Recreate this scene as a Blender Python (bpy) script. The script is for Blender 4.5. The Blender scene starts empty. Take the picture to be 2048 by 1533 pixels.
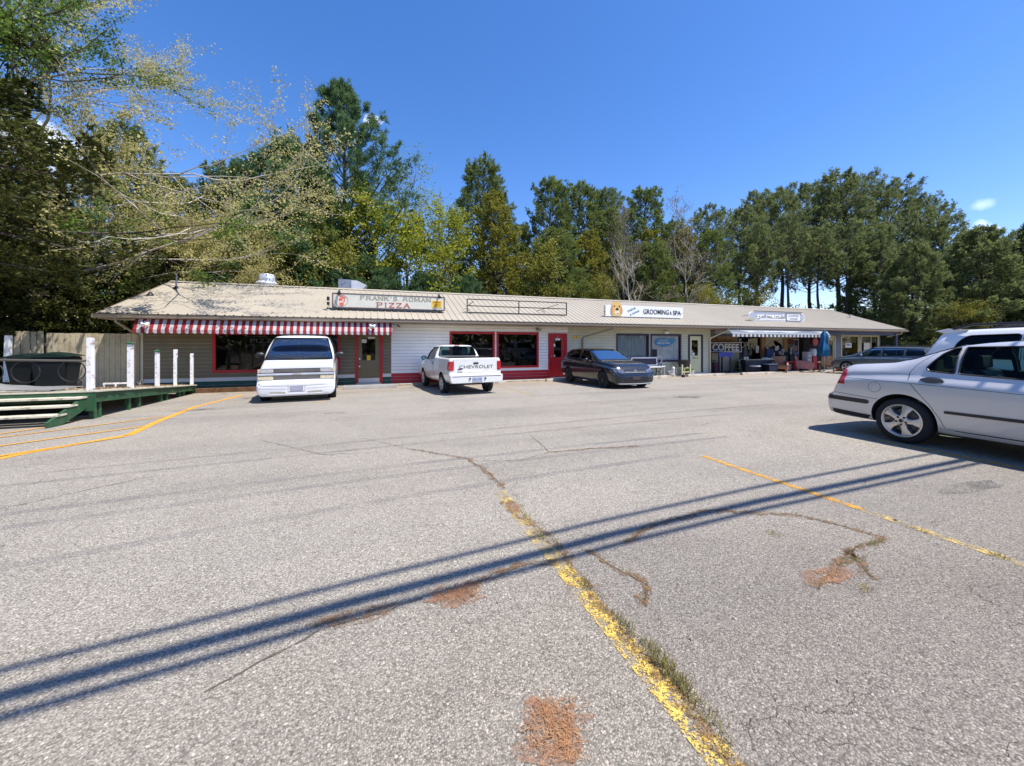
import bpy, bmesh, math, random
import numpy as np
from mathutils import Vector, Matrix
from mathutils.bvhtree import BVHTree
R = math.radians
SC = bpy.context.scene
COL = SC.collection

# ---------------------------------------------------------------- camera
cam_d = bpy.data.cameras.new('camera')
cam = bpy.data.objects.new('camera', cam_d); COL.objects.link(cam)
cam_d.sensor_width = 36; cam_d.lens = 13.55
cam_d.clip_start = 0.05; cam_d.clip_end = 2000
cam.location = (0, 0, 1.4)
cam.rotation_euler = (R(90), 0, R(-19.10)); cam_d.shift_y = -77.5 / 2048
SC.camera = cam

# ---------------------------------------------------------------- sky and sun
SUN_EL, SUN_AZ = 64.0, 133.0            # azimuth clockwise from +Y
world = bpy.data.worlds.new('World'); SC.world = world; world.use_nodes = True
wn = world.node_tree.nodes; wl = world.node_tree.links
bg = wn['Background']
sky = wn.new('ShaderNodeTexSky'); sky.sky_type = 'NISHITA'; sky.sun_disc = False
sky.sun_elevation = R(SUN_EL); sky.sun_rotation = R(SUN_AZ)
sky.air_density = 1.0; sky.dust_density = 0.3; sky.ozone_density = 1.4
hs = wn.new('ShaderNodeHueSaturation'); hs.inputs['Saturation'].default_value = 1.3; hs.inputs['Value'].default_value = 1.0
tint = wn.new('ShaderNodeMix'); tint.data_type = 'RGBA'; tint.blend_type = 'MULTIPLY'
tint.inputs['Factor'].default_value = 1.0; tint.inputs['B'].default_value = (1.0, 0.955, 1.14, 1)
wl.new(sky.outputs[0], hs.inputs['Color']); wl.new(hs.outputs[0], tint.inputs['A'])
# two or three wisps of cloud, low over the trees
def wisp(prev, d, rx, rz, amt, scale):
    d = Vector(d).normalized()
    geo = wn.new('ShaderNodeTexCoord')
    sub = wn.new('ShaderNodeVectorMath'); sub.operation = 'SUBTRACT'; sub.inputs[1].default_value = d
    wl.new(geo.outputs['Generated'], sub.inputs[0])
    sc_ = wn.new('ShaderNodeVectorMath'); sc_.operation = 'MULTIPLY'; sc_.inputs[1].default_value = (1 / rx, 1 / rx, 1 / rz)
    wl.new(sub.outputs[0], sc_.inputs[0])
    ln = wn.new('ShaderNodeVectorMath'); ln.operation = 'LENGTH'; wl.new(sc_.outputs[0], ln.inputs[0])
    nz = wn.new('ShaderNodeTexNoise'); nz.inputs['Scale'].default_value = scale; nz.inputs['Detail'].default_value = 8
    wl.new(geo.outputs['Generated'], nz.inputs['Vector'])
    a = wn.new('ShaderNodeMath'); a.operation = 'MULTIPLY_ADD'; a.inputs[1].default_value = 2.4
    wl.new(nz.outputs[0], a.inputs[0]); 
    b = wn.new('ShaderNodeMath'); b.operation = 'MULTIPLY'; b.inputs[1].default_value = -1.0; wl.new(ln.outputs['Value'], b.inputs[0])
    wl.new(b.outputs[0], a.inputs[2])
    m = wn.new('ShaderNodeMapRange'); m.inputs['From Min'].default_value = 0.55; m.inputs['From Max'].default_value = 1.3
    m.inputs['To Max'].default_value = amt; wl.new(a.outputs[0], m.inputs['Value'])
    mx = wn.new('ShaderNodeMix'); mx.data_type = 'RGBA'; mx.inputs['B'].default_value = (11, 11.5, 12.5, 1)
    wl.new(m.outputs[0], mx.inputs['Factor']); wl.new(prev, mx.inputs['A'])
    return mx.outputs['Result']
def pixdir(px, py):      # direction of a far thing as measured in the photo
    f = 771.0; M = cam.rotation_euler.to_matrix()
    return (M @ Vector(((px - 1024) / f, -(py - 689) / f, -1))).normalized()
col = tint.outputs['Result']
for px, py, rx, rz, amt, s in ((745, 243, .035, .016, .95, 40), (1968, 462, .05, .02, .6, 30), (1962, 410, .03, .012, .2, 40), (60, 290, .12, .05, .7, 14)):
    col = wisp(col, pixdir(px, py), rx, rz, amt, s)
wl.new(col, bg.inputs['Color']); bg.inputs['Strength'].default_value = 0.13

sun_d = bpy.data.lights.new('sun', 'SUN'); sun = bpy.data.objects.new('sun', sun_d); COL.objects.link(sun)
sun_d.energy = 4.6; sun_d.angle = R(0.53); sun_d.color = (1.0, 0.94, 0.86)
sv = Vector((math.sin(R(SUN_AZ)) * math.cos(R(SUN_EL)), math.cos(R(SUN_AZ)) * math.cos(R(SUN_EL)), math.sin(R(SUN_EL))))
sun.rotation_euler = sv.to_track_quat('Z', 'Y').to_euler(); sun.location = sv * 60
SC.view_settings.view_transform = 'Standard'; SC.view_settings.look = 'None'
SC.view_settings.exposure = 0.65; SC.view_settings.gamma = 1
SC.render.engine = 'CYCLES'
SC.cycles.max_bounces = 8; SC.cycles.transparent_max_bounces = 16; SC.cycles.use_denoising = True
SC.cycles.caustics_reflective = False; SC.cycles.caustics_refractive = False

# ---------------------------------------------------------------- helpers
def GZ(y):                                # the lot falls away towards the shops
    return 0.0 if y < 5 else -0.27 * min(1.0, (y - 5) / 11.5)

def root(name, label, cat, loc=(0, 0, 0), rz=0.0, group=None):
    o = bpy.data.objects.new(name, None); COL.objects.link(o)
    o.location = loc; o.rotation_euler = (0, 0, rz); o.empty_display_size = .2
    o['label'] = label; o['category'] = cat
    if group: o['group'] = group
    return o
def tag(o, label=None, cat=None, group=None, kind=None):
    for k, v in (('label', label), ('category', cat), ('group', group), ('kind', kind)):
        if v: o[k] = v
    return o
def link_mesh(name, me, mats, parent=None, smooth=None):
    if not isinstance(mats, (list, tuple)): mats = [mats]
    if not me.materials:
        for m in mats: me.materials.append(m)
    if smooth is not None:
        me.polygons.foreach_set('use_smooth', [True] * len(me.polygons)); me.set_sharp_from_angle(angle=R(smooth))
    o = bpy.data.objects.new(name, me); COL.objects.link(o)
    if parent: o.parent = parent
    return o

class MB:
    def __init__(s): s.v = []; s.f = []; s.mi = []
    def add(s, vs, fs, M=None, mi=0):
        b = len(s.v)
        s.v += [tuple(M @ Vector(p)) if M else tuple(p) for p in vs]
        for f in fs: s.f.append([b + i for i in f]); s.mi.append(mi)
        return s
    def box(s, x0, x1, y0, y1, z0, z1, M=None, mi=0):
        v = [(x, y, z) for x in (x0, x1) for y in (y0, y1) for z in (z0, z1)]
        return s.add(v, [(0, 1, 3, 2), (4, 6, 7, 5), (0, 4, 5, 1), (2, 3, 7, 6), (0, 2, 6, 4), (1, 5, 7, 3)], M, mi)
    def quad(s, a, b, c, d, mi=0): return s.add([a, b, c, d], [(0, 1, 2, 3)], None, mi)
    def tube(s, pts, r, n=8, mi=0, M=None):
        pts = [Vector(p) for p in pts]; k = len(pts)
        rr = r if isinstance(r, (list, tuple)) else [r] * k
        up = None; vs = []
        for i, p in enumerate(pts):
            t = (pts[min(i + 1, k - 1)] - pts[max(i - 1, 0)]).normalized()
            if up is None: up = t.orthogonal().normalized()
            up = (up - t * up.dot(t)); up = up.normalized() if up.length > 1e-6 else t.orthogonal().normalized()
            sd = t.cross(up)
            for j in range(n):
                a = 2 * math.pi * j / n
                vs.append(p + (up * math.cos(a) + sd * math.sin(a)) * rr[i])
        fs = [(i * n + j, i * n + (j + 1) % n, (i + 1) * n + (j + 1) % n, (i + 1) * n + j) for i in range(k - 1) for j in range(n)]
        fs += [tuple(range(n - 1, -1, -1)), tuple(range((k - 1) * n, k * n))]
        return s.add(vs, fs, M, mi)
    def lathe(s, prof, n=24, M=None, mi=0, close=False):      # prof: (r, z) round the z axis
        vs = [(r * math.cos(2 * math.pi * j / n), r * math.sin(2 * math.pi * j / n), z) for r, z in prof for j in range(n)]
        k = len(prof)
        fs = [(i * n + j, i * n + (j + 1) % n, (i + 1) * n + (j + 1) % n, (i + 1) * n + j) for i in range(k - 1) for j in range(n)]
        if close: fs += [((k - 1) * n + j, (k - 1) * n + (j + 1) % n, (j + 1) % n, j) for j in range(n)]
        else:
            if prof[0][0] > 1e-4: fs.append(tuple(range(n - 1, -1, -1)))
            if prof[-1][0] > 1e-4: fs.append(tuple(range((k - 1) * n, k * n)))
        return s.add(vs, fs, M, mi)
    def prism(s, poly, ax, a, b, M=None, mi=0):               # poly in the two other axes
        n = len(poly)
        def P(p, t):
            return (t, p[0], p[1]) if ax == 'x' else (p[0], t, p[1]) if ax == 'y' else (p[0], p[1], t)
        vs = [P(p, a) for p in poly] + [P(p, b) for p in poly]
        fs = [tuple(range(n - 1, -1, -1)), tuple(range(n, 2 * n))] + [(i, (i + 1) % n, n + (i + 1) % n, n + i) for i in range(n)]
        return s.add(vs, fs, M, mi)
    def mesh(s, name='m', fix=True):
        me = bpy.data.meshes.new(name); me.from_pydata(s.v, [], s.f)
        me.polygons.foreach_set('material_index', s.mi)
        if fix:
            bm = bmesh.new(); bm.from_mesh(me)
            bmesh.ops.recalc_face_normals(bm, faces=bm.faces); bm.to_mesh(me); bm.free()
        me.update(); return me
    def islands(s):
        p = list(range(len(s.v)))
        def f(a):
            while p[a] != a: p[a] = p[p[a]]; a = p[a]
            return a
        for q in s.f:
            for b in q[1:]: p[f(b)] = f(q[0])
        G = {}
        for q, mi in zip(s.f, s.mi): G.setdefault(f(q[0]), []).append((q, mi))
        for g in G.values():
            m = MB(); ix = {}
            for q, mi in g:
                for b in q:
                    if b not in ix: ix[b] = len(m.v); m.v.append(s.v[b])
                m.f.append([ix[b] for b in q]); m.mi.append(mi)
            yield m
    def build(s, name, mats, parent=None, smooth=None, bevel=0, fix=True, each=False, T=None):
        if each:
            for m in s.islands():
                o = m.build(name, mats, parent, smooth, bevel, fix)
                if T: o.matrix_local = T.copy()
            return o
        me = s.mesh(name, fix)
        if bevel:
            bm = bmesh.new(); bm.from_mesh(me)
            bmesh.ops.bevel(bm, geom=[e for e in bm.edges if e.is_manifold and e.calc_face_angle(0) > .5], offset=bevel, segments=2, affect='EDGES', clamp_overlap=True)
            bm.to_mesh(me); bm.free(); smooth = smooth or 35
        return link_mesh(name, me, mats, parent, smooth)

def rounded(poly, r=.03, n=4):            # rounds the corners of a 2-D outline
    out = []; k = len(poly)
    for i in range(k):
        p = Vector(poly[i]); a = Vector(poly[i - 1]) - p; b = Vector(poly[(i + 1) % k]) - p
        d = min(r, a.length * .45, b.length * .45); A = p + a.normalized() * d; B = p + b.normalized() * d
        for j in range(n + 1):
            t = j / n; out.append(tuple(A * (1 - t) ** 2 + p * 2 * t * (1 - t) + B * t * t))
    return out

# ---------------------------------------------------------------- materials
def nodemat(name):
    m = bpy.data.materials.new(name); m.use_nodes = True
    nt = m.node_tree; return m, nt.nodes, nt.links, nt.nodes['Principled BSDF']
def mat(name, c, rough=.6, metal=0.0, var=.12, vscale=3.0, bump=0.0, bscale=60, coat=0, spec=None, emit=None, dirt=None, dscale=2.0):
    m, n, l, p = nodemat(name)
    p.inputs['Roughness'].default_value = rough; p.inputs['Metallic'].default_value = metal
    if coat: p.inputs['Coat Weight'].default_value = coat; p.inputs['Coat Roughness'].default_value = .04
    if spec is not None: p.inputs['Specular IOR Level'].default_value = spec
    tc = n.new('ShaderNodeTexCoord')
    if var or dirt:
        nz = n.new('ShaderNodeTexNoise'); nz.inputs['Scale'].default_value = vscale; nz.inputs['Detail'].default_value = 6; nz.inputs['Roughness'].default_value = .65
        l.new(tc.outputs['Object'], nz.inputs['Vector'])
        mx = n.new('ShaderNodeMix'); mx.data_type = 'RGBA'
        mx.inputs['A'].default_value = tuple(x * (1 - var) for x in c) + (1,); mx.inputs['B'].default_value = tuple(min(1, x * (1 + var)) for x in c) + (1,)
        mr = n.new('ShaderNodeMapRange'); mr.inputs['From Min'].default_value = .3; mr.inputs['From Max'].default_value = .7
        l.new(nz.outputs[0], mr.inputs['Value']); l.new(mr.outputs[0], mx.inputs['Factor'])
        out = mx.outputs['Result']
        if dirt:
            n2 = n.new('ShaderNodeTexNoise'); n2.inputs['Scale'].default_value = dscale; n2.inputs['Detail'].default_value = 9; n2.inputs['Roughness'].default_value = .7
            l.new(tc.outputs['Object'], n2.inputs['Vector'])
            r2 = n.new('ShaderNodeMapRange'); r2.inputs['From Min'].default_value = .52; r2.inputs['From Max'].default_value = .7; l.new(n2.outputs[0], r2.inputs['Value'])
            m2 = n.new('ShaderNodeMix'); m2.data_type = 'RGBA'; m2.inputs['B'].default_value = tuple(dirt) + (1,)
            l.new(out, m2.inputs['A']); l.new(r2.outputs[0], m2.inputs['Factor']); out = m2.outputs['Result']
        l.new(out, p.inputs['Base Color'])
    else: p.inputs['Base Color'].default_value = tuple(c) + (1,)
    if bump:
        b = n.new('ShaderNodeBump'); b.inputs['Strength'].default_value = bump; b.inputs['Distance'].default_value = .01
        nb = n.new('ShaderNodeTexNoise'); nb.inputs['Scale'].default_value = bscale; nb.inputs['Detail'].default_value = 5
        l.new(tc.outputs['Object'], nb.inputs['Vector']); l.new(nb.outputs[0], b.inputs['Height']); l.new(b.outputs[0], p.inputs['Normal'])
    if emit: p.inputs['Emission Color'].default_value = tuple(emit[0]) + (1,); p.inputs['Emission Strength'].default_value = emit[1]
    return m
def glassmat(name, tintc, refl=1.0, rough=0.02, wav=0.0, ior=1.5):
    m = bpy.data.materials.new(name); m.use_nodes = True; n = m.node_tree.nodes; l = m.node_tree.links; n.clear()
    o = n.new('ShaderNodeOutputMaterial'); t = n.new('ShaderNodeBsdfTransparent'); t.inputs[0].default_value = tuple(tintc) + (1,)
    g = n.new('ShaderNodeBsdfGlossy'); g.inputs['Roughness'].default_value = rough; g.inputs['Color'].default_value = (refl, refl, refl, 1)
    f = n.new('ShaderNodeFresnel'); f.inputs['IOR'].default_value = ior; mx = n.new('ShaderNodeMixShader')
    l.new(f.outputs[0], mx.inputs[0]); l.new(t.outputs[0], mx.inputs[1]); l.new(g.outputs[0], mx.inputs[2]); l.new(mx.outputs[0], o.inputs[0])
    if wav:
        b = n.new('ShaderNodeBump'); b.inputs['Strength'].default_value = wav; b.inputs['Distance'].default_value = .02
        nb = n.new('ShaderNodeTexNoise'); nb.inputs['Scale'].default_value = 1.6; tc = n.new('ShaderNodeTexCoord')
        l.new(tc.outputs['Object'], nb.inputs['Vector']); l.new(nb.outputs[0], b.inputs['Height']); l.new(b.outputs[0], g.inputs['Normal'])
    return m

M = {}
M['white'] = mat('white_paint', (.78, .78, .77), .5, var=.05)
M['white_worn'] = mat('worn_white_paint', (.80, .79, .77), .6, var=.06, dirt=(.22, .10, .06), dscale=9, bump=.3, bscale=30)
M['red'] = mat('red_paint', (.42, .008, .014), .45, var=.12)
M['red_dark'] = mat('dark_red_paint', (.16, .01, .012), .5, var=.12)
M['beige'] = mat('khaki_siding', (.17, .135, .075), .6, var=.10)
M['white_sid'] = mat('white_siding', (.90, .87, .82), .55, var=.05)
M['cream_sid'] = mat('cream_siding', (.56, .54, .40), .6, var=.07)
M['green_band'] = mat('dark_green_band', (.012, .07, .045), .55, var=.15)
M['band_white'] = mat('white_band', (.62, .62, .60), .55, var=.06)
M['bluegrey'] = mat('blue_grey_siding', (.16, .17, .20), .6, var=.1)
M['navy'] = mat('navy_paint', (.02, .03, .09), .5)
M['purple'] = mat('dark_purple_trim', (.025, .015, .045), .5)
M['ivory'] = mat('ivory_paint', (.62, .60, .36), .5, var=.05)
M['ivory_dim'] = mat('ivory_trim', (.46, .43, .27), .6, var=.06)
M['soffit'] = mat('soffit_paint', (.42, .38, .30), .7)
M['gutter'] = mat('tan_gutter_metal', (.27, .22, .165), .45, var=.06)
M['glass'] = glassmat('shop_glass', (.50, .53, .50), .9, wav=.15, ior=1.45)
M['black'] = mat('black_metal', (.012, .012, .013), .5)
M['blackp'] = mat('black_plastic', (.018, .018, .02), .45, var=.15)
M['dark'] = mat('dark_interior', (.03, .028, .025), .9)
M['grey'] = mat('grey_metal', (.35, .36, .38), .4, .7)
M['alu'] = mat('galvanised_metal', (.62, .64, .68), .45, .35, var=.1)
M['conc'] = mat('old_concrete', (.42, .38, .31), .9, var=.15, vscale=5, bump=.5, bscale=90, dirt=(.22, .17, .12), dscale=3)
M['conc2'] = mat('grey_concrete', (.30, .29, .27), .9, var=.15, vscale=6, bump=.5, bscale=90)
M['chrome'] = mat('chrome', (.75, .76, .78), .12, 1.0, var=0)
M['wood'] = mat('brown_wood', (.15, .075, .03), .7, var=.3, vscale=8)
M['wood_l'] = mat('tan_wood', (.38, .22, .10), .7, var=.2, vscale=6)
M['paper'] = mat('paper', (.7, .7, .68), .8, var=.05)
M['yellow'] = mat('yellow_board', (.75, .45, .02), .6, var=.05)
M['tyre'] = mat('tyre_rubber', (.014, .014, .015), .85, bump=.3)

def text(name, s, m, parent, x, y, z, w, h, rx=90, rz=0, bold=0.0, ext=.004, shear=0, tilt=0, T=None):
    """lettering centred on (x, y, z), w wide, h high, facing -Y"""
    cu = bpy.data.curves.new(name, 'FONT'); cu.body = s; cu.align_x = 'CENTER'; cu.extrude = 0; cu.offset = bold; cu.shear = shear
    cu.resolution_u = 3
    o = bpy.data.objects.new(name, cu); COL.objects.link(o)
    me = bpy.data.meshes.new_from_object(o.evaluated_get(bpy.context.evaluated_depsgraph_get()))
    bpy.data.objects.remove(o); bpy.data.curves.remove(cu)
    co = np.empty(len(me.vertices) * 3); me.vertices.foreach_get('co', co); co = co.reshape(-1, 3)
    lo = co.min(0); hi = co.max(0)
    co[:, 0] = (co[:, 0] - (lo[0] + hi[0]) / 2) * (w / (hi[0] - lo[0])); co[:, 1] = (co[:, 1] - (lo[1] + hi[1]) / 2) * (h / (hi[1] - lo[1])); co[:, 2] = 0
    me.vertices.foreach_set('co', co.ravel()); me.materials.clear()
    bm = bmesh.new(); bm.from_mesh(me)
    g = bmesh.ops.extrude_face_region(bm, geom=bm.faces[:])
    bmesh.ops.translate(bm, verts=[e for e in g['geom'] if isinstance(e, bmesh.types.BMVert)], vec=(0, 0, ext))
    bmesh.ops.recalc_face_normals(bm, faces=bm.faces); bm.to_mesh(me); bm.free()
    ob = link_mesh(name, me, m, parent)
    ob.matrix_local = (T or Matrix()) @ Matrix.Translation((x, y, z)) @ Matrix.Rotation(R(rz), 4, 'Z') @ Matrix.Rotation(R(rx), 4, 'X') @ Matrix.Rotation(R(tilt), 4, 'Z')
    return ob
# ================================================================ GROUND
def asphalt():
    m, n, l, p = nodemat('old_asphalt'); p.inputs['Roughness'].default_value = .92; p.inputs['Specular IOR Level'].default_value = .25
    tc = n.new('ShaderNodeTexCoord'); V = tc.outputs['Object']
    def noise(s, d=5, r=.6, off=0):
        z = n.new('ShaderNodeTexNoise'); z.inputs['Scale'].default_value = s; z.inputs['Detail'].default_value = d; z.inputs['Roughness'].default_value = r
        if off:
            a = n.new('ShaderNodeVectorMath'); a.inputs[1].default_value = (off, off, 0); l.new(V, a.inputs[0]); l.new(a.outputs[0], z.inputs['Vector'])
        else: l.new(V, z.inputs['Vector'])
        return z.outputs[0]
    def rng(v, a, b, c=0, d=1):
        r = n.new('ShaderNodeMapRange'); r.inputs[1].default_value = a; r.inputs[2].default_value = b; r.inputs[3].default_value = c; r.inputs[4].default_value = d
        l.new(v, r.inputs[0]); return r.outputs[0]
    def mix(f, a, b, bt='MIX'):
        x = n.new('ShaderNodeMix'); x.data_type = 'RGBA'; x.blend_type = bt
        for k, q in (('Factor', f), ('A', a), ('B', b)):
            if isinstance(q, (int, float)): x.inputs[k].default_value = q
            elif isinstance(q, tuple): x.inputs[k].default_value = q + (1,)
            else: l.new(q, x.inputs[k])
        return x.outputs['Result']
    def stones(scale, seed):
        w = n.new('ShaderNodeTexVoronoi'); w.inputs['Scale'].default_value = scale; w.inputs['Randomness'].default_value = 1
        a = n.new('ShaderNodeVectorMath'); a.inputs[1].default_value = (seed, seed * 2, 0); l.new(V, a.inputs[0]); l.new(a.outputs[0], w.inputs['Vector'])
        return w
    s1 = stones(140, 0); s2 = stones(60, 3)
    sp = n.new('ShaderNodeSeparateColor'); l.new(s1.outputs['Color'], sp.inputs[0])
    sp2 = n.new('ShaderNodeSeparateColor'); l.new(s2.outputs['Color'], sp2.inputs[0])
    # stone-by-stone colour: dark binder, grey, buff and pale chips
    cr = n.new('ShaderNodeValToRGB'); e = cr.color_ramp.elements; cr.color_ramp.interpolation = 'LINEAR'
    e[0].position = 0; e[0].color = (.20, .179, .150, 1); e[1].position = 1; e[1].color = (.61, .556, .462, 1)
    for q, c in ((.25, (.325, .298, .25, 1)), (.55, (.395, .366, .312, 1)), (.8, (.475, .436, .368, 1))):
        k = e.new(q); k.color = c
    l.new(sp.outputs[0], cr.inputs[0])
    edge = rng(s1.outputs['Distance'], .2, .65, 1.0, .60)
    base = mix(1.0, cr.outputs[0], edge, 'MULTIPLY')
    big = rng(sp2.outputs[1], .93, .96); inside = rng(s2.outputs['Distance'], .25, .4, 1, 0)
    mm = n.new('ShaderNodeMath'); mm.operation = 'MULTIPLY'; l.new(big, mm.inputs[0]); l.new(inside, mm.inputs[1])
    base = mix(mm.outputs[0], base, (.60, .55, .48))
    # broad patches: washed pale, greyer, and oily
    base = mix(rng(noise(.35, 6, .6), .35, .7), base, mix(1.0, base, (1.14, 1.12, 1.09), 'MULTIPLY'))
    base = mix(rng(noise(.9, 7, .7, 7), .5, .75, 0, .8), base, mix(1.0, base, (.84, .83, .83), 'MULTIPLY'))
    base = mix(rng(noise(6, 6, .7, 3), .55, .8, 0, .6), base, mix(1.0, base, (.82, .80, .78), 'MULTIPLY'))
    st_ = n.new('ShaderNodeMapping'); st_.inputs['Scale'].default_value = (.10, .55, 1); st_.inputs['Rotation'].default_value = (0, 0, .12); l.new(V, st_.inputs[0])
    sn = n.new('ShaderNodeTexNoise'); sn.inputs['Scale'].default_value = 1.6; sn.inputs['Detail'].default_value = 5; l.new(st_.outputs[0], sn.inputs['Vector'])
    base = mix(rng(sn.outputs[0], .48, .68, 0, .85), base, mix(1.0, base, (.80, .80, .81), 'MULTIPLY'))
    base = mix(rng(noise(14, 4, .7, 31), .62, .72, 0, .45), base, mix(1.0, base, (.72, .70, .68), 'MULTIPLY'))
    # an older, coarser lane on the near right
    sx = n.new('ShaderNodeSeparateXYZ'); l.new(V, sx.inputs[0])
    def mth(op, a, b):
        q = n.new('ShaderNodeMath'); q.operation = op
        for i, t in enumerate((a, b)):
            if isinstance(t, (int, float)): q.inputs[i].default_value = t
            else: l.new(t, q.inputs[i])
        return q.outputs[0]
    wob = mth('MULTIPLY', noise(1.3, 5, .6, 11), 1.2)
    lim = mth('SUBTRACT', mth('ADD', 2.3, wob), sx.outputs[1])
    right = mth('MULTIPLY', rng(sx.outputs[0], 1.0, 1.25), rng(lim, 0, .5))
    base = mix(right, base, mix(1.0, base, (.86, .86, .88), 'MULTIPLY'))
    near = mth('MULTIPLY', rng(mth('ADD', sx.outputs[1], wob), 3.6, 1.9), .75)  # view-angle shading painted into the colour: the lot darkens towards the viewer
    base = mix(near, base, mix(1.0, base, (.80, .77, .73), 'MULTIPLY'))
    # tan dirt washed along the edge before the walk
    dirt = mth('MULTIPLY', rng(sx.outputs[1], 13.6, 15.6), rng(noise(1.5, 6, .7, 5), .35, .65))
    base = mix(mth('MULTIPLY', dirt, .7), base, (.40, .29, .20))
    # hairline cracks
    cw = n.new('ShaderNodeTexVoronoi'); cw.feature = 'DISTANCE_TO_EDGE'; cw.inputs['Scale'].default_value = .55
    wv = n.new('ShaderNodeTexNoise'); wv.inputs['Scale'].default_value = 2.2; wv.inputs['Detail'].default_value = 6; l.new(V, wv.inputs['Vector'])
    va = n.new('ShaderNodeVectorMath'); va.operation = 'SCALE'; va.inputs['Scale'].default_value = .7; l.new(wv.outputs['Color'], va.inputs[0])
    vb = n.new('ShaderNodeVectorMath'); l.new(V, vb.inputs[0]); l.new(va.outputs[0], vb.inputs[1]); l.new(vb.outputs[0], cw.inputs['Vector'])
    crack = mth('MULTIPLY', rng(cw.outputs['Distance'], .0, .0018, 1, 0), rng(noise(.8, 3, .5, 21), .48, .6))
    base = mix(mth('MULTIPLY', crack, .5), base, (.12, .09, .07))
    l.new(base, p.inputs['Base Color'])
    bp = n.new('ShaderNodeBump'); bp.inputs['Strength'].default_value = .7; bp.inputs['Distance'].default_value = .006
    hh = mth('SUBTRACT', mth('ADD', mth('MULTIPLY', sp.outputs[2], .7), mth('MULTIPLY', mth('SUBTRACT', 1, s1.outputs['Distance']), .8)), mth('MULTIPLY', crack, 2))
    l.new(hh, bp.inputs['Height']); l.new(bp.outputs[0], p.inputs['Normal'])
    return m
M['asphalt'] = asphalt()
M['litter'] = mat('leaf_litter_soil', (.09, .06, .03), .95, var=.5, vscale=2)

mb = MB(); ys = [-40, -10, 5, 8, 11, 14, 16.5, 17.5]; xs = [-60, -20, -6.6, 12, 36, 46, 90]
for i in range(len(xs) - 1):
    for j in range(len(ys) - 1):
        mb.quad(*[(x, y, GZ(y)) for x, y in ((xs[i], ys[j]), (xs[i + 1], ys[j]), (xs[i + 1], ys[j + 1]), (xs[i], ys[j + 1]))])
tag(mb.build('parking_lot', M['asphalt'], fix=False), kind='structure')
mb = MB()
mb.quad((-300, -400, -1.2), (500, -400, -1.2), (500, 17.5, -1.2), (-300, 17.5, -1.2))
mb.quad((-300, 17.5, -.275), (500, 17.5, -.275), (500, 600, -.275), (-300, 600, -.275))
mb.quad((-60, 17.5, -.275), (-60, -40, -.275), (-300, -40, -.275), (-300, 17.5, -.275))
tag(mb.build('forest_floor', M['litter'], fix=False), kind='structure')

def flakes(name, c, lo, hi, scale, rough=.8, det=9, c2=None, fine=.35):        # worn paint or dirt: noise decides where it is gone
    m, n, l, p = nodemat(name); o = n['Material Output']
    tc = n.new('ShaderNodeTexCoord'); z = n.new('ShaderNodeTexNoise'); z.inputs['Scale'].default_value = scale; z.inputs['Detail'].default_value = det; z.inputs['Roughness'].default_value = .75
    l.new(tc.outputs['Object'], z.inputs['Vector'])
    zf = n.new('ShaderNodeTexNoise'); zf.inputs['Scale'].default_value = 130; zf.inputs['Detail'].default_value = 2; l.new(tc.outputs['Object'], zf.inputs['Vector'])
    zm = n.new('ShaderNodeMix'); zm.inputs['Factor'].default_value = fine; l.new(z.outputs[0], zm.inputs['A']); l.new(zf.outputs[0], zm.inputs['B'])
    r = n.new('ShaderNodeMapRange'); r.inputs[1].default_value = lo; r.inputs[2].default_value = hi; l.new(zm.outputs[0], r.inputs[0])
    t = n.new('ShaderNodeBsdfTransparent'); x = n.new('ShaderNodeMixShader')
    l.new(r.outputs[0], x.inputs[0]); l.new(t.outputs[0], x.inputs[1]); l.new(p.outputs[0], x.inputs[2]); l.new(x.outputs[0], o.inputs[0])
    p.inputs['Roughness'].default_value = rough; p.inputs['Specular IOR Level'].default_value = .2
    v = n.new('ShaderNodeTexVoronoi'); v.inputs['Scale'].default_value = 95; l.new(tc.outputs['Object'], v.inputs['Vector'])
    sp = n.new('ShaderNodeSeparateColor'); l.new(v.outputs['Color'], sp.inputs[0])
    mx = n.new('ShaderNodeMix'); mx.data_type = 'RGBA'; mx.inputs['A'].default_value = tuple(q * .72 for q in c) + (1,); mx.inputs['B'].default_value = tuple(c2 or [min(1, q * 1.2) for q in c]) + (1,)
    l.new(sp.outputs[0], mx.inputs['Factor']); l.new(mx.outputs['Result'], p.inputs['Base Color'])
    return m
M['yline'] = flakes('worn_yellow_paint', (.66, .45, .10), .465, .54, 12, fine=.42)
M['yline2'] = flakes('orange_yellow_paint', (.62, .32, .05), .42, .54, 11)
M['yhatch'] = flakes('hatch_yellow_paint', (.64, .32, .045), .33, .46, 9)
M['yfaint'] = flakes('faded_yellow_paint', (.58, .42, .14), .475, .58, 9)
M['dirtp'] = flakes('red_clay_dirt', (.34, .185, .11), .43, .64, 9, fine=.3)
M['dirtc'] = flakes('tan_crack_dirt', (.22, .13, .065), .46, .60, 16)
M['crack'] = flakes('crack_shadow', (.11, .09, .07), .40, .54, 14)  # patchy dark brown colour along the cracks
M['tyrem'] = flakes('tyre_smear', (.20, .19, .19), .36, 1.25, 1.2, det=3, c2=(.3, .28, .28))
M['oil'] = flakes('oil_stain', (.09, .09, .09), .45, .7, 4)
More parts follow.
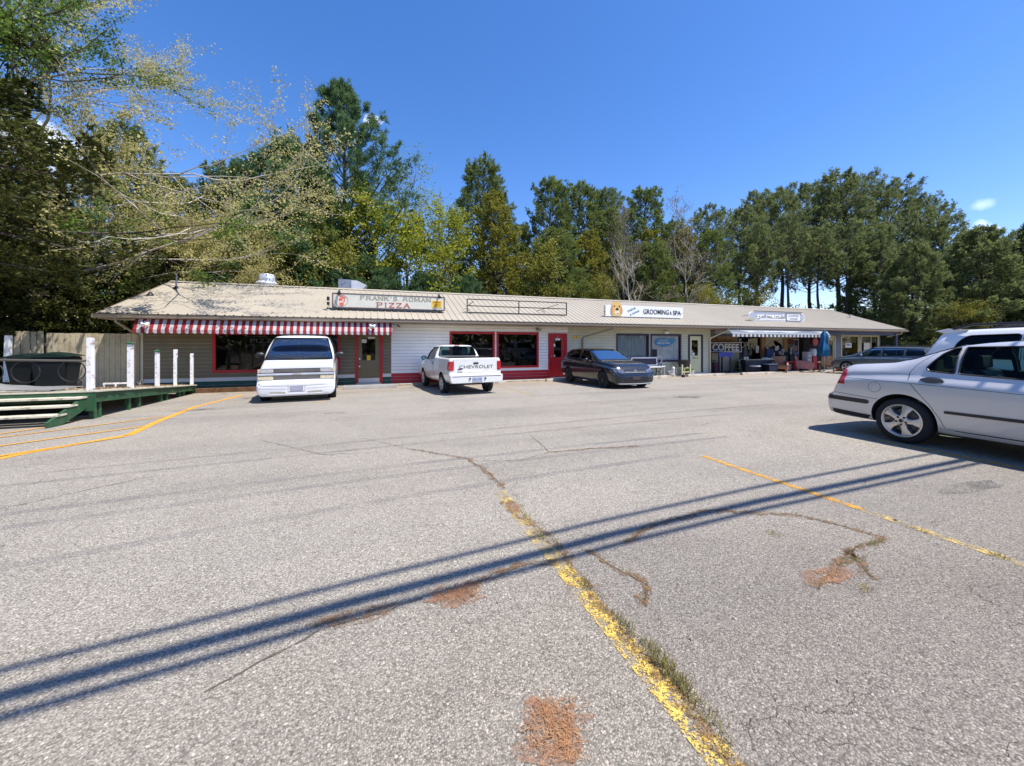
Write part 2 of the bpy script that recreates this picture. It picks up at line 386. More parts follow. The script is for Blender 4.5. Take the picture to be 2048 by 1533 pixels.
def strip(pts, w, lift, jag=0.0, seed=0, sub=.25):
    rnd = random.Random(seed); P = []
    for a, b in zip(pts, pts[1:]):
        a = Vector(a); b = Vector(b); k = max(1, int((b - a).length / sub))
        P += [a.lerp(b, i / k) for i in range(k)]
    P.append(Vector(pts[-1])); mb = MB(); L = []
    for i, p in enumerate(P):
        t = (P[min(i + 1, len(P) - 1)] - P[max(i - 1, 0)]).normalized(); nn = Vector((-t.y, t.x))
        off = rnd.uniform(-jag, jag); ww = w * (1 + (rnd.uniform(-.5, .5) if jag else 0)) / 2
        a = p + nn * (off + ww); b = p + nn * (off - ww)
        L += [(a.x, a.y, GZ(a.y) + lift), (b.x, b.y, GZ(b.y) + lift)]
    mb.add(L, [(2 * i, 2 * i + 1, 2 * i + 3, 2 * i + 2) for i in range(len(P) - 1)])
    return mb
def marking(name, pts, w, m, lift=.004, jag=0, seed=0, kind='structure', sub=.25):
    return tag(strip(pts, w, lift, jag, seed, sub).build(name, m, fix=False), kind=kind)
marking('stall_line', [(1.09, .3), (1.09, 1.6), (1.09, 2.15)], .115, M['yline'])
marking('stall_line', [(1.09, 2.15), (1.08, 3.50)], .115, M['yfaint'])
marking('stall_line', [(3.865, 2.1), (3.83, 3.78)], .075, M['yline2'])
marking('stall_line', [(3.88, -1.0), (3.865, 2.1)], .085, M['yfaint'])
marking('stall_line', [(6.84, -1.0), (6.84, 1.8), (6.86, 3.7)], .10, M['yline2'])
marking('stall_line', [(-1.55, 11.2), (-1.3, 12.3)], .15, M['yfaint'])
marking('stall_line', [(4.42, 10.9), (4.30, 15.0)], .12, M['yfaint'])
marking('stall_line', [(7.55, 10.9), (7.4, 12.0)], .12, M['yfaint'])
# hatched keep-clear zone before the ramp
marking('hatch_line', [(-4.10, 14.4), (-4.30, 11.6), (-4.05, 9.3), (-3.80, 7.85)], .13, M['yhatch'])
marking('hatch_line', [(-3.83, 7.9), (-4.42, 6.95), (-4.75, 6.0), (-5.2, 5.0)], .15, M['yhatch'])
marking('hatch_line', [(-3.80, 7.75), (-4.70, 6.75), (-5.3, 6.2)], .09, M['yhatch'], lift=.008)
marking('hatch_line', [(-4.02, 8.75), (-5.3, 7.45), (-6.4, 6.3)], .08, M['yhatch'], lift=.008)
marking('hatch_line', [(-4.2, 10.0), (-5.6, 8.5), (-7.0, 7.2)], .07, M['yhatch'], lift=.008)
marking('hatch_line', [(-5.75, 11.1), (-5.62, 9.35), (-6.2, 8.35), (-7.4, 7.4)], .08, M['yhatch'], lift=.008)
marking('hatch_line', [(-4.25, 12.0), (-5.75, 10.3)], .06, M['yfaint'], lift=.008)
marking('hatch_line', [(-4.15, 13.6), (-5.9, 12.0)], .06, M['yfaint'], lift=.008)
# cracks
CR = [[(-1.74, 6.63), (-.69, 5.32), (-.03, 5.2)], [(-.2, 6.1), (.4, 5.2), (1.01, 4.48), (1.10, 3.95), (1.12, 3.45)], [(1.05, 4.4), (1.6, 4.25), (2.07, 4.46), (2.2, 5.49)],
      [(2.07, 4.46), (2.81, 4.4), (3.36, 4.32)], [(1.6, 2.2), (2.0, 2.35), (2.6, 2.42), (3.22, 2.1)], [(3.22, 2.1), (3.44, 1.64), (3.0, 1.61), (2.34, 1.4)], [(3.0, 1.61), (2.75, 1.35)],
      [(1.3, 2.2), (1.45, 1.75), (1.3, 1.6)], [(.2, 2.05), (-.3, 1.97), (-.7, 1.75)], [(.46, 2.08), (.8, 2.2), (1.05, 2.1)], [(-3.5, 8.2), (-2.4, 8.6), (-1.2, 8.1), (.2, 8.6)], [(4.6, 5.6), (5.2, 5.1), (6.0, 5.4)],
      [(-2.3, 5.0), (-3.2, 4.3), (-4.6, 4.2)], [(5.4, 8.2), (4.2, 9.1), (3.4, 8.8)]]
CR = [[(x + .03, y + .11) for x, y in c] for c in CR]
for i, c in enumerate(CR):
    marking('crack', c, .010, M['crack'], lift=.003, jag=.012, seed=i, sub=.06)
for i, c in enumerate([CR[1][1:], CR[4], CR[5], CR[6], CR[7], CR[3], CR[9], [(1.02, 3.3), (1.16, 2.6), (1.17, 2.2)], [(1.14, 2.2), (1.12, 1.2), (1.16, .5)]]):
    marking('crack_dirt', c, .06, M['dirtc'], lift=.0055, jag=.025, seed=40 + i, sub=.07)
def blot(name, x, y, rx, ry, m, seed, lift=.006, spike=.35):
    rnd = random.Random(seed); k = 22
    pts = [(x + rx * (1 + rnd.uniform(-spike, spike * .4)) * math.cos(2 * math.pi * i / k), y + ry * (1 + rnd.uniform(-spike, spike * .4)) * math.sin(2 * math.pi * i / k)) for i in range(k)]
    mb = MB(); mb.add([(a, b, GZ(b) + lift) for a, b in pts], [tuple(range(k))])
    return tag(mb.build(name, m, fix=False), kind='structure')
blot('clay_patch', .41, 2.13, .17, .13, M['dirtp'], 1)
blot('clay_patch', .60, 1.27, .15, .13, M['dirtp'], 22, spike=.6)
blot('clay_patch', 1.10, 3.15, .06, .12, M['dirtp'], 3)
blot('clay_patch', 2.58, 1.58, .22, .08, M['dirtp'], 4)
blot('clay_patch', -.12, 2.14, .22, .07, M['dirtc'], 5)
blot('oil_spot', .32, 1.62, .03, .02, M['oil'], 6); blot('oil_spot', 2.1, 11.2, .35, .16, M['oil'], 7); blot('oil_spot', -.9, 9.2, .3, .12, M['oil'], 8); blot('oil_spot', 8.2, 8.6, .5, .3, M['oil'], 9)
blot('oil_spot', -4.0, 10.9, .6, .25, M['oil'], 12); blot('oil_spot', 5.5, 2.1, .5, .12, M['oil'], 13)
for i, (a, b, w) in enumerate((((-3.6, 4.3), (4.8, 4.75), .10), ((-3.6, 3.95), (5.0, 4.45), .10), ((-3.0, 3.2), (3.6, 3.9), .10), ((-3.6, 5.7), (9, 6.7), .1), ((-5, 5.1), (7, 6.0), .1))):
    m_ = Vector(a).lerp(Vector(b), .5) + Vector((0, .12))
    marking('tyre_track', [a, tuple(Vector(a).lerp(m_, .5) + Vector((0, .03))), tuple(m_), tuple(m_.lerp(Vector(b), .5) + Vector((0, .03))), b], w, M['tyrem'], lift=.002 + .0006 * i)
# weeds, dry grass and pine straw in the cracks
def blades(name, spots, m, seed, label=None, flat=0.0):
    rnd = random.Random(seed); vs = []; fs = []
    for (x, y, rx, ry, n_, h) in spots:
        for _ in range(n_):
            a = rnd.uniform(0, 6.28); q = rnd.random() ** .6; px = x + rx * q * math.cos(a); py = y + ry * q * math.sin(a)
            d = rnd.uniform(0, 6.28); hh = h * rnd.uniform(.4, 1.1); lean = rnd.uniform(.2, 1.0) * hh if not flat else rnd.uniform(1, 2.2) * hh
            z = GZ(py) + .005; up = hh if not flat else rnd.uniform(.0, flat)
            w = (.0012 + .0010 * rnd.random()) * (.7 if flat else 1); cx, sx_ = math.cos(d), math.sin(d)
            b = len(vs); z0 = z + (rnd.uniform(0, flat) if flat else 0)
            vs += [(px - sx_ * w, py + cx * w, z0), (px + sx_ * w, py - cx * w, z0), (px + cx * lean * .5 + sx_ * w * .7, py + sx_ * lean * .5 - cx * w * .7, z + up * .65), (px + cx * lean * .5 - sx_ * w * .7, py + sx_ * lean * .5 + cx * w * .7, z + up * .65), (px + cx * lean, py + sx_ * lean, z + up)]
            fs += [(b, b + 1, b + 2, b + 3), (b + 3, b + 2, b + 4)]
    me = bpy.data.meshes.new(name); me.from_pydata(vs, [], fs)
    o = link_mesh(name, me, m); tag(o, kind='stuff')
    if label: o['label'] = label
    return o
def leafmat(name, c1, c2, trans=.35, rough=.6, c3=None):
    m, n, l, p = nodemat(name); o = n['Material Output']; p.inputs['Roughness'].default_value = rough; p.inputs['Specular IOR Level'].default_value = .25
    g = n.new('ShaderNodeNewGeometry'); tc = n.new('ShaderNodeTexCoord')
    z = n.new('ShaderNodeTexNoise'); z.inputs['Scale'].default_value = .9; z.inputs['Detail'].default_value = 3; l.new(tc.outputs['Object'], z.inputs['Vector'])
    a = n.new('ShaderNodeMath'); a.operation = 'MULTIPLY_ADD'; a.inputs[1].default_value = .55; l.new(g.outputs['Random Per Island'], a.inputs[0])
    b = n.new('ShaderNodeMapRange'); b.inputs[1].default_value = .35; b.inputs[2].default_value = .65; b.inputs[4].default_value = .45; l.new(z.outputs[0], b.inputs[0]); l.new(b.outputs[0], a.inputs[2])
    cr = n.new('ShaderNodeValToRGB'); e = cr.color_ramp.elements; e[0].color = tuple(c1) + (1,); e[1].color = tuple(c2) + (1,)
    if c3: k = e.new(.93); k.color = tuple(c2) + (1,); e[2].color = tuple(c3) + (1,)
    l.new(a.outputs[0], cr.inputs[0]); l.new(cr.outputs[0], p.inputs['Base Color'])
    if trans:
        t = n.new('ShaderNodeBsdfTranslucent'); l.new(cr.outputs[0], t.inputs[0]); x = n.new('ShaderNodeMixShader'); x.inputs[0].default_value = trans
        l.new(p.outputs[0], x.inputs[1]); l.new(t.outputs[0], x.inputs[2]); l.new(x.outputs[0], o.inputs[0])
    return m
M['weed'] = leafmat('dry_weed', (.20, .15, .05), (.34, .27, .10), .3)
M['weedg'] = leafmat('green_weed', (.16, .15, .04), (.46, .38, .15), .4)
M['straw'] = leafmat('pine_straw', (.16, .07, .035), (.46, .24, .11), .0, c3=(.7, .6, .4))
sp = []
for i in range(60):
    t = i / 60; y = 3.35 - 2.4 * t; sp.append((1.14 + random.Random(i).uniform(-.06, .06), y, .03, .05, 14, .022))
for c in (CR[4], CR[5], CR[6], CR[7]):
    for a, b in zip(c, c[1:]):
        for k in range(7): q = Vector(a).lerp(Vector(b), k / 7); sp.append((q.x, q.y, .03, .03, 8, .016))
blades('dry_weeds', sp, M['weed'], 5, 'dry tan weeds growing along the cracked paving lines')
blades('green_weeds', [(1.17, 1.36, .035, .16, 260, .05), (1.16, 1.2, .03, .2, 160, .035), (1.15, 1.62, .03, .12, 110, .035), (1.13, 2.0, .03, .08, 60, .025), (1.12, 2.55, .02, .1, 60, .02), (3.3, 1.72, .1, .03, 90, .02), (2.62, 1.42, .06, .04, 60, .02), (2.9, 1.63, .12, .03, 80, .02), (3.86, 1.35, .04, .05, 60, .02), (2.75, 2.05, .05, .06, 50, .02), (3.83, 1.75, .03, .1, 40, .018)],
       M['weedg'], 6, 'green grass tufts growing beside the worn yellow stripe')
blades('pine_straw', [(.60, 1.27, .09, .11, 150, .04), (.54, 1.27, .05, .05, 60, .03), (.60, 1.37, .05, .03, 50, .03), (.62, 1.22, .05, .08, 120, .04), (.66, 1.33, .1, .04, 90, .03), (.41, 2.13, .13, .07, 230, .03), (.47, 2.16, .09, .07, 120, .025), (1.10, 3.15, .05, .1, 80, .025), (2.55, 1.56, .2, .07, 160, .025), (1.1, 1.9, .15, .12, 60, .02)], M['straw'], 7, 'rust coloured pine straw lying on bare clay patches', flat=.012)

rr = random.Random(77); vs = []; fs = []
for _ in range(420):
    y = rr.uniform(.9, 9) ** 1.0; x = rr.uniform(-1.6 - y * .8, 1.5 + y * 1.4); q = rr.uniform(.003, .011) * (1 if rr.random() < .93 else 2.2); b = len(vs); z = GZ(y) + .002; a = rr.uniform(0, 6.28)
    c, d = math.cos(a), math.sin(a); P = [(c * q, d * q * .8), (-d * q * .7, c * q), (-c * q, -d * q), (d * q * .9, -c * q * .8)]
    vs += [(x + u, y + v, z) for u, v in P] + [(x + u * .5, y + v * .5, z + q * rr.uniform(.5, .9)) for u, v in P]
    fs += [(b + i, b + (i + 1) % 4, b + 4 + (i + 1) % 4, b + 4 + i) for i in range(4)] + [(b + 4, b + 5, b + 6, b + 7)]
me = bpy.data.meshes.new('loose_gravel'); me.from_pydata(vs, [], fs); o = link_mesh('loose_gravel', me, leafmat('gravel_bits', (.10, .08, .07), (.55, .5, .44), 0)); tag(o, 'loose gravel bits scattered over the asphalt', kind='stuff')
# ================================================================ THE ROW OF SHOPS
WY = 16.5; BZ = -0.2; TZ = 2.22
bld = root('shop_building', 'long low white and khaki strip of shops under one cream metal roof', 'shop building', (12.4, 20, -.27))
M['lap'] = mat('dirty_lap_edge', (.30, .28, .25), .9, var=.3)  # shade line under each siding lap, painted as a thin dark strip
class Off:                                   # children live in world numbers: undo the root's place
    M = Matrix.Translation((-12.4, -20, .27))
def part(mb, name, m, parent=bld, smooth=None, bevel=0, fix=True, each=False):
    if each: return mb.build(name, m, parent, smooth, bevel, fix, True, Off.M if parent is bld else None)
    o = mb.build(name, m, parent, smooth, bevel, fix)
    if parent is bld: o.matrix_local = Off.M.copy()
    return o
def siding(mb, x0, x1, z0, z1, y, openings, lap=.135, zbase=-.2):
    cuts = sorted({z0, z1, *[c for o in openings for c in (o[2], o[3]) if z0 < c < z1], *[zbase + k * lap for k in range(60) if z0 < zbase + k * lap < z1]})
    for a, b in zip(cuts, cuts[1:]):
        if b - a < 1e-4: continue
        row = math.floor((a + 1e-6 - zbase) / lap); r0 = zbase + row * lap
        ya = y - .026 * (1 - (a - r0) / lap); yb = y - .026 * (1 - (b - r0) / lap)
        xs = [(x0, x1)]
        for o in openings:
            if o[2] < (a + b) / 2 < o[3]:
                xs = [t for p, q in xs for t in ((p, min(q, o[0])), (max(p, o[1]), q)) if t[1] - t[0] > 1e-4]
        for p, q in xs:
            mb.quad((p, ya, a), (q, ya, a), (q, yb, b), (p, yb, b))
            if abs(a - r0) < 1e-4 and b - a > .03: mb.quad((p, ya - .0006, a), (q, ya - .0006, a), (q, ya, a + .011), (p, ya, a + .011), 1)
            if abs(a - r0) < 1e-4: mb.quad((p, y, a), (q, y, a), (q, ya, a), (p, ya, a))
# openings: x0, x1, z0, z1
O_A = [(-5.55, -1.47, .42, 1.80), (-.86, .14, BZ, 1.95)]
O_B = [(2.92, 4.85, .38, 1.90), (5.02, 6.97, .38, 1.90), (7.52, 8.47, BZ, 1.90)]
O_C = [(11.26, 13.15, .52, 1.89), (13.33, 15.22, .52, 1.89), (15.75, 16.72, BZ, 1.90)]
O_E = [(26.72, 27.52, BZ, 1.93), (28.10, 29.82, .42, 1.95), (30.02, 31.85, .42, 1.95)]
def wallsec(x0, x1, y, ops, m, bands):
    lo = BZ
    for z1, bm_ in bands:
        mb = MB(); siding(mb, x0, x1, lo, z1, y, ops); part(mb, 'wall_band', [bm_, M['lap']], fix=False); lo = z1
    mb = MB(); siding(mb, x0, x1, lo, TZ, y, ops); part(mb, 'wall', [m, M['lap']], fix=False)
wallsec(-7.6, .49, WY, O_A, M['beige'], [(.07, M['green_band']), (.21, M['band_white'])])
wallsec(.49, 8.52, WY, O_B, M['white_sid'], [(.205, M['red'])])
wallsec(8.52, 17.15, WY, O_C, M['cream_sid'], [])
wallsec(26.55, 32.05, WY, O_E, M['bluegrey'], [])
# corner boards and returns of the recessed coffee shop
mb = MB(); mb.box(17.15, 17.27, WY - .02, WY + .1, BZ, TZ); mb.box(17.15, 17.19, WY + .1, 17.72, BZ, 1.55)
mb.box(-7.66, -7.56, WY - .03, WY + .08, BZ, TZ)
part(mb, 'corner_board', M['cream_sid'], each=True)
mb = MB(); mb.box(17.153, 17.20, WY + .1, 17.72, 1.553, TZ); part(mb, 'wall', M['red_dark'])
mb = MB(); mb.box(26.50, 26.548, WY - .02, 17.72, BZ, TZ); part(mb, 'wall', M['bluegrey'])
O_D = [(20.72, 22.5, .25, 1.92), (22.85, 24.4, .35, 1.92), (26.0, 26.48, BZ, 1.95)]
mb = MB(); siding(mb, 17.2, 26.5, BZ, TZ, 17.7, O_D, lap=.2)
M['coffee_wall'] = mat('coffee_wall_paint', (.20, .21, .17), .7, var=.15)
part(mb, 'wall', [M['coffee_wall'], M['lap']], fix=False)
mb = MB(); mb.box(17.25, 20.70, 17.62, 17.68, BZ, .95); part(mb, 'wall_panel', mat('pale_brick', (.50, .45, .33), .8, var=.15, vscale=9))
# gable ends, back, inside
mb = MB()
for x, s in ((-7.6, -1), (32.05, 1)):
    mb.prism([(WY + .081, BZ), (23.8, BZ), (23.8, TZ), (20.15, 3.85), (WY + .081, 2.5)], 'x', x, x + s * .01)
mb.box(-7.6, 32.05, 23.8, 23.85, BZ, TZ)
part(mb, 'side_wall', M['beige'], each=True)
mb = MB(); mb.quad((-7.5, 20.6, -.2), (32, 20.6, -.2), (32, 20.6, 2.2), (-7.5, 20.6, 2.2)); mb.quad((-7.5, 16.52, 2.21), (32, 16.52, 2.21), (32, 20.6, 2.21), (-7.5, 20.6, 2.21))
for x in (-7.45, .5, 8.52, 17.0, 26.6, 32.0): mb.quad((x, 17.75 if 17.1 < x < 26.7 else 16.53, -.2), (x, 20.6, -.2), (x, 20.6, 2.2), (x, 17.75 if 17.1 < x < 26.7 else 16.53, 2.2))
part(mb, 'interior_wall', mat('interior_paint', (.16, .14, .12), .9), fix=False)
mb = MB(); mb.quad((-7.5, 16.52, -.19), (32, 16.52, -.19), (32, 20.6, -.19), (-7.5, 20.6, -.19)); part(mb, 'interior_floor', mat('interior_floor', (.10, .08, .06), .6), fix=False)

def window(x0, x1, z0, z1, y, fm, w=.08, mull=(), glass=None, proud=.035, top=None):
    mb = MB(); a, b = y - proud, y + .04; t = top or w
    mb.box(x0 - w / 2, x0 + w / 2, a, b, z0 - w / 2, z1 + t / 2); mb.box(x1 - w / 2, x1 + w / 2, a, b, z0 - w / 2, z1 + t / 2)
    mb.box(x0 + w / 2, x1 - w / 2, a, b, z1 - t / 2, z1 + t / 2); mb.box(x0 + w / 2, x1 - w / 2, a - .01, b, z0 - w / 2, z0 + w / 2)
    for m_ in mull: mb.box(m_ - .02, m_ + .02, a + .01, b, z0 + w / 2, z1 - t / 2)
    fr = part(mb, 'window', fm)
    mb = MB(); mb.quad((x0 + w / 2, y + .02, z0 + w / 2), (x1 - w / 2, y + .02, z0 + w / 2), (x1 - w / 2, y + .02, z1 - t / 2), (x0 + w / 2, y + .02, z1 - t / 2))
    part(mb, 'pane', glass or M['glass'], fr, fix=False)
    return fr
w_pizza = window(-5.55, -1.47, .42, 1.80, WY, M['red'], .10, mull=(-2.9,))
w_r1 = window(2.92, 4.85, .38, 1.90, WY, M['red'], .09, top=.10)
w_r2 = window(5.02, 6.97, .38, 1.90, WY, M['red'], .09, top=.10)
M['clear'] = glassmat('clear_shop_glass', (.93, .95, .94), .8, wav=.1, ior=1.4)
w_g1 = window(11.26, 13.15, .52, 1.89, WY, M['purple'], .09, glass=M['clear'])
w_g2 = window(13.33, 15.22, .52, 1.89, WY, M['purple'], .09, glass=M['clear'])
w_c1 = window(20.72, 22.5, .25, 1.92, 17.7, M['black'], .08)
w_c2 = window(22.85, 24.4, .35, 1.92, 17.7, M['black'], .06)
w_e1 = window(28.10, 29.82, .42, 1.95, WY, M['ivory_dim'], .12)
w_e2 = window(30.02, 31.85, .42, 1.95, WY, M['ivory_dim'], .12, mull=(31.1,))
def door(x0, x1, z1, y, fm, lm, glass, panels=True, kick=None, hx=None, fw=.09):
    mb = MB(); mb.box(x0 - .02, x0 + fw, y - .04, y + .06, BZ, z1 + .02); mb.box(x1 - fw, x1 + .02, y - .04, y + .06, BZ, z1 + .02); mb.box(x0 + fw, x1 - fw, y - .037, y + .06, z1 - fw * .7, z1 + .02)
    fr = part(mb, 'door_frame', fm)
    a, b = x0 + fw + .002, x1 - fw - .002; top = z1 - fw * .7 - .002; g0, g1, h0, h1 = glass
    mb = MB(); Y0, Y1 = y - .005, y + .04
    mb.box(a, g0, Y0, Y1, BZ + .05, top); mb.box(g1, b, Y0, Y1, BZ + .05, top); mb.box(g0, g1, Y0, Y1, BZ + .05, h0); mb.box(g0, g1, Y0, Y1, h1, top)
    if panels:
        w = (b - a) / 2
        for k in (0, 1):
            p0 = a + k * w + .07; p1 = a + (k + 1) * w - .07; q0, q1 = BZ + .26, h0 - .12
            for c in ((p0, p1, q0, q0 + .025), (p0, p1, q1 - .025, q1), (p0, p0 + .025, q0 + .025, q1 - .025), (p1 - .025, p1, q0 + .025, q1 - .025)):
                mb.box(c[0], c[1], Y0 - .012, Y0 + .001, c[2], c[3])
    lf = part(mb, 'door', lm)
    mb = MB(); mb.quad((g0, y + .02, h0), (g1, y + .02, h0), (g1, y + .02, h1), (g0, y + .02, h1)); part(mb, 'door_pane', M['glass'], lf, fix=False)
    mb = MB(); hx = hx if hx is not None else a + .06
    for z in (.72, 1.02):
        mb.lathe([(.0, .03), (.028, .026), (.03, .012), (.014, .008), (.014, 0)], 12, Matrix.Translation((hx, Y0 - .01, z - .35 + .15)) @ Matrix.Rotation(R(90), 4, 'X'))
    part(mb, 'door_knob', M['chrome'], lf, smooth=40, each=True)
    if kick:
        mb = MB(); mb.box(a + .01, b - .01, Y0 - .006, Y0 - .001, BZ + .06, BZ + .24); part(mb, 'kick_plate', kick, lf)
    mb = MB(); mb.box(x0 + .02, x1 - .02, y - .09, y + .05, BZ, BZ + .045); part(mb, 'door_sill', M['alu'], lf)
    return lf
d1 = door(-.86, .14, 1.95, WY, M['red'], M['beige'], (-.62, -.12, .76, 1.64), kick=M['band_white'])
d2 = door(7.52, 8.47, 1.90, WY, M['red'], M['red'], (7.80, 8.18, .79, 1.64))
d3 = door(15.75, 16.72, 1.90, WY, M['purple'], M['ivory'], (15.98, 16.42, .78, 1.62), panels=False)
d4 = door(26.72, 27.52, 1.93, WY, M['ivory_dim'], M['ivory_dim'], (26.9, 27.32, .4, 1.65), panels=False)
# things stuck to the glass and doors
mb = MB(); mb.box(-.44, -.30, WY - .022, WY - .018, .76, .96); part(mb, 'door_notice', M['yellow'], d1)
mb = MB(); mb.box(-.63, -.45, WY - .022, WY - .018, 1.46, 1.60); mb.box(-.40, -.13, WY - .022, WY - .018, 1.62, 1.70); part(mb, 'door_notice', M['paper'], d1, each=True)
mb = MB(); mb.box(7.86, 8.12, WY - .02, WY - .015, 1.58, 1.68); mb.box(7.78, 7.86, WY - .02, WY - .015, 1.28, 1.42); mb.box(7.79, 7.85, WY - .02, WY - .015, .82, .9); part(mb, 'door_notice', M['paper'], d2, each=True)
text('door_number', '7', M['paper'], d2, 7.98, WY - .012, 1.76, .05, .08)
text('door_number', '107-3', M['black'], d3, 16.2, WY - .008, .66, .36, .09)
mb = MB(); mb.box(16.0, 16.16, WY - .02, WY - .015, .8, .95); mb.box(15.98, 16.06, WY - .02, WY - .015, 1.0, 1.06); part(mb, 'door_notice', M['paper'], d3, each=True)
mb = MB(); mb.box(-4.3, -3.7, WY + .06, WY + .07, 1.35, 1.68); part(mb, 'window_notice', M['dark'], w_pizza)
M['neon'] = mat('unlit_neon_tube', (.55, .56, .58), .3)
mb = MB(); c_ = [(-4.6, 1.37), (-3.35, 1.37), (-3.35, 1.68), (-4.6, 1.68), (-4.6, 1.37)]
mb.tube([(x, WY + .05, z) for x, z in c_], .008, 6); part(mb, 'neon_sign', M['neon'], w_pizza)
text('neon_lettering', 'PIZZA', M['neon'], w_pizza, -3.98, WY + .05, 1.53, .95, .16)
mb = MB(); mb.lathe([(0, .16), (.12, .14), (.2, .07), (.22, 0)], 20, Matrix.Translation((-5.0, WY + .4, .47))); part(mb, 'red_dome', M['red'], w_pizza, smooth=50)
# curtains and decals of the grooming shop
def curtain(x0, x1, z0, z1, y, m, amp=.025, wl_=.11, parent=None, name='curtain'):
    mb = MB(); n = int((x1 - x0) / wl_ * 6); rnd = random.Random(int(x0 * 10)); ph = 0; P = []
    for i in range(n + 1):
        ph += 2 * math.pi / 6 * rnd.uniform(.7, 1.3); P.append((x0 + (x1 - x0) * i / n, y + amp * math.sin(ph)))
    vs = [(a, b, z0) for a, b in P] + [(a, b, z1) for a, b in P]
    mb.add(vs, [(i, i + 1, n + 2 + i, n + 1 + i) for i in range(n)])
    return part(mb, name, m, parent, smooth=60, fix=False)
M['curtain'] = mat('white_curtain', (.85, .84, .84), .8); M['curtain2'] = mat('grey_curtain', (.36, .42, .43), .8)
curtain(11.3, 13.1, .5, 1.9, WY + .09, M['curtain2'], .02, .2, w_g1); curtain(13.37, 15.18, .5, 1.9, WY + .08, M['curtain'], .03, .1, w_g2)
def oval(cx, cz, rx, rz, n=28): return [(cx + rx * math.cos(2 * math.pi * i / n), cz + rz * math.sin(2 * math.pi * i / n)) for i in range(n)]
M['blue_decal'] = mat('blue_decal', (.03, .19, .36), .5)
mb = MB(); mb.prism(oval(14.15, 1.50, .60, .21), 'y', WY + .004, WY + .012)
mb.prism([(14.5, 1.55), (14.6, 1.72), (14.72, 1.62), (14.86, 1.74), (14.86, 1.55), (14.7, 1.42)], 'y', WY + .0035, WY + .011)
part(mb, 'window_decal', M['blue_decal'], w_g2)
text('decal_lettering', 'GROOMING', M['paper'], w_g2, 14.12, WY + .003, 1.47, .78, .12, bold=.01)
text('decal_lettering', 'SHEAR & SHINE', M['paper'], w_g2, 14.1, WY + .003, 1.61, .58, .055)
text('decal_lettering', '232-25', M['paper'], w_g2, 14.35, WY + .003, 1.17, .62, .12)
mb = MB(); mb.box(13.40, 13.72, WY + .008, WY + .014, .62, 1.14); part(mb, 'window_notice', M['dark'], w_g2)
mb = MB(); mb.box(28.2, 29.72, WY + .06, WY + .07, 1.5, 1.88); part(mb, 'roller_blind', M['ivory_dim'], w_e1)
mb = MB(); mb.box(28.55, 29.15, WY + .008, WY + .014, 1.18, 1.48); part(mb, 'window_notice', M['paper'], w_e1)
text('notice_lettering', 'OPEN', M['black'], w_e1, 28.85, WY + .004, 1.35, .42, .12)
mb = MB(); mb.box(30.15, 31.75, WY + .06, WY + .07, 1.5, 1.88); mb.box(30.4, 31.05, WY + .009, WY + .016, .5, 1.5); part(mb, 'roller_blind', M['cream_sid'], w_e2)

# coffee shop front
text('window_lettering', 'OPEN', mat('cream_lettering', (.5, .5, .36), .6), w_c1, 21.45, 17.66, 1.32, 1.15, .42, tilt=-7, bold=.01)
mb = MB(); mb.box(22.1, 22.36, 17.63, 17.65, .86, 1.30); part(mb, 'poster', M['paper'], w_c1)
mb = MB(); mb.prism([(21.25, .35), (21.65, .35), (21.62, 1.15), (21.45, 1.28), (21.3, 1.15)], 'y', 17.78, 17.8); part(mb, 'door_seen_through_window', M['alu'], w_c1)
mb = MB(); mb.box(22.53, 22.80, 17.58, 17.69, .6, 1.95); mb.box(24.45, 24.82, 17.58, 17.69, .9, 1.95); part(mb, 'door_post', M['wood_l'], each=True)
mb = MB(); A = [(22.88, 1.9), (22.88, 1.2)] + [(22.95 + 1.4 * (i / 10), 1.45 + .28 * math.sin(math.pi * i / 10) - .1) for i in range(11)] + [(24.38, 1.2), (24.38, 1.9)]
mb.prism(A, 'y', 17.60, 17.66); part(mb, 'arched_panel', mat('arch_panel', (.42, .42, .31), .7), w_c2)
rp = random.Random(4); NOT = []
for k in range(18):
    x = 22.8 + rp.random() * 2.9; z = .62 + rp.random() * .6; NOT.append((x, z, rp.uniform(.14, .24), rp.uniform(.16, .3)))
for i, (x, z, w, h) in enumerate(NOT):
    c = [(.7, .7, .72), (.30, .26, .55), (.6, .58, .5), (.15, .16, .3), (.55, .35, .25)][i % 5]
    mb = MB(); mb.box(x, x + w, 17.585 - .003 * i * .3, 17.59 - .003 * i * .3, z, z + h); part(mb, 'poster', mat('poster_print', c, .7, var=.35, vscale=14))
mb = MB(); mb.box(22.8, 25.1, 17.60, 17.612, .1, 1.2); part(mb, 'notice_board', M['dark'])
for z in (.78, 1.27):
    mb = MB(); mb.box(25.42, 25.9, 17.64, 17.66, z, z + .46); f_ = part(mb, 'picture_frame', M['paper'])
    mb = MB(); mb.box(25.49, 25.83, 17.633, 17.639, z + .06, z + .40); part(mb, 'picture', mat('dark_print', (.06, .06, .07), .5, var=.8, vscale=6), f_)
mb = MB(); mb.box(24.88, 25.38, 17.58, 17.6, 1.42, 1.68); part(mb, 'small_sign', M['red_dark'])
mb = MB(); mb.box(24.86, 25.40, 17.585, 17.6, 1.72, 1.94); part(mb, 'small_sign', M['wood_l'])
mb = MB(); mb.box(26.498 - .03, 26.499, 16.7, 17.3, 1.4, 1.8); part(mb, 'small_sign', M['red_dark'])
cs = part(MB().prism([(17.95, .96), (20.45, .93), (20.38, 1.52), (17.9, 1.50)], 'y', 17.2, 17.25), 'coffee_board', M['paper'])
tag(cs, 'black COFFEE board with white letters and white border beside the porch', 'sign'); mw = cs.matrix_local.copy(); cs.parent = None; cs.matrix_world = Matrix(); cs.name = 'coffee_sign'
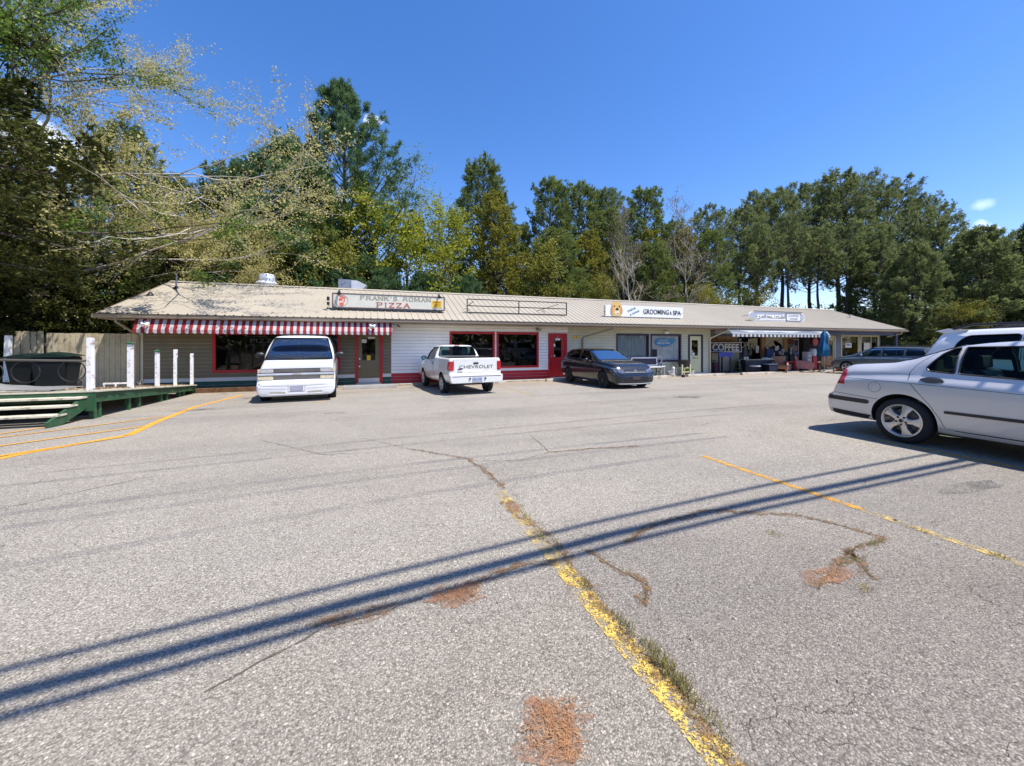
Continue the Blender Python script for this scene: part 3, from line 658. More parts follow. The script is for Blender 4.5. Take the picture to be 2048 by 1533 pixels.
mb = MB(); mb.prism([(18.0, 1.0), (20.40, .97), (20.33, 1.48), (17.95, 1.46)], 'y', 17.19, 17.199); mb.build('sign_face', mat('sign_black', (.012, .012, .02), .5), cs)
text('sign_lettering', 'COFFEE', M['paper'], cs, 19.17, 17.186, 1.225, 2.05, .44, bold=.035, tilt=-.8)
for x in (18.0, 20.3): MB().box(x, x + .05, 17.26, 17.68, 1.36, 1.40).build('sign_bracket', M['black'], cs)
mb = MB(); mb.box(17.95, 20.3, 17.60, 17.69, 1.56, 1.68); mb.box(19.0, 20.3, 17.60, 17.69, 1.70, 1.96); part(mb, 'wood_panel', M['wood_l'], each=True)

# ---- roof
RE, RR, ZE, ZR = 15.6, 20.15, 2.38, 4.05
def roofmat():
    m, n, l, p = nodemat('cream_metal_roof'); p.inputs['Roughness'].default_value = .5; p.inputs['Metallic'].default_value = .0
    tc = n.new('ShaderNodeTexCoord')
    mp = n.new('ShaderNodeMapping'); mp.inputs['Scale'].default_value = (5.0, 14, 14); l.new(tc.outputs['Object'], mp.inputs[0])
    z = n.new('ShaderNodeTexNoise'); z.inputs['Scale'].default_value = 1.0; z.inputs['Detail'].default_value = 8; z.inputs['Roughness'].default_value = .8; z.inputs['Distortion'].default_value = 1.5; l.new(mp.outputs[0], z.inputs['Vector'])
    sx = n.new('ShaderNodeSeparateXYZ'); l.new(tc.outputs['Object'], sx.inputs[0])
    lr = n.new('ShaderNodeMapRange'); lr.inputs[1].default_value = -18.5; lr.inputs[2].default_value = -14.5; lr.inputs[3].default_value = .0; lr.inputs[4].default_value = -.13; l.new(sx.outputs[0], lr.inputs[0])
    ry = n.new('ShaderNodeMapRange'); ry.inputs[1].default_value = -4.4; ry.inputs[2].default_value = 0; ry.inputs[3].default_value = -.06; ry.inputs[4].default_value = .02; l.new(sx.outputs[1], ry.inputs[0])
    a = n.new('ShaderNodeMath'); l.new(z.outputs[0], a.inputs[0]); l.new(lr.outputs[0], a.inputs[1])
    a2 = n.new('ShaderNodeMath'); l.new(a.outputs[0], a2.inputs[0]); l.new(ry.outputs[0], a2.inputs[1])
    r = n.new('ShaderNodeMapRange'); r.inputs[1].default_value = .525; r.inputs[2].default_value = .56; r.inputs[4].default_value = .8; l.new(a2.outputs[0], r.inputs[0])
    n2 = n.new('ShaderNodeTexNoise'); n2.inputs['Scale'].default_value = .8; n2.inputs['Detail'].default_value = 6; l.new(tc.outputs['Object'], n2.inputs['Vector'])
    m1 = n.new('ShaderNodeMix'); m1.data_type = 'RGBA'; m1.inputs['A'].default_value = (.34, .30, .23, 1); m1.inputs['B'].default_value = (.43, .385, .305, 1); l.new(n2.outputs[0], m1.inputs['Factor'])
    m2 = n.new('ShaderNodeMix'); m2.data_type = 'RGBA'; m2.inputs['B'].default_value = (.13, .12, .09, 1); l.new(m1.outputs['Result'], m2.inputs['A']); l.new(r.outputs[0], m2.inputs['Factor'])
    l.new(m2.outputs['Result'], p.inputs['Base Color']); return m
M['roof'] = roofmat()
mb = MB(); x = -8.3; prof = []
while x < 33.0:
    prof += [(x, 0), (x + .20, 0), (x + .215, .023), (x + .245, .023), (x + .26, 0)]; x += .26
prof.append((33.05, 0)); n = len(prof)
for ye, ze in ((RE, ZE), (24.7, ZE)):
    vs = [(px_, ye, ze + h) for px_, h in prof] + [(px_, RR, ZR + h) for px_, h in prof]
    mb.add(vs, [(i, i + 1, n + i + 1, n + i) for i in range(n - 1)])
vs = [(-8.3, RE, ZE - .04), (33.05, RE, ZE - .04), (33.05, RR, ZR - .05), (-8.3, RR, ZR - .05), (-8.3, 24.7, ZE - .04), (33.05, 24.7, ZE - .04)]
mb.add(vs, [(0, 1, 2, 3), (3, 2, 5, 4)])
roof = part(mb, 'roof', M['roof'], fix=False)
mb = MB(); mb.prism([(RR - .16, ZR - .035), (RR, ZR + .03), (RR + .16, ZR - .035), (RR + .16, ZR - .02), (RR, ZR + .05), (RR - .16, ZR - .02)], 'x', -8.32, 33.07); part(mb, 'ridge_cap', M['roof'], roof)
mb = MB()
for x_ in (-8.33, 33.05):
    mb.prism([(RE, ZE - .1), (RR, ZR - .12), (24.7, ZE - .1), (24.7, ZE + .012), (RR, ZR + .02), (RE, ZE + .012)], 'x', x_, x_ + .03)
part(mb, 'rake_board', M['gutter'], roof, each=True)
mb = MB(); mb.box(-8.3, 33.05, RE + .03, RE + .05, ZE - .16, ZE - .02); part(mb, 'fascia', M['red_dark'], roof)
mb = MB(); mb.prism([(RE + .025, 2.23), (RE - .07, 2.23), (RE - .10, 2.27), (RE - .10, 2.335), (RE - .115, 2.345), (RE - .09, 2.35), (RE - .085, 2.275), (RE - .06, 2.245), (RE + .01, 2.245), (RE + .01, 2.34), (RE + .025, 2.34)], 'x', -8.36, 33.08)
for x_ in (-8.38, 33.08): mb.box(x_, x_ + .02, RE - .11, RE + .03, 2.225, 2.35)
gut = part(mb, 'gutter', M['gutter'], roof)
mb = MB(); mb.box(-8.3, 17.15, RE + .06, WY - .02, 2.205, 2.215); mb.box(26.55, 33.0, RE + .06, WY - .02, 2.205, 2.215); part(mb, 'soffit', M['soffit'], roof)
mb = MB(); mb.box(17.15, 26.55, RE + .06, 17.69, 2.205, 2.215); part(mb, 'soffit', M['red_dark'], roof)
mb = MB(); mb.box(25.3, 32.7, 15.85, 15.95, 1.98, 2.20); mb.box(32.5, 32.68, 15.86, 15.94, -.2, 1.98); part(mb, 'porch_beam', M['navy'])
def spout(pts, m, x=None): part(MB().tube(pts, .038, 8), 'downspout', m, gut, smooth=40)
spout([(-7.85, 15.57, 2.26), (-7.85, 15.6, 2.12), (-7.65, 16.36, 1.72), (-7.66, 16.42, 1.6), (-7.66, 16.42, -.15)], M['gutter'])
spout([(10.45, 15.57, 2.26), (10.45, 15.6, 2.14), (9.30, 16.36, 1.75), (9.3, 16.43, 1.66), (9.3, 16.43, -.15)], M['gutter'])
spout([(17.55, 15.57, 2.26), (17.55, 15.6, 2.14), (17.2, 16.36, 1.75), (17.19, 16.43, 1.66), (17.19, 16.43, -.15)], M['cream_sid'])
spout([(32.6, 15.57, 2.26), (32.6, 15.62, 2.1), (32.45, 16.3, 1.9)], M['ivory_dim'])
# ---- awnings
def stripemat(name, ca, cb, pitch, x0):
    m, n, l, p = nodemat(name); p.inputs['Roughness'].default_value = .8
    tc = n.new('ShaderNodeTexCoord'); sx = n.new('ShaderNodeSeparateXYZ'); l.new(tc.outputs['Object'], sx.inputs[0])
    a = n.new('ShaderNodeMath'); a.operation = 'SUBTRACT'; a.inputs[1].default_value = x0; l.new(sx.outputs[0], a.inputs[0])
    b = n.new('ShaderNodeMath'); b.operation = 'MULTIPLY'; b.inputs[1].default_value = 1 / pitch; l.new(a.outputs[0], b.inputs[0])
    c = n.new('ShaderNodeMath'); c.operation = 'FRACT'; l.new(b.outputs[0], c.inputs[0])
    d = n.new('ShaderNodeMath'); d.operation = 'LESS_THAN'; d.inputs[1].default_value = .5; l.new(c.outputs[0], d.inputs[0])
    nz = n.new('ShaderNodeTexNoise'); nz.inputs['Scale'].default_value = 7; nz.inputs['Detail'].default_value = 6; l.new(tc.outputs['Object'], nz.inputs['Vector'])
    mx = n.new('ShaderNodeMix'); mx.data_type = 'RGBA'; mx.inputs['A'].default_value = cb + (1,); mx.inputs['B'].default_value = ca + (1,); l.new(d.outputs[0], mx.inputs['Factor'])
    m2 = n.new('ShaderNodeMix'); m2.data_type = 'RGBA'; m2.blend_type = 'MULTIPLY'; m2.inputs['B'].default_value = (.78, .78, .78, 1); l.new(mx.outputs['Result'], m2.inputs['A']); l.new(nz.outputs[0], m2.inputs['Factor'])
    l.new(m2.outputs['Result'], p.inputs['Base Color']); return m
def awning(x0, x1, yt, zt, yb, zb, zv, pitch, m, name='awning'):
    mb = MB(); k = int(round((x1 - x0) / pitch * 2)); w = (x1 - x0) / k
    for i in range(k):
        a = x0 + i * w; b = a + w; sc = 4
        sg = .006 * math.sin(i * 1.7)
        mb.quad((a, yb + sg, zb), (b, yb + sg, zb), (b, yt, zt), (a, yt, zt))
        for j in range(sc):
            p = a + w * j / sc; q = a + w * (j + 1) / sc
            za = zv + .035 - .035 * math.sin(math.pi * j / sc); zc = zv + .035 - .035 * math.sin(math.pi * (j + 1) / sc)
            mb.quad((p, yb + sg + .004, za), (q, yb + sg + .004, zc), (q, yb + sg, zb), (p, yb + sg, zb))
    for xx in (x0, x1): mb.add([(xx, yb, zb), (xx, yt, zt), (xx, WY - .02, zt), (xx, WY - .02, zb), (xx, yb, zv + .03), (xx, WY - .02, zv + .03)], [(0, 1, 2, 3), (0, 3, 5, 4)])
    a = part(mb, name, m, fix=False)
    b = MB()
    b.tube([(x0, yb + .02, zb), (x1, yb + .02, zb)], .012, 6)
    for i in range(int((x1 - x0) / 1.9) + 1): b.tube([(x0 + .02 + i * (x1 - x0 - .04) / int((x1 - x0) / 1.9), yb + .02, zb), (x0 + .02 + i * (x1 - x0 - .04) / int((x1 - x0) / 1.9), WY - .02, zb + .15)], .01, 6)
    part(b, 'awning_frame', M['alu'], a)
    return a
M['stripes'] = stripemat('red_white_stripes', (.27, .012, .016), (.52, .50, .50), .21, -7.38 - 12.4)
awning(-7.38, .50, 15.66, 2.225, 15.50, 1.88, 1.745, .21, M['stripes'])
M['awn2'] = mat('white_awning_cloth', (.44, .455, .45), .8, var=.08); M['stripes2'] = stripemat('grey_white_stripes', (.10, .10, .12), (.66, .66, .66), .30, 17.6 - 12.4)
a2 = awning(17.6, 25.25, 15.60, 2.22, 15.38, 1.94, 1.935, .15, M['awn2'])
awning(17.6, 25.25, 15.378, 1.935, 15.378, 1.93, 1.79, .15, M['stripes2'], 'awning_valance')
def ridge_line(seed, base, amp):
    rnd = random.Random(seed); k = 46; P = []
    for i in range(k + 1):
        t = i / k; P.append((17.62 + 7.6 * t, base + amp * (.5 + .5 * math.sin(t * 17 + seed)) * (.6 + .4 * math.sin(t * 7.3 + seed * 2)) + rnd.uniform(-.008, .008)))
    return P
for s_, (b_, am, c_) in enumerate(((2.06, .13, (.13, .15, .18)), (2.02, .09, (.21, .235, .27)))):
    P = ridge_line(s_ * 2 + 1, b_, am); mb = MB(); k = len(P)
    f_ = lambda z: 15.38 + (z - 1.94) / (2.22 - 1.94) * .22 - .012 - .003 * s_
    mb.add([(x, f_(z), z) for x, z in P] + [(x, f_(1.955), 1.955) for x, z in P], [(i, i + 1, k + i + 1, k + i) for i in range(k - 1)])
    part(mb, 'mountain_print', mat('mountain_print', c_, .8, var=.05), a2, fix=False)

# ---- walk and wheel stops
mb = MB(); mb.box(-6.2, 15.3, 15.95, 17.7, -.33, -.198); mb.box(15.31, 33, 15.92, 17.72, -.33, -.2)
tag(mb.build('sidewalk', M['conc'], bevel=.012), kind='structure')
mb = MB(); mb.box(-6.1, -3.1, 15.72, 15.88, -.27, -.10); sl = mb.build('timber_beam', M['wood'], bevel=.01); tag(sl, 'long brown timber lying along the green wall base', 'timber')
def wheel_stop(x, y, w, m, label, rz=0, h=.13):
    r_ = root('wheel_stop', label, 'wheel stop', (x, y, GZ(y) - .003), rz, 'concrete wheel stops in front of the shops')
    MB().prism([(-.085, 0), (.085, 0), (.07, h * .75), (.045, h), (-.045, h), (-.07, h * .75)], 'x', -w / 2, w / 2).build('stop_body', m, r_, bevel=.008)
    return r_
wheel_stop(-.28, 15.18, 1.85, M['conc2'], 'grey concrete wheel stop below the glazed khaki door', .01, .15)
wheel_stop(4.15, 15.45, 1.9, M['conc'], 'pale concrete wheel stop just right of the white pickup', .02)
wheel_stop(7.9, 15.62, 1.8, M['conc'], 'concrete wheel stop behind the dark hatchback at the red door', -.02)
wheel_stop(12.2, 15.2, 2.4, M['conc'], 'pale wheel stop before the white porch bench', -.03)
wheel_stop(16.0, 15.55, 2.4, M['conc'], 'pale wheel stop before the ivory door', -.02)
wheel_stop(19.6, 15.5, 2.4, M['conc'], 'pale wheel stop before the bar stools', -.02)
mb = MB(); mb.lathe([(0, .14), (.05, .135), (.08, .1), (.09, .04), (.09, 0)], 14); o = mb.build('kerb_block', M['black'], smooth=40); o.location = (14.35, 15.35, -.24); tag(o, 'small black rounded block between two pale wheel stops', 'block')

# ---- roof signs
fs = root('light_box_sign', "ivory FRANK'S ROMAN PIZZA light box sign with a yellow panel", 'sign', (.48, 16.6, 2.75))
T = Matrix.Translation((-.48, -16.6, -2.75))
def sp_(mb, name, m, par, T=T, **k):
    if name in ('sign_leg', 'frame_bar', 'frame_brace', 'dog_ear'): return mb.build(name, m, par, each=True, T=T)
    o = mb.build(name, m, par, **k); o.matrix_local = T.copy(); return o
M['sign_face'] = mat('ivory_sign_face', (.66, .64, .55), .5, var=.06); M['sign_frame'] = mat('bronze_frame', (.16, .12, .10), .5)
mb = MB(); mb.box(-1.67, 2.63, 16.512, 16.70, 2.87, 3.38); sp_(mb, 'sign_face', M['sign_face'], fs)
mb = MB()
for c in ((-1.72, -1.67, 2.83, 3.42), (2.63, 2.68, 2.83, 3.42), (-1.67, 2.63, 3.38, 3.42), (-1.67, 2.63, 2.83, 2.87)): mb.box(c[0], c[1], 16.50, 16.71, c[2], c[3])
sp_(mb, 'sign_frame', M['sign_frame'], fs, bevel=.006)
mb = MB()
for x_ in (-1.5, .5, 2.45): mb.box(x_, x_ + .05, 16.58, 16.62, 2.70, 2.83); mb.tube([(x_, 16.68, 3.3), (x_, 17.9, 3.2)], .015, 6)
mb.tube([(-1.85, 16.5, 3.25), (-1.85, 16.5, 3.1)], .05, 8); mb.tube([(-1.85, 16.5, 3.05), (-1.85, 16.5, 2.93)], .05, 8); mb.tube([(-1.82, 16.5, 2.92), (-1.95, 16.5, 2.72)], .012, 6)
sp_(mb, 'sign_leg', M['black'], fs)
def txt(s, m, x, z, w, h, par, y, T, **k):
    return text('sign_lettering', s, m, par, x, y, z, w, h, T=T, **k)
def serif_text(s, m, x, z, w, h, par, y, T):
    """roman capitals with slab serifs, built stroke by stroke"""
    G = {'F': [(0, 0, 0, 1), (0, 1, .7, 1), (0, .53, .5, .53), ('s', 0, 0), ('v', .7, 1), ('v', .5, .53)], 'R': [(0, 0, 0, 1), (0, 1, .5, 1), (.5, 1, .66, .88), (.66, .88, .66, .65), (.66, .65, .5, .52), (0, .52, .5, .52), (.4, .52, .75, 0), ('s', 0, 0), ('s', .75, 0)],
         'A': [(0, 0, .4, 1), (.4, 1, .8, 0), (.17, .36, .63, .36), ('s', 0, 0), ('s', .8, 0)], 'N': [(0, 0, 0, 1), (0, 1, .75, 0), (.75, 0, .75, 1), ('s', 0, 0), ('s', 0, 1), ('s', .75, 1)],
         'K': [(0, 0, 0, 1), (0, .4, .65, 1), (.22, .6, .72, 0), ('s', 0, 0), ('s', 0, 1), ('s', .65, 1), ('s', .72, 0)], "'": [(.1, .72, .14, 1)], 'S': [(.6, .85, .45, 1), (.45, 1, .15, 1), (.15, 1, 0, .83), (0, .83, .05, .62), (.05, .62, .55, .4), (.55, .4, .62, .2), (.62, .2, .48, 0), (.48, 0, .12, 0), (.12, 0, 0, .16), ('v', .6, .9), ('v', 0, .12)],
         'O': [(.2, 0, 0, .25), (0, .25, 0, .75), (0, .75, .2, 1), (.2, 1, .55, 1), (.55, 1, .75, .75), (.75, .75, .75, .25), (.75, .25, .55, 0), (.55, 0, .2, 0)], 'M': [(0, 0, .05, 1), (.05, 1, .45, .1), (.45, .1, .85, 1), (.85, 1, .9, 0), ('s', 0, 0), ('s', .9, 0), ('s', .05, 1), ('s', .85, 1)],
         'P': [(0, 0, 0, 1), (0, 1, .5, 1), (.5, 1, .68, .87), (.68, .87, .68, .62), (.68, .62, .5, .48), (.5, .48, 0, .48), ('s', 0, 0), ('s', 0, 1)], 'I': [(.12, 0, .12, 1), ('s', .12, 0), ('s', .12, 1)], 'Z': [(0, 1, .7, 1), (.7, 1, 0, 0), (0, 0, .7, 0), ('v', 0, .92), ('v', .7, .08)], ' ': []}
    W = {' ': .45, "'": .3, 'I': .3, 'M': .95}; tot = sum(W.get(c, .78) + .35 for c in s) - .35; u = w / tot; X = x - w / 2; mb = MB(); t = h * .085
    for c in s:
        cw = W.get(c, .78)
        for g in G[c]:
            if g[0] == 's': a, b = (g[1] - .16, g[2]), (g[1] + .16, g[2]); th = t * .7
            elif g[0] == 'v': a, b = (g[1], g[2] - .1), (g[1], g[2] + .1); th = t * .7
            else: a, b = g[:2], g[2:]; th = t
            A = Vector((X + a[0] * u, z - h / 2 + a[1] * h)); B = Vector((X + b[0] * u, z - h / 2 + b[1] * h)); d = (B - A).normalized() if (B - A).length > 0 else Vector((1, 0)); nn = Vector((-d.y, d.x)) * th * (1.35 if abs(d.y) > .5 else .8); A -= d * th * .5; B += d * th * .5
            q = len(mb.v); P = [A + nn, A - nn, B - nn, B + nn]; yo = .0004 * (q % 7)
            mb.add([(p.x, y - yo, p.y) for p in P] + [(p.x, y + .008, p.y) for p in P], [(0, 1, 2, 3), (0, 4, 5, 1), (1, 5, 6, 2), (2, 6, 7, 3), (3, 7, 4, 0)])
        X += (cw + .35) * u
    o = mb.build('sign_lettering', m, par); o.matrix_local = T.copy(); return o
M['let_grey'] = mat('faded_grey_lettering', (.33, .32, .22), .6); M['let_red'] = mat('faded_red_lettering', (.42, .10, .06), .6)
serif_text("FRANK'S ROMAN", M['let_grey'], .70, 3.265, 2.75, .14, fs, 16.505, T)
serif_text('PIZZA', M['let_red'], .58, 3.00, 1.25, .175, fs, 16.505, T)
mb = MB(); mb.box(2.14, 2.56, 16.500, 16.511, 2.95, 3.24); yp = sp_(mb, 'delivery_panel', mat('yellow_panel', (.85, .55, .03), .5, var=.03), fs)
txt('DELIVERY', M['let_red'], 2.35, 3.18, .34, .07, fs, 16.496, T); txt('AVAILABLE', M['let_red'], 2.35, 3.085, .3, .035, fs, 16.496, T); txt('687-1111', M['sign_frame'], 2.35, 3.01, .28, .05, fs, 16.496, T)
mb = MB(); P = oval(-1.38, 3.13, .235, .225, 32)
mb.tube([(x, 16.506, z) for x, z in P + P[:1]], .006, 5); sp_(mb, 'emblem_ring', M['let_grey'], fs)
mb = MB()
for bl in ([(-1.46, 3.34), (-1.25, 3.26), (-1.23, 3.22), (-1.3, 3.22), (-1.44, 3.29)], oval(-1.40, 3.17, .075, .05, 10), [(-1.28, 3.2), (-1.25, 3.2), (-1.26, 3.08), (-1.31, 3.06)], [(-1.45, 3.03), (-1.33, 3.05), (-1.29, 3.0), (-1.31, 2.92), (-1.37, 2.9), (-1.44, 2.96)]):
    mb.prism(bl, 'y', 16.502, 16.511)
sp_(mb, 'emblem', mat('emblem_red', (.72, .12, .07), .6), fs)
def floodlamp(x, y, z, label, heads=1, ang=0, m=None, size=1.0, name='flood_lamp', cat='lamp', group='lamps over the shop signs'):
    r_ = root(name, label, cat, (x, y, z), ang, group)
    for k in range(heads):
        s_ = 0 if heads == 1 else (-1 if k == 0 else 1)
        Mx = Matrix.Translation((s_ * .10 * size, -.04, -.02)) @ Matrix.Rotation(R(38 * s_), 4, 'Y') @ Matrix.Rotation(R(140), 4, 'X')
        MB().lathe([(0, -.02), (.03 * size, -.02), (.045 * size, .03), (.075 * size, .11), (.07 * size, .12), (0, .1)], 14, Mx).build('lamp_head', m or M['black'], r_, smooth=40)
    MB().box(-.04, .04, -.01, .03, -.03, .05).build('lamp_bracket', M['grey'], r_, bevel=.005)
    return r_
floodlamp(-1.45, 16.46, 3.48, 'black flood lamp over the round red emblem', 1)
floodlamp(2.42, 16.46, 3.48, 'black flood lamp over the yellow sign panel', 1)
g2 = 'twin flood lamps under the eave'
floodlamp(-7.05, 15.52, 2.10, 'white twin flood lamp on the left end of the striped awning', 2, 0, M['white'], .85, group=g2)
floodlamp(-.22, 15.52, 2.14, 'white twin flood lamp on the striped awning above the khaki door', 2, 0, M['white'], .85, group=g2)
floodlamp(6.95, 16.42, 2.12, 'grey twin flood lamp under the eave by the red door', 2, 0, M['grey'], .9, group=g2)
floodlamp(14.15, 16.40, 2.08, 'white twin flood lamp above the window with the blue oval', 2, 0, M['white'], 1.0, group=g2)
o = root('security_camera', 'small black camera at the top left of the white wall', 'camera', (.75, 16.45, 2.12)); MB().tube([(0, .05, .05), (0, -.02, .03), (.08, -.1, -.02)], .022, 8).build('camera_body', M['black'], o, smooth=40); MB().lathe([(0, 0), (.04, 0), (.045, .02), (0, .03)], 12, Matrix.Translation((0, .02, .05))).build('camera_base', M['black'], o)
o = root('notice_plate', 'small yellow notice with a black mark beside the red door', 'notice', (8.92, 16.47, 1.74)); MB().box(-.14, .14, -.01, .01, -.08, .08).build('plate', M['yellow'], o, bevel=.004); MB().prism(oval(.05, 0, .03, .03, 10), 'y', -.014, -.0101).build('plate_mark', M['black'], o)
# empty steel frame
ef = root('sign_frame', 'empty black steel sign frame standing on the roof', 'sign frame', (6.1, 16.6, 2.75)); T2 = Matrix.Translation((-6.1, -16.6, -2.75))
mb = MB()
for a, b in (((3.66, 3.38), (8.52, 3.38)), ((3.68, 2.80), (8.52, 2.80)), ((3.68, 3.09), (8.52, 3.09)), ((3.67, 2.80), (3.67, 3.38)), ((8.51, 2.80), (8.51, 3.38)), ((6.08, 2.8), (6.08, 3.38))):
    mb.tube([(a[0], 16.6, a[1]), (b[0], 16.6, b[1])], .027, 4)
sp_(mb, 'frame_bar', M['black'], ef, T2)
mb = MB()
for a, b in (((3.72, 16.62, 3.1), (4.1, 17.2, 3.36)), ((8.1, 16.62, 3.3), (7.2, 17.2, 3.0)), ((3.8, 16.6, 2.8), (3.8, 16.5, 2.71)), ((8.2, 16.6, 2.8), (8.2, 16.5, 2.71)), ((3.55, 16.62, 2.95), (3.7, 16.62, 2.95)), ((7.4, 16.6, 2.9), (7.2, 16.5, 2.98))): mb.tube([a, b], .016, 4)
sp_(mb, 'frame_brace', M['black'], ef, T2)
# grooming sign
gs = root('grooming_sign', 'white GROOMING & SPA board with a painted dog head', 'sign', (13.07, 16.6, 2.75)); T3 = Matrix.Translation((-13.07, -16.6, -2.75))
sp_(MB().box(10.67, 15.48, 16.58, 16.61, 2.80, 3.37), 'sign_board', mat('white_board', (.82, .82, .81), .5, var=.02), gs, T3)
mb = MB(); mb.box(10.60, 10.62, 16.60, 16.63, 2.74, 3.33)
for x_ in (11.2, 12.2, 13.4, 14.6): mb.box(x_, x_ + .03, 16.60, 16.63, 2.70, 2.80); mb.tube([(x_, 16.62, 3.2), (x_, 17.6, 3.1)], .012, 5)
sp_(mb, 'sign_leg', M['black'], gs, T3)
D = lambda pts: [(11.30 + x * .36, 3.18 + z * .38) for x, z in pts]
M['fur'] = mat('painted_fur', (.72, .47, .16), .6, var=.12, vscale=7); M['fur2'] = mat('painted_ear', (.60, .30, .10), .6, var=.1, vscale=8)
sp_(MB().prism(rounded(D([(-.45, .95), (.15, 1.0), (.6, .75), (.85, .2), (.95, -.3), (.8, -.8), (.5, -.98), (-.55, -.98), (-.75, -.7), (-.95, -.2), (-.85, .4), (-.75, .7)]), .08), 'y', 16.555, 16.579), 'dog_head', M['fur'], gs, T3)
mb = MB()
for s_ in (-1, 1): mb.prism(rounded(D([(s_ * .7, .5), (s_ * .95, -.1), (s_ * .9, -.6), (s_ * .62, -.75), (s_ * .6, -.1)]), .03), 'y', 16.548, 16.5548)
sp_(mb, 'dog_ear', M['fur2'], gs, T3)
mb = MB(); mb.prism(D(oval(.05, -.05, .24, .17, 14)), 'y', 16.545, 16.5545)
for s_ in (-1, 1): mb.prism(D(oval(s_ * .4 + .02, .33, .13, .08, 10)), 'y', 16.546, 16.5546)
mb.prism(D([(-.12, -.55), (.1, -.66), (.3, -.5), (.12, -.8)]), 'y', 16.5462, 16.5548); sp_(mb, 'dog_face', mat('dog_dark', (.06, .03, .025), .4), gs, T3)
sp_(MB().prism(rounded(D([(-.3, -.25), (.35, -.25), (.4, -.62), (.1, -.9), (-.3, -.7)]), .03), 'y', 16.5475, 16.5552), 'dog_muzzle', mat('dog_muzzle', (.75, .68, .52), .6), gs, T3)
M['ink'] = mat('dark_ink', (.02, .025, .04), .5); M['teal'] = mat('teal_ink', (.05, .24, .26), .5)
txt('GROOMING', M['ink'], 13.72, 3.09, 1.62, .26, gs, 16.574, T3, bold=.015); txt('&', M['ink'], 14.66, 3.06, .13, .17, gs, 16.574, T3); txt('SPA', M['ink'], 15.06, 3.07, .52, .25, gs, 16.574, T3, bold=.015)
sp_(MB().box(14.80, 15.40, 16.574, 16.58, 3.045, 3.055), 'flourish', M['ink'], gs, T3)
txt('SHEAR', M['teal'], 12.2, 3.17, .52, .10, gs, 16.574, T3, tilt=22); txt('& SHINE', M['teal'], 12.38, 3.01, .60, .09, gs, 16.574, T3, tilt=22)
# coffee house sign
rs = root('coffee_house_sign', 'rounded grey get roasted COFFEE HOUSE sign on the roof', 'sign', (22.5, 16.6, 2.75)); T4 = Matrix.Translation((-22.5, -16.6, -2.75))
def pill(x0, x1, z0, z1, r, n=10):
    P = []
    for cx, cz, a0 in ((x1 - r, z1 - r, 0), (x0 + r, z1 - r, 90), (x0 + r, z0 + r, 180), (x1 - r, z0 + r, 270)):
        P += [(cx + r * math.cos(R(a0 + 90 * i / n)), cz + r * math.sin(R(a0 + 90 * i / n))) for i in range(n + 1)]
    return P
sp_(MB().prism(pill(20.22, 24.86, 2.76, 3.30, .265), 'y', 16.58, 16.63), 'sign_rim', M['white'], rs, T4)
sp_(MB().prism(pill(20.28, 24.80, 2.81, 3.25, .21), 'y', 16.572, 16.579), 'sign_board', mat('grey_blue_board', (.42, .45, .53), .6, var=.06), rs, T4)
sp_(MB().prism(pill(20.75, 23.2, 2.83, 2.95, .05), 'y', 16.568, 16.5715), 'sign_swash', M['white'], rs, T4)
for s_, m_, y_, b_ in ((.03, M['ink'], 16.566, .06), (0, M['white'], 16.56, .035)):
    txt('get roasted', m_, 21.93 + s_, 3.04 - s_ * .5, 2.25, .30, rs, y_, T4, bold=b_)
sp_(MB().prism(pill(23.22, 24.52, 2.80, 3.26, .06), 'y', 16.562, 16.57), 'sign_panel', M['ink'], rs, T4)
sp_(MB().prism(pill(23.27, 24.47, 2.83, 3.23, .06), 'y', 16.555, 16.5615), 'sign_panel', M['white'], rs, T4)
txt('COFFEE', mat('grey_ink', (.3, .32, .34), .6), 23.87, 3.13, .85, .10, rs, 16.55, T4); txt('HOUSE', mat('grey_ink', (.3, .32, .34), .6), 23.87, 2.94, .65, .10, rs, 16.55, T4)
mb = MB()
for x_ in (20.9, 22.5, 24.2): mb.box(x_, x_ + .03, 16.60, 16.63, 2.68, 2.77); mb.tube([(x_, 16.64, 3.2), (x_, 17.6, 3.1)], .012, 5)
mb.tube([(20.6, 16.56, 3.34), (24.6, 16.56, 3.34)], .02, 6)
sp_(mb, 'sign_leg', M['black'], rs, T4)
sp_(MB().prism(rounded([(20.25, 2.80), (20.65, 2.80), (20.6, 2.9), (20.4, 2.94), (20.28, 2.88)], .03), 'y', 16.565, 16.5715), 'cup_emblem', M['ivory_dim'], rs, T4)

# ---- roof furniture
v = root('roof_vent', 'mushroom shaped metal roof vent behind the ridge', 'roof vent', (-4.93, 20.75, 3.8))
MB().lathe([(.36, 0), (.36, .30), (.45, .33), (.47, .42), (.40, .50), (.34, .54), (.33, .78), (.27, .86), (0, .88)], 28).build('vent_hood', M['alu'], v, smooth=40)
MB().lathe([(.36, .30), (.365, .31), (.36, .32)], 28).build('vent_base', M['black'], v)
v = root('exhaust_duct', 'boxy galvanised duct with a pointed end behind the ridge', 'duct', (-1.3, 20.6, 3.8))
MB().prism([(-.55, 0), (-.55, .80), (.30, .76), (.75, .55), (.30, .1), (.3, 0)], 'y', 0, .8).build('duct_box', M['alu'], v, bevel=.01)
MB().box(-.56, .0, -.006, -.002, .02, .79).box(.0, .03, -.02, .0, .0, .79).build('duct_panel', M['grey'], v)
v = root('vent_pipe', 'thin grey pipe standing at the left end of the roof', 'pipe', (-7.66, 19.0, 3.6)); MB().tube([(0, 0, 0), (0, 0, .62)], .03, 8).build('pipe_body', M['grey'], v, smooth=40); MB().lathe([(.13, 0), (.04, .12), (.035, .14)], 14).build('pipe_flashing', M['black'], v, smooth=40)
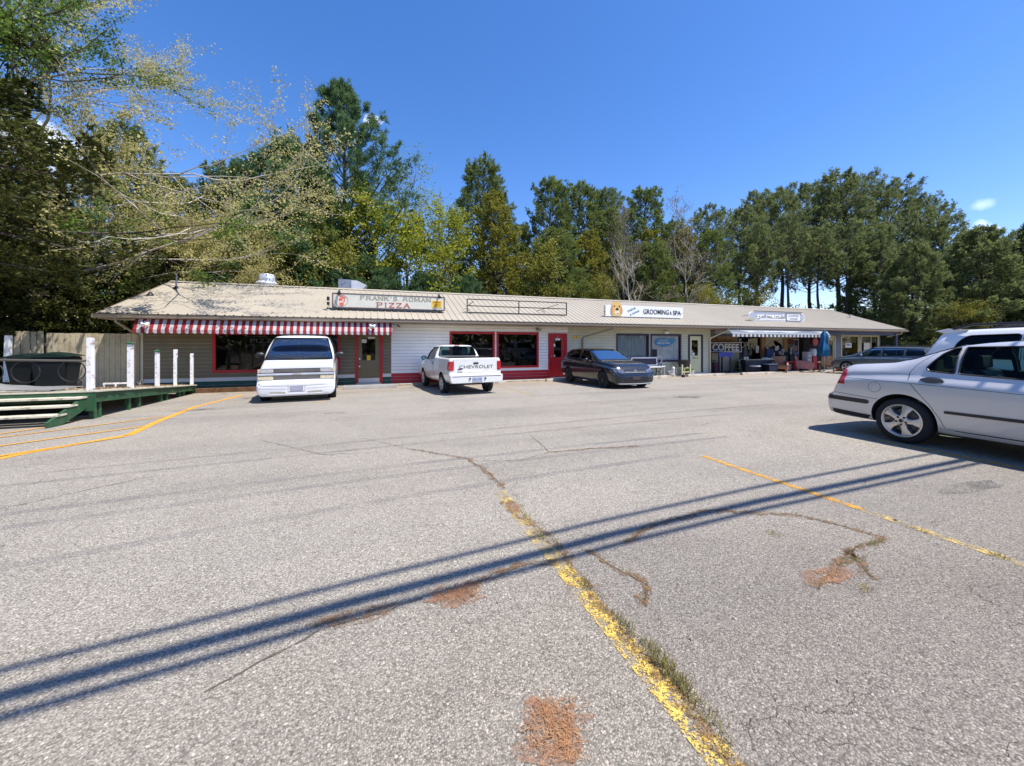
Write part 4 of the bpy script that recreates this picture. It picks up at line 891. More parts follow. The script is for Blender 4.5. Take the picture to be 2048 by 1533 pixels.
v = root('vent_pipe', 'short dark pipe low on the left roof edge', 'pipe', (-8.0, 17.9, 3.2)); MB().lathe([(.14, 0), (.05, .10), (.04, .14)], 14).build('pipe_flashing', M['black'], v, smooth=40)
v = root('vent_pipe', 'small T shaped pipe near the right end of the roof', 'pipe', (31.6, 18.0, 3.22)); MB().tube([(0, 0, 0), (0, 0, .22)], .025, 8).build('pipe_body', M['grey'], v); MB().box(-.14, .14, -.05, .05, .22, .28).build('pipe_cap', M['grey'], v)
# ================================================================ DECK, FENCE AND PORCH THINGS
M['fence'] = mat('tan_fence_boards', (.50, .43, .29), .8, var=.16, vscale=5, bump=.4, bscale=40, dirt=(.2, .16, .1), dscale=2.5)
M['green'] = mat('green_deck_paint', (.022, .088, .036), .6, var=.22, vscale=6, dirt=(.10, .10, .06), dscale=8)
M['tread'] = mat('worn_cream_treads', (.56, .52, .40), .75, var=.12, vscale=8, dirt=(.17, .13, .08), dscale=6)
fn = root('board_fence', 'tan vertical board fence at the left end of the shops', 'fence', (-9.3, 16.6, -.27))
T = Matrix.Translation((9.3, -16.6, .27)); rnd = random.Random(3)
mb = MB(); x = -10.95; i = 0
while x < -7.70:
    w = .135; lean = 0; top = 1.76 + rnd.uniform(-.008, .008); y = 16.60
    if x < -10.2: lean = .10 * math.sin(i * 1.3) * .5; top += .05 + rnd.uniform(-.02, .02); y = 16.52 - .05 * (i % 2)
    mb.add([(x, y, -.26), (x + w, y, -.26), (x + w + lean, y, top), (x + lean, y, top), (x, y + .02, -.26), (x + w, y + .02, -.26), (x + w + lean, y + .02, top), (x + lean, y + .02, top)],
           [(0, 1, 2, 3), (7, 6, 5, 4), (0, 4, 5, 1), (1, 5, 6, 2), (2, 6, 7, 3), (3, 7, 4, 0)]); x += w + .009; i += 1
o = mb.build('fence_boards', M['fence'], fn); o.matrix_local = T.copy()
mb = MB(); 
for z in (.15, 1.35): mb.box(-10.9, -7.7, 16.625, 16.66, z, z + .09)
o = mb.build('fence_rail', M['fence'], fn); o.matrix_local = T.copy()
f2 = root('board_fence', 'shadowy fence running back from the old leaning boards', 'fence', (-11.0, 18.5, -.27)); mb = MB(); y = 16.7
while y < 21: mb.box(-.01, .01, y - 18.5, y - 18.5 + .135, 0, 2.0); y += .145
mb.build('fence_boards', M['fence'], f2)
o = MB().box(-.055, .055, -.055, .055, 0, 1.32).build('fence_post', M['white_worn'], bevel=.006); o.location = (-9.95, 15.0, .33); o.rotation_euler = (0, R(1.5), 0); tag(o, 'leaning white post behind the railing hoops at the far left', 'post')

dk = root('ramp_deck', 'green and cream wooden ramp deck with steps at its front', 'deck', (-7.5, 12.8, -.2)); T = Matrix.Translation((7.5, -12.8, .2))
def dz(y): return .46 - .0755 * max(0, y - 10.2)
def dpart(mb, name, m, **k):
    if name == 'stringer': return mb.build(name, m, dk, each=True, T=T)
    o = mb.build(name, m, dk, **k); o.matrix_local = T.copy(); return o
def ex(y): return -5.44 - .066 * (y - 10.2)
mb = MB(); y = 10.16; i = 0
while y < 15.75:
    z0, z1 = dz(y), dz(y + .13); xe = ex(y) + .03 + rnd.uniform(-.015, .015)
    mb.add([(-11, y, z0 - .03), (xe, y, z0 - .03), (xe, y + .13, z1 - .03), (-11, y + .13, z1 - .03), (-11, y, z0), (xe, y, z0), (xe, y + .13, z1), (-11, y + .13, z1)], [(3, 2, 1, 0), (4, 5, 6, 7), (0, 1, 5, 4), (1, 2, 6, 5), (2, 3, 7, 6), (3, 0, 4, 7)]); y += .14
dpart(mb, 'deck_boards', M['tread'])
mb = MB(); yy = (10.2, 15.76)
mb.add([(ex(yy[0]), yy[0], dz(yy[0]) - .24), (ex(yy[1]), yy[1], dz(yy[1]) - .19), (ex(yy[1]), yy[1], dz(yy[1]) - .032), (ex(yy[0]), yy[0], dz(yy[0]) - .032)] + [(ex(yy[0]) - .04, yy[0], dz(yy[0]) - .24), (ex(yy[1]) - .04, yy[1], dz(yy[1]) - .19), (ex(yy[1]) - .04, yy[1], dz(yy[1]) - .032), (ex(yy[0]) - .04, yy[0], dz(yy[0]) - .032)],
       [(0, 1, 2, 3), (7, 6, 5, 4), (0, 4, 5, 1), (1, 5, 6, 2), (2, 6, 7, 3), (3, 7, 4, 0)])
dpart(mb, 'rim_joist', M['green'])
dpart(MB().box(-11, ex(10.2) - .042, 10.17, 10.21, .24, .425), 'rim_joist', M['green'])
dpart(MB().box(-11, ex(15.7), 15.70, 15.74, -.2, .0), 'rim_joist', M['green'])
for k, y in enumerate((10.28, 10.44, 11.62, 12.1, 13.3, 13.66, 14.55, 14.85, 15.6)):
    dpart(MB().box(ex(y) - .13, ex(y) - .045, y - .045, y + .045, GZ(y) - .02, dz(y) - .04), 'deck_leg', M['green'], bevel=.004)
dpart(MB().box(ex(10.2) - .14, ex(10.2) + .02, 10.13, 10.165, .05, .40), 'post_block', M['green'], bevel=.004)
for k, (zt, y0) in enumerate(((.355, 9.90), (.235, 9.62), (.105, 9.34))):
    dpart(MB().box(-11, -5.54, y0, y0 + .26, zt - .035, zt), 'step_tread', M['tread'], bevel=.004)
mb = MB(); 
for x in (-5.60, -7.3, -8.8): mb.prism([(10.16, .38), (10.16, .12), (9.42, -.13), (9.18, -.13), (9.18, .0)], 'x', x, x + .045)
dpart(mb, 'stringer', M['green'])
mb = MB(); mb.box(-11, -5.95, 10.9, 10.95, -.2, .2); dpart(mb, 'cross_board', M['dark'])
G = 'white posts along the ramp deck'
PL = [(10.24, 1.08, .092, 0, 'tall white post at the corner above the deck steps'), (11.75, 1.06, .095, 1, 'white post with a wide green cap on the ramp edge'), (13.15, .96, .082, 1, 'thinner white post with a small green cap on the ramp edge'),
      (14.35, 1.10, .085, 0, 'capless white post with a green strip on the ramp edge'), (15.66, 1.05, .082, 0, 'last white post of the ramp beside the khaki wall')]
for k, (y, h, w, cap, lab) in enumerate(PL):
    p_ = root('ramp_post', lab, 'post', (ex(y) - .09 - (.0 if k else .02), y, dz(y) - .003), R(4 * math.sin(k * 5)), G)
    MB().box(-w / 2, w / 2, -w / 2, w / 2, 0, h).build('post_shaft', M['white_worn'], p_, bevel=.006)
    if cap:
        mb = MB(); c = w * .72; mb.box(-c, c, -c, c, h, h + .025); mb.add([(-c, -c, h + .025), (c, -c, h + .025), (c, c, h + .025), (-c, c, h + .025), (0, 0, h + .07)], [(0, 1, 4), (1, 2, 4), (2, 3, 4), (3, 0, 4)]); mb.build('post_cap', M['green'], p_)
    if k in (0, 3): MB().box(w / 2 + .001, w / 2 + .02, -.02, .02, .05, h * .78).build('post_strip', M['white_worn'] if k == 0 else M['green'], p_)
rl = root('hoop_railing', 'dark pipe railing with round hoops left of the corner post', 'railing', (-7.6, 10.3, .46)); T = Matrix.Translation((7.6, -10.3, -.46))
mb = MB(); mb.tube([(-10.5, 10.26, 1.19), (-7.0, 10.26, 1.10), (-5.58, 10.24, 1.06)], .022, 8); mb.tube([(-10.5, 10.3, 1.15), (-6.9, 10.3, 1.085)], .014, 8); o = mb.build('top_rail', mat('weathered_rail', (.09, .08, .07), .6), rl, smooth=40); o.matrix_local = T.copy()
for x in (-6.08 + .22, -6.55, -7.08, -7.6):
    P = [(x + .21 * math.cos(a), 10.28, .86 + .215 * math.sin(a)) for a in [2 * math.pi * i / 28 for i in range(29)]]
    o = MB().tube(P, .010, 6).build('hoop', M['black'], rl, smooth=40); o.matrix_local = T.copy()
tp = root('tarpaulin', 'grey tarpaulin slumped on the deck boards behind the railing', 'tarpaulin', (-7.0, 10.8, .45)); mb = MB(); nx, ny = 30, 14; rr = random.Random(8); V = []
for j in range(ny + 1):
    for i in range(nx + 1):
        u, v_ = i / nx, j / ny; h = .17 * math.exp(-((u - .42) / .22) ** 2 - ((v_ - .5) / .35) ** 2) + .02 * math.sin(u * 17 + v_ * 5) * math.sin(v_ * 9) * (1 - abs(2 * u - 1)) + .012 * rr.random()
        V.append((-1.5 + 2.3 * u + .05 * math.sin(v_ * 8), -.45 + .9 * v_ + .06 * math.sin(u * 11), max(.02, h + .02)))
mb.add(V, [(j * (nx + 1) + i, j * (nx + 1) + i + 1, (j + 1) * (nx + 1) + i + 1, (j + 1) * (nx + 1) + i) for j in range(ny) for i in range(nx)]); mb.build('cloth', mat('grey_tarp', (.22, .22, .21), .55, var=.15), tp, smooth=60, fix=False)
def bin_(x, y, rz, lab, s=1.0):
    b = root('trash_bin', lab, 'trash bin', (x, y, dz(y)), rz, 'dark bins on the deck')
    bm_ = MB(); bm_.add([(-.24 * s, -.26, .06), (.24 * s, -.26, .06), (.24 * s, .26, .06), (-.24 * s, .26, .06), (-.31 * s, -.34, .78), (.31 * s, -.34, .78), (.31 * s, .34, .78), (-.31 * s, .34, .78)], [(3, 2, 1, 0), (4, 5, 6, 7), (0, 1, 5, 4), (1, 2, 6, 5), (2, 3, 7, 6), (3, 0, 4, 7)])
    bm_.build('bin_body', mat('bin_green_black', (.008, .011, .012), .8, spec=.2), b, bevel=.03)
    n = 12; V = []
    for j in range(5):
        for i in range(n + 1):
            t = i / n * 2 - 1; w = 1 - (j / 4 * 2 - 1) ** 2; V.append((t * .36 * s, -.38 + .76 * j / 4, .79 + .10 * (1 - t * t) * (.6 + .4 * w)))
    V2 = [(x_, y_, .775) for x_, y_, z_ in V]; m = MB(); K = n + 1
    m.add(V, [(j * K + i, j * K + i + 1, (j + 1) * K + i + 1, (j + 1) * K + i) for j in range(4) for i in range(n)]); m.add([V[i] for i in range(K)] + [V2[i] for i in range(K)], [(i, K + i, K + i + 1, i + 1) for i in range(n)])
    m.build('bin_lid', mat('bin_lid_green', (.006, .018, .014), .4, spec=.3), b, smooth=50, fix=False)
    for s_ in (-1, 1): MB().lathe([(0, -.03), (.09, -.03), (.1, 0), (.09, .03), (0, .03)], 16, Matrix.Translation((s_ * .25 * s, .3, .1)) @ Matrix.Rotation(R(90), 4, 'Y')).build('bin_wheel', M['tyre'], b, smooth=40)
    return b
bin_(-7.05, 11.9, R(8), 'dark wheeled bin with domed lid, nearest the corner post', 1.0); bin_(-7.72, 12.3, R(-6), 'dark wheeled bin behind the hoops, left of the other bin', .85)
ld = root('small_ladder', 'small white wooden ladder lying on the deck between the capped posts', 'ladder', (-6.75, 13.5, dz(13.5))); MB().box(-.3, .3, -.02, .02, .10, .14).box(-.3, -.27, -.02, .02, 0, .1).box(-.05, -.02, -.02, .02, 0, .1).box(.24, .27, -.02, .02, 0, .1).build('ladder_rails', M['white_worn'], ld)  # low white bench-like frame: one rail on three short legs
st = root('dead_branch', 'thin bare twig curling up from the deck boards', 'twig', (-6.5, 13.9, dz(13.9)))
MB().tube([(0, 0, 0), (.06, 0, .08), (.05, 0, .16), (.1, 0, .2), (.09, 0, .25)], [.008, .006, .005, .004, .003], 5).tube([(.06, 0, .08), (-.02, 0, .14)], .004, 5).build('twig', M['tread'], st)
dl = blades('deck_leaf_litter', [(-6.6, 12.6, .7, .6, 1, .01)], M['straw'], 9); bpy.data.objects.remove(dl)
rr = random.Random(12); vs = []; fs = []
for _ in range(700):
    y = rr.uniform(10.6, 15.5); x = ex(y) - .1 - abs(rr.gauss(0, .55)); a = rr.uniform(0, 6.28); s = rr.uniform(.02, .05); z = dz(y) + .006 + rr.random() * .03; b = len(vs); c, d = math.cos(a) * s, math.sin(a) * s
    vs += [(x + c, y + d, z), (x - d * .4, y + c * .4, z + .012), (x - c, y - d, z), (x + d * .4, y - c * .4, z + .008)]; fs.append((b, b + 1, b + 2, b + 3))
me = bpy.data.meshes.new('leaf_litter'); me.from_pydata(vs, [], fs); o = link_mesh('leaf_litter', me, leafmat('brown_litter', (.10, .05, .02), (.32, .2, .1), 0)); tag(o, 'brown leaf litter scattered over the deck boards', kind='stuff')

# ---- porch things
FZ = -.198
def place(name, lab, cat, x, y, rz=0, z=FZ, group=None): return root(name, lab, cat, (x, y, z), R(rz), group)
bn = place('garden_bench', 'white edged bench with a dark panel back by the grooming window', 'bench', 12.75, 16.1, -4)
MB().box(-.75, .75, -.22, .18, .43, .47).build('seat', M['white'], bn, bevel=.008)
bk = MB().box(-.75, .75, .2, .24, .50, .56).box(-.75, .75, .2, .24, .88, .94).box(-.75, -.69, .2, .24, .56, .88).box(.69, .75, .2, .24, .56, .88).build('backrest', M['white'], bn)
MB().box(-.69, .69, .21, .235, .56, .88).build('back_panel', mat('dark_lattice', (.03, .025, .05), .6), bk)
for x in (-.68, .68):
    MB().tube([(x, -.2, 0), (x, -.12, .22), (x, -.2, .43)], .02, 6).tube([(x, .24, 0), (x, .16, .22), (x, .22, .5), (x, .22, .9)], .02, 6).tube([(x, -.12, .22), (x, .16, .22)], .016, 6).tube([(x, -.2, .43), (x, -.22, .64), (x, .22, .68)], .018, 6).build('leg', M['black'], bn, smooth=40)
pt = place('planter', 'black round pot resting on the yellow stand', 'planter', 14.95, 16.0, 0, FZ + .42)
MB().lathe([(0, 0), (.20, 0), (.30, .30), (.34, .31), (.34, .36), (.30, .36), (.27, .28), (0, .27)], 24).build('pot', M['blackp'], pt, smooth=40)
sd = place('plant_stand', 'pale yellow wooden stand below the black pot', 'stand', 14.95, 16.0)
for x in (-.26, .26):
    for y in (-.2, .2): MB().box(x - .03, x + .03, y - .03, y + .03, 0, .56 if y < 0 else .40).build('leg', M['ivory'], sd)
MB().box(-.23, .23, -.19, .19, .36, .40).box(-.23, .23, -.215, -.185, .15, .2).build('shelf', M['ivory'], sd)
dg = place('dog_statue', 'small white dog ornament sitting beside the yellow stand', 'ornament', 14.25, 15.98)
def skin(name, pts, edges, rad, m, parent, sub=2, rootv=0):
    me = bpy.data.meshes.new(name); me.from_pydata(pts, edges, []); bm = bmesh.new(); bm.from_mesh(me); ly = bm.verts.layers.skin.verify(); bm.verts.ensure_lookup_table()
    for i, v in enumerate(bm.verts): v[ly].radius = (rad[i], rad[i]); v[ly].use_root = (i == rootv)
    bm.to_mesh(me); bm.free(); o = bpy.data.objects.new(name, me); COL.objects.link(o); o.modifiers.new('s', 'SKIN')
    o.modifiers.new('u', 'SUBSURF').levels = sub
    me2 = bpy.data.meshes.new_from_object(o.evaluated_get(bpy.context.evaluated_depsgraph_get())); bpy.data.objects.remove(o)
    return link_mesh(name, me2, m, parent, smooth=80)
skin('dog_body', [(0, .08, .14), (0, -.02, .24), (0, -.05, .36), (0, -.13, .38), (-.05, -.06, .1), (-.05, -.09, .01), (.05, -.06, .1), (.05, -.09, .01), (0, .16, .12), (-.05, -.04, .44), (.05, -.04, .44)], [(0, 1), (1, 2), (2, 3), (1, 4), (4, 5), (1, 6), (6, 7), (0, 8), (2, 9), (2, 10)], [.1, .085, .075, .035, .03, .028, .03, .028, .03, .02, .02], M['white'], dg)
wc = place('wreath_chair', 'white round backed chair behind the bench', 'chair', 13.75, 16.33)
MB().tube([(.17 * math.cos(a), .05, .80 + .17 * math.sin(a)) for a in [2 * math.pi * i / 20 for i in range(21)]], .02, 6).build('backrest', M['white'], wc, smooth=40)
MB().lathe([(0, .44), (.2, .44), (.21, .46), (.2, .48), (0, .48)], 18, Matrix.Translation((0, -.08, 0))).build('seat', M['white'], wc, smooth=40)
for x in (-.14, .14):
    for y in (-.2, .05): MB().tube([(x, y, 0), (x * .8, y, .44 if y < 0 else .7)], .012, 6).build('leg', M['white'], wc)
p2 = place('flower_pot', 'white pot with a low plant just left of the ivory door', 'flower pot', 15.7, 16.2)
MB().lathe([(0, 0), (.09, 0), (.13, .2), (.14, .22), (.11, .22), (0, .18)], 18).build('pot', M['white'], p2, smooth=40)
p3 = place('flower_pot', 'dark green pot with leafy stems left of the white pot', 'flower pot', 15.42, 16.2)
MB().lathe([(0, 0), (.12, 0), (.17, .16), (.18, .2), (.14, .2), (0, .15)], 18).build('pot', mat('green_pot', (.02, .07, .06), .4), p3, smooth=40)
M['plant'] = leafmat('potted_plant', (.03, .09, .015), (.20, .34, .06), .3)
def tuft(par, n, r, h, m, seed, z0=0.15, w=.02, name='leaves'):
    rr = random.Random(seed); vs = []; fs = []
    for _ in range(n):
        a = rr.uniform(0, 6.28); q = rr.random() * r; t = rr.uniform(.4, 1); b = len(vs); x, y = q * math.cos(a), q * math.sin(a); L = h * t
        ux, uy = math.cos(a), math.sin(a)
        vs += [(x * .3, y * .3, z0), (x * .8 - uy * w, y * .8 + ux * w, z0 + L * .6), (x * 1.1, y * 1.1, z0 + L), (x * .8 + uy * w, y * .8 - ux * w, z0 + L * .6)]; fs.append((b, b + 1, b + 2, b + 3))
    me = bpy.data.meshes.new(name); me.from_pydata(vs, [], fs); return link_mesh(name, me, m, par)
tuft(p3, 40, .22, .28, M['plant'], 1); tuft(p2, 30, .14, .14, M['plant'], 2, .18)
tuft(pt, 60, .28, .12, M['plant'], 3, .28)
# bar table and stools
bt = place('bar_table', 'tall bar table under a blue cloth in front of the COFFEE board', 'table', 18.45, 16.9)
MB().box(-.5, .5, -.35, .35, 1.10, 1.13).build('table_top', M['wood'], bt, bevel=.005)
for x in (-.42, .42):
    for y in (-.28, .28): MB().box(x - .03, x + .03, y - .03, y + .03, 0, 1.10).build('leg', mat('dark_blue_legs', (.02, .02, .05), .6), bt)
tc_ = place('tablecloth', 'blue cloth draped over the tall bar table', 'tablecloth', 18.45, 16.9, 0, FZ + 1.135)
mb = MB(); n = 12; V = [(-.52 + 1.04 * i / n, -.37, 0) for i in range(n + 1)] + [(-.52 + 1.04 * i / n, .37, 0) for i in range(n + 1)] + [(-.53 + 1.06 * i / n, -.38 + .012 * math.sin(i * 2.1), -.24 + .02 * math.sin(i * 1.3)) for i in range(n + 1)]
K = n + 1; mb.add(V, [(i, i + 1, K + i + 1, K + i) for i in range(n)] + [(i, 2 * K + i, 2 * K + i + 1, i + 1) for i in range(n)]); mb.build('cloth', mat('blue_cloth', (.05, .07, .36), .75), tc_, smooth=50, fix=False)
rb = place('storage_bin', 'dark red bin half hidden below the bar table', 'bin', 18.55, 17.35); MB().box(-.22, .22, -.15, .15, .0, .5).build('bin_body', mat('maroon', (.2, .02, .05), .5), rb, bevel=.02); MB().box(-.24, .24, -.17, .17, .502, .54).build('bin_lid', M['red_dark'], rb, bevel=.01)
def windsor(x, y, rz, lab, m):
    c = place('bar_stool', lab, 'bar stool', x, y, rz, group='tall windsor stools at the bar table')
    MB().lathe([(0, 0), (.18, .0), (.2, .02), (.19, .04), (0, .03)], 18, Matrix.Translation((0, 0, .66))).build('seat', m, c, smooth=40)
    P = [(.21 * math.cos(a), .16 + .03 * math.sin(a), .72 + .38 * math.sin(a)) for a in [math.pi * i / 12 for i in range(13)]]
    b = MB(); b.tube(P, .013, 6)
    for k in range(-3, 4): b.tube([(k * .045, .13, .69), (k * .055, .17, .72 + .36 * math.cos(k * .37))], .006, 5)
    b.build('backrest', m, c, smooth=40)
    for sx_ in (-1, 1):
        for sy in (-1, 1): MB().tube([(sx_ * .11, sy * .11, .66), (sx_ * .2, sy * .2, 0)], [.018, .013], 6).build('leg', m, c, smooth=40)
    s_ = MB()
    for z, r_ in ((.22, .178), (.42, .15)):
        for a, b_ in (((-1, -1), (1, -1)), ((-1, 1), (1, 1)), ((-1, -1), (-1, 1)), ((1, -1), (1, 1))): s_.tube([(a[0] * r_, a[1] * r_, z), (b_[0] * r_, b_[1] * r_, z)], .009, 5)
    s_.build('stretcher', m, c)
M['stool1'] = mat('dark_green_stool', (.025, .05, .035), .5); M['stool2'] = mat('olive_stool', (.10, .14, .06), .5)
windsor(17.72, 16.75, 70, 'dark tall windsor stool at the wall end of the bar table', M['stool1'])
windsor(19.35, 16.6, -60, 'olive tall windsor stool between bar table and black counter', M['stool2'])
ct = place('counter', 'long low black counter with a white top edge under the OPEN window', 'counter', 21.2, 16.85)
MB().box(-1.25, 1.05, -.3, .3, .0, .68).build('counter_body', mat('blue_black', (.012, .014, .03), .5), ct, bevel=.01); MB().box(-1.28, 1.08, -.33, .33, .682, .715).build('counter_top', M['ivory_dim'], ct, bevel=.005)
ch = place('storage_chest', 'black chest at the front of the counter beside the peach armchair', 'chest', 21.65, 16.35); MB().box(-.35, .35, -.18, .18, .0, .42).build('chest_body', M['blackp'], ch, bevel=.01); MB().box(-.36, .36, -.19, .19, .422, .46).build('chest_lid', M['alu'], ch, bevel=.006); MB().box(-.28, .28, -.186, -.181, .1, .34).build('chest_panel', mat('blue_panel', (.05, .06, .12), .5), ch)
ws = place('round_stool', 'low stool with a white cushion before the black counter', 'stool', 20.25, 16.2); MB().lathe([(0, .33), (.26, .33), (.29, .36), (.26, .40), (0, .41)], 22).build('cushion', M['white'], ws, smooth=50)
for a in range(4): MB().tube([(.17 * math.cos(a * 1.57 + .78), .17 * math.sin(a * 1.57 + .78), .33), (.24 * math.cos(a * 1.57 + .78), .24 * math.sin(a * 1.57 + .78), 0)], .014, 6).build('leg', M['black'], ws)
for x, lab, m_ in ((19.75, 'pale cup standing at the left end of the counter', M['paper']), (19.95, 'bluish cup beside the pale cup on the counter', M['alu'])):
    c = place('cup', lab, 'cup', x + .25, 16.65, 0, FZ + .717); MB().lathe([(0, 0), (.05, 0), (.065, .14), (.055, .14), (0, .02)], 14).build('cup_body', m_, c, smooth=40)
tr = place('tray', 'pale tray with papers on the counter by the post', 'tray', 21.9, 16.75, 8, FZ + .717); MB().box(-.3, .3, -.14, .14, 0, .02).box(-.3, .3, .12, .14, .02, .08).box(-.3, .3, -.14, -.12, .02, .06).build('tray_body', M['paper'], tr)
def armchair(x, y, rz, lab, m, m2):
    c = place('armchair', lab, 'armchair', x, y, rz, group='peach coloured porch armchairs')
    MB().prism(rounded([(-.40, .14), (.36, .14), (.40, .30), (.36, .46), (-.30, .44), (-.42, .30)], .12, 5), 'x', -.30, .30).build('seat', m2, c, smooth=40)
    MB().prism(rounded([(.22, .30), (.40, .26), (.52, .86), (.40, .90), (.30, .60)], .08, 5), 'x', -.34, .34).build('backrest', m, c, smooth=40)
    for s in (-1, 1): MB().prism(rounded([(-.42, .12), (.40, .12), (.46, .62), (.10, .60), (-.36, .54), (-.48, .40)], .14, 6), 'x', s * .305, s * .40).build('armrest', m, c, smooth=40)
    for sx_ in (-.34, .34):
        for sy in (-.34, .34): MB().tube([(sx_, sy, 0), (sx_, sy, .16)], .025, 6).build('leg', M['ivory'], c)
M['peach'] = mat('peach_wicker', (.50, .24, .15), .8, var=.25, vscale=25); M['pink'] = mat('pink_cushion', (.50, .22, .20), .8, var=.2, vscale=12); M['tan'] = mat('tan_seat', (.34, .16, .07), .7, var=.2, vscale=10)
armchair(22.45, 16.4, -48, 'peach wicker armchair nearest the black chest', M['peach'], M['tan']); armchair(24.55, 16.4, 40, 'pink cushioned armchair to the right of the red table', M['pink'], M['pink'])
rt = place('low_table', 'bright red low table between the two armchairs', 'table', 23.45, 16.75); M['brightred'] = mat('bright_red', (.55, .01, .01), .45, var=.08)
MB().box(-.5, .5, -.3, .3, .50, .56).build('table_top', M['brightred'], rt, bevel=.01)
for x in (-.44, .44):
    for y in (-.24, .24): MB().box(x - .05, x + .05, y - .05, y + .05, 0, .50).build('leg', M['brightred'], rt, bevel=.005)
gb = place('storage_crate', 'grey crate tucked under the red table', 'crate', 23.45, 16.8); MB().box(-.3, .3, -.2, .2, 0, .35).build('crate_body', M['grey'], gb, bevel=.01); MB().box(-.31, .31, -.21, .21, .352, .38).build('crate_lid', M['alu'], gb)
fp = place('flower_pot', 'terracotta pot standing on the red table', 'flower pot', 23.15, 16.8, 0, FZ + .562); MB().lathe([(0, 0), (.1, 0), (.15, .24), (.17, .25), (.17, .3), (.13, .3), (0, .25)], 18).build('pot', mat('terracotta', (.42, .10, .04), .7), fp, smooth=40)
cu = place('cushion', 'dark slate cushion propped behind the red table', 'cushion', 23.9, 17.2, 0, FZ + .35); MB().box(-.35, .35, -.08, .08, 0, .55).build('cushion_body', mat('slate_cushion', (.10, .12, .12), .9), cu, bevel=.06)
sb = place('easel_board', 'tilted navy chalkboard leaning on the tan post', 'chalkboard', 22.75, 17.25); MB().prism([(-.28, .55), (.30, .62), (.38, 1.35), (-.22, 1.30)], 'y', -.02, .02).build('board', mat('navy_board', (.02, .04, .14), .7, var=.5, vscale=16), sb)
MB().tube([(-.2, .02, 0), (-.1, .02, 1.3)], .012, 5).build('leg', M['wood'], sb); MB().tube([(.3, .02, 0), (.2, .02, 1.3)], .012, 5).build('leg', M['wood'], sb)
# right end of the porch
rd = place('round_sign', 'round red sign hanging under the awning near the blue umbrella', 'sign', 25.7, 16.5, 0, 1.25); MB().lathe([(0, -.02), (.26, -.02), (.28, 0), (.26, .02), (0, .02)], 24, Matrix.Translation((0, 0, .3)) @ Matrix.Rotation(R(90), 4, 'X')).build('disc', M['red_dark'], rd); MB().tube([(0, 0, .58), (0, 0, .95)], .006, 5).build('hanger', M['black'], rd); MB().lathe([(.12, -.001), (.2, -.001), (.2, 0.0), (.12, .0)], 24, Matrix.Translation((0, -.025, .3)) @ Matrix.Rotation(R(90), 4, 'X')).build('disc_ring', M['red'], rd)
for k, (x, z0, w, h, m_, lab) in enumerate(((25.25, 0, .36, .62, M['paper'], 'white cabinet, lower of two, by the dark doorway'), (25.25, .625, .36, .5, M['paper'], 'white cabinet stacked on the lower one by the doorway'), (25.72, 0, .38, .85, M['red'], 'crimson cabinet right of the white cabinets'))):
    c = place('cabinet', lab, 'cabinet', x, 16.7, 0, FZ + z0); MB().box(-w / 2, w / 2, -.17, .17, 0, h).build('cabinet_body', m_, c, bevel=.008)
    mb = MB()
    for j in range(2): mb.box(-w / 2 + .03, w / 2 - .03, -.178, -.171, .04 + j * h / 2, h / 2 - .03 + j * h / 2)
    mb.build('drawer_front', mat('drawer_front', (.35, .33, .33) if k < 2 else (.5, .03, .06), .6), c)
ln = place('paper_lantern', 'white ribbed lantern on top of the crimson cabinet', 'lantern', 25.78, 16.7, 0, FZ + .852); MB().lathe([(0, 0), (.1, 0)] + [(.16 + .035 * math.sin(i * math.pi / 8) + .008 * (i % 2), .02 + .44 * i / 8) for i in range(9)] + [(.1, .48), (0, .48)], 20).build('lantern_body', M['paper'], ln, smooth=20)
ad = place('adirondack_chair', 'brown adirondack chair sitting below the blue umbrella', 'chair', 25.3, 15.6, -62, GZ(15.6))
mb = MB()
for k in range(5): mb.box(-.28 + k * .115, -.28 + k * .115 + .10, 0, .02, 0, .80 - .05 * abs(k - 2), Matrix.Translation((0, .25, .28)) @ Matrix.Rotation(R(-24), 4, 'X'))
mb.build('backrest', M['wood'], ad)
mb = MB()
for k in range(5): mb.box(-.29, .29, -.32 + k * .115, -.32 + k * .115 + .10, .0, .02, Matrix.Translation((0, 0, .33)) @ Matrix.Rotation(R(-10), 4, 'X'))
mb.build('seat', M['wood'], ad)
for s in (-1, 1):
    MB().box(s * .36 - .06, s * .36 + .06, -.42, .34, .56, .585).build('armrest', M['wood_l'], ad); MB().box(s * .33 - .02, s * .33 + .02, -.40, -.30, 0, .56).build('leg', M['wood'], ad); MB().prism([(-.42, .36), (-.42, .26), (.5, 0), (.62, 0), (.4, .2)], 'x', s * .31 - .012, s * .31 + .012).build('leg', M['wood'], ad)
ot = place('planter_box', 'orange brown wooden planter box behind the adirondack chair', 'planter', 27.1, 15.7, 0, GZ(15.7))
mb = MB(); mb.box(-.5, .5, -.2, .2, .08, .46); 
for x in (-.5, .42):
    mb.box(x, x + .08, -.215, -.201, 0, .5)
mb.box(-.52, .52, -.23, .23, .461, .49); mb.build('box', mat('orange_wood', (.42, .16, .06), .7, var=.2), ot); tuft(ot, 90, .35, .35, M['plant'], 7, .44, .03)
um = place('patio_umbrella', 'closed blue patio umbrella tied around its pole', 'umbrella', 24.35, 15.15, 0, GZ(15.15))
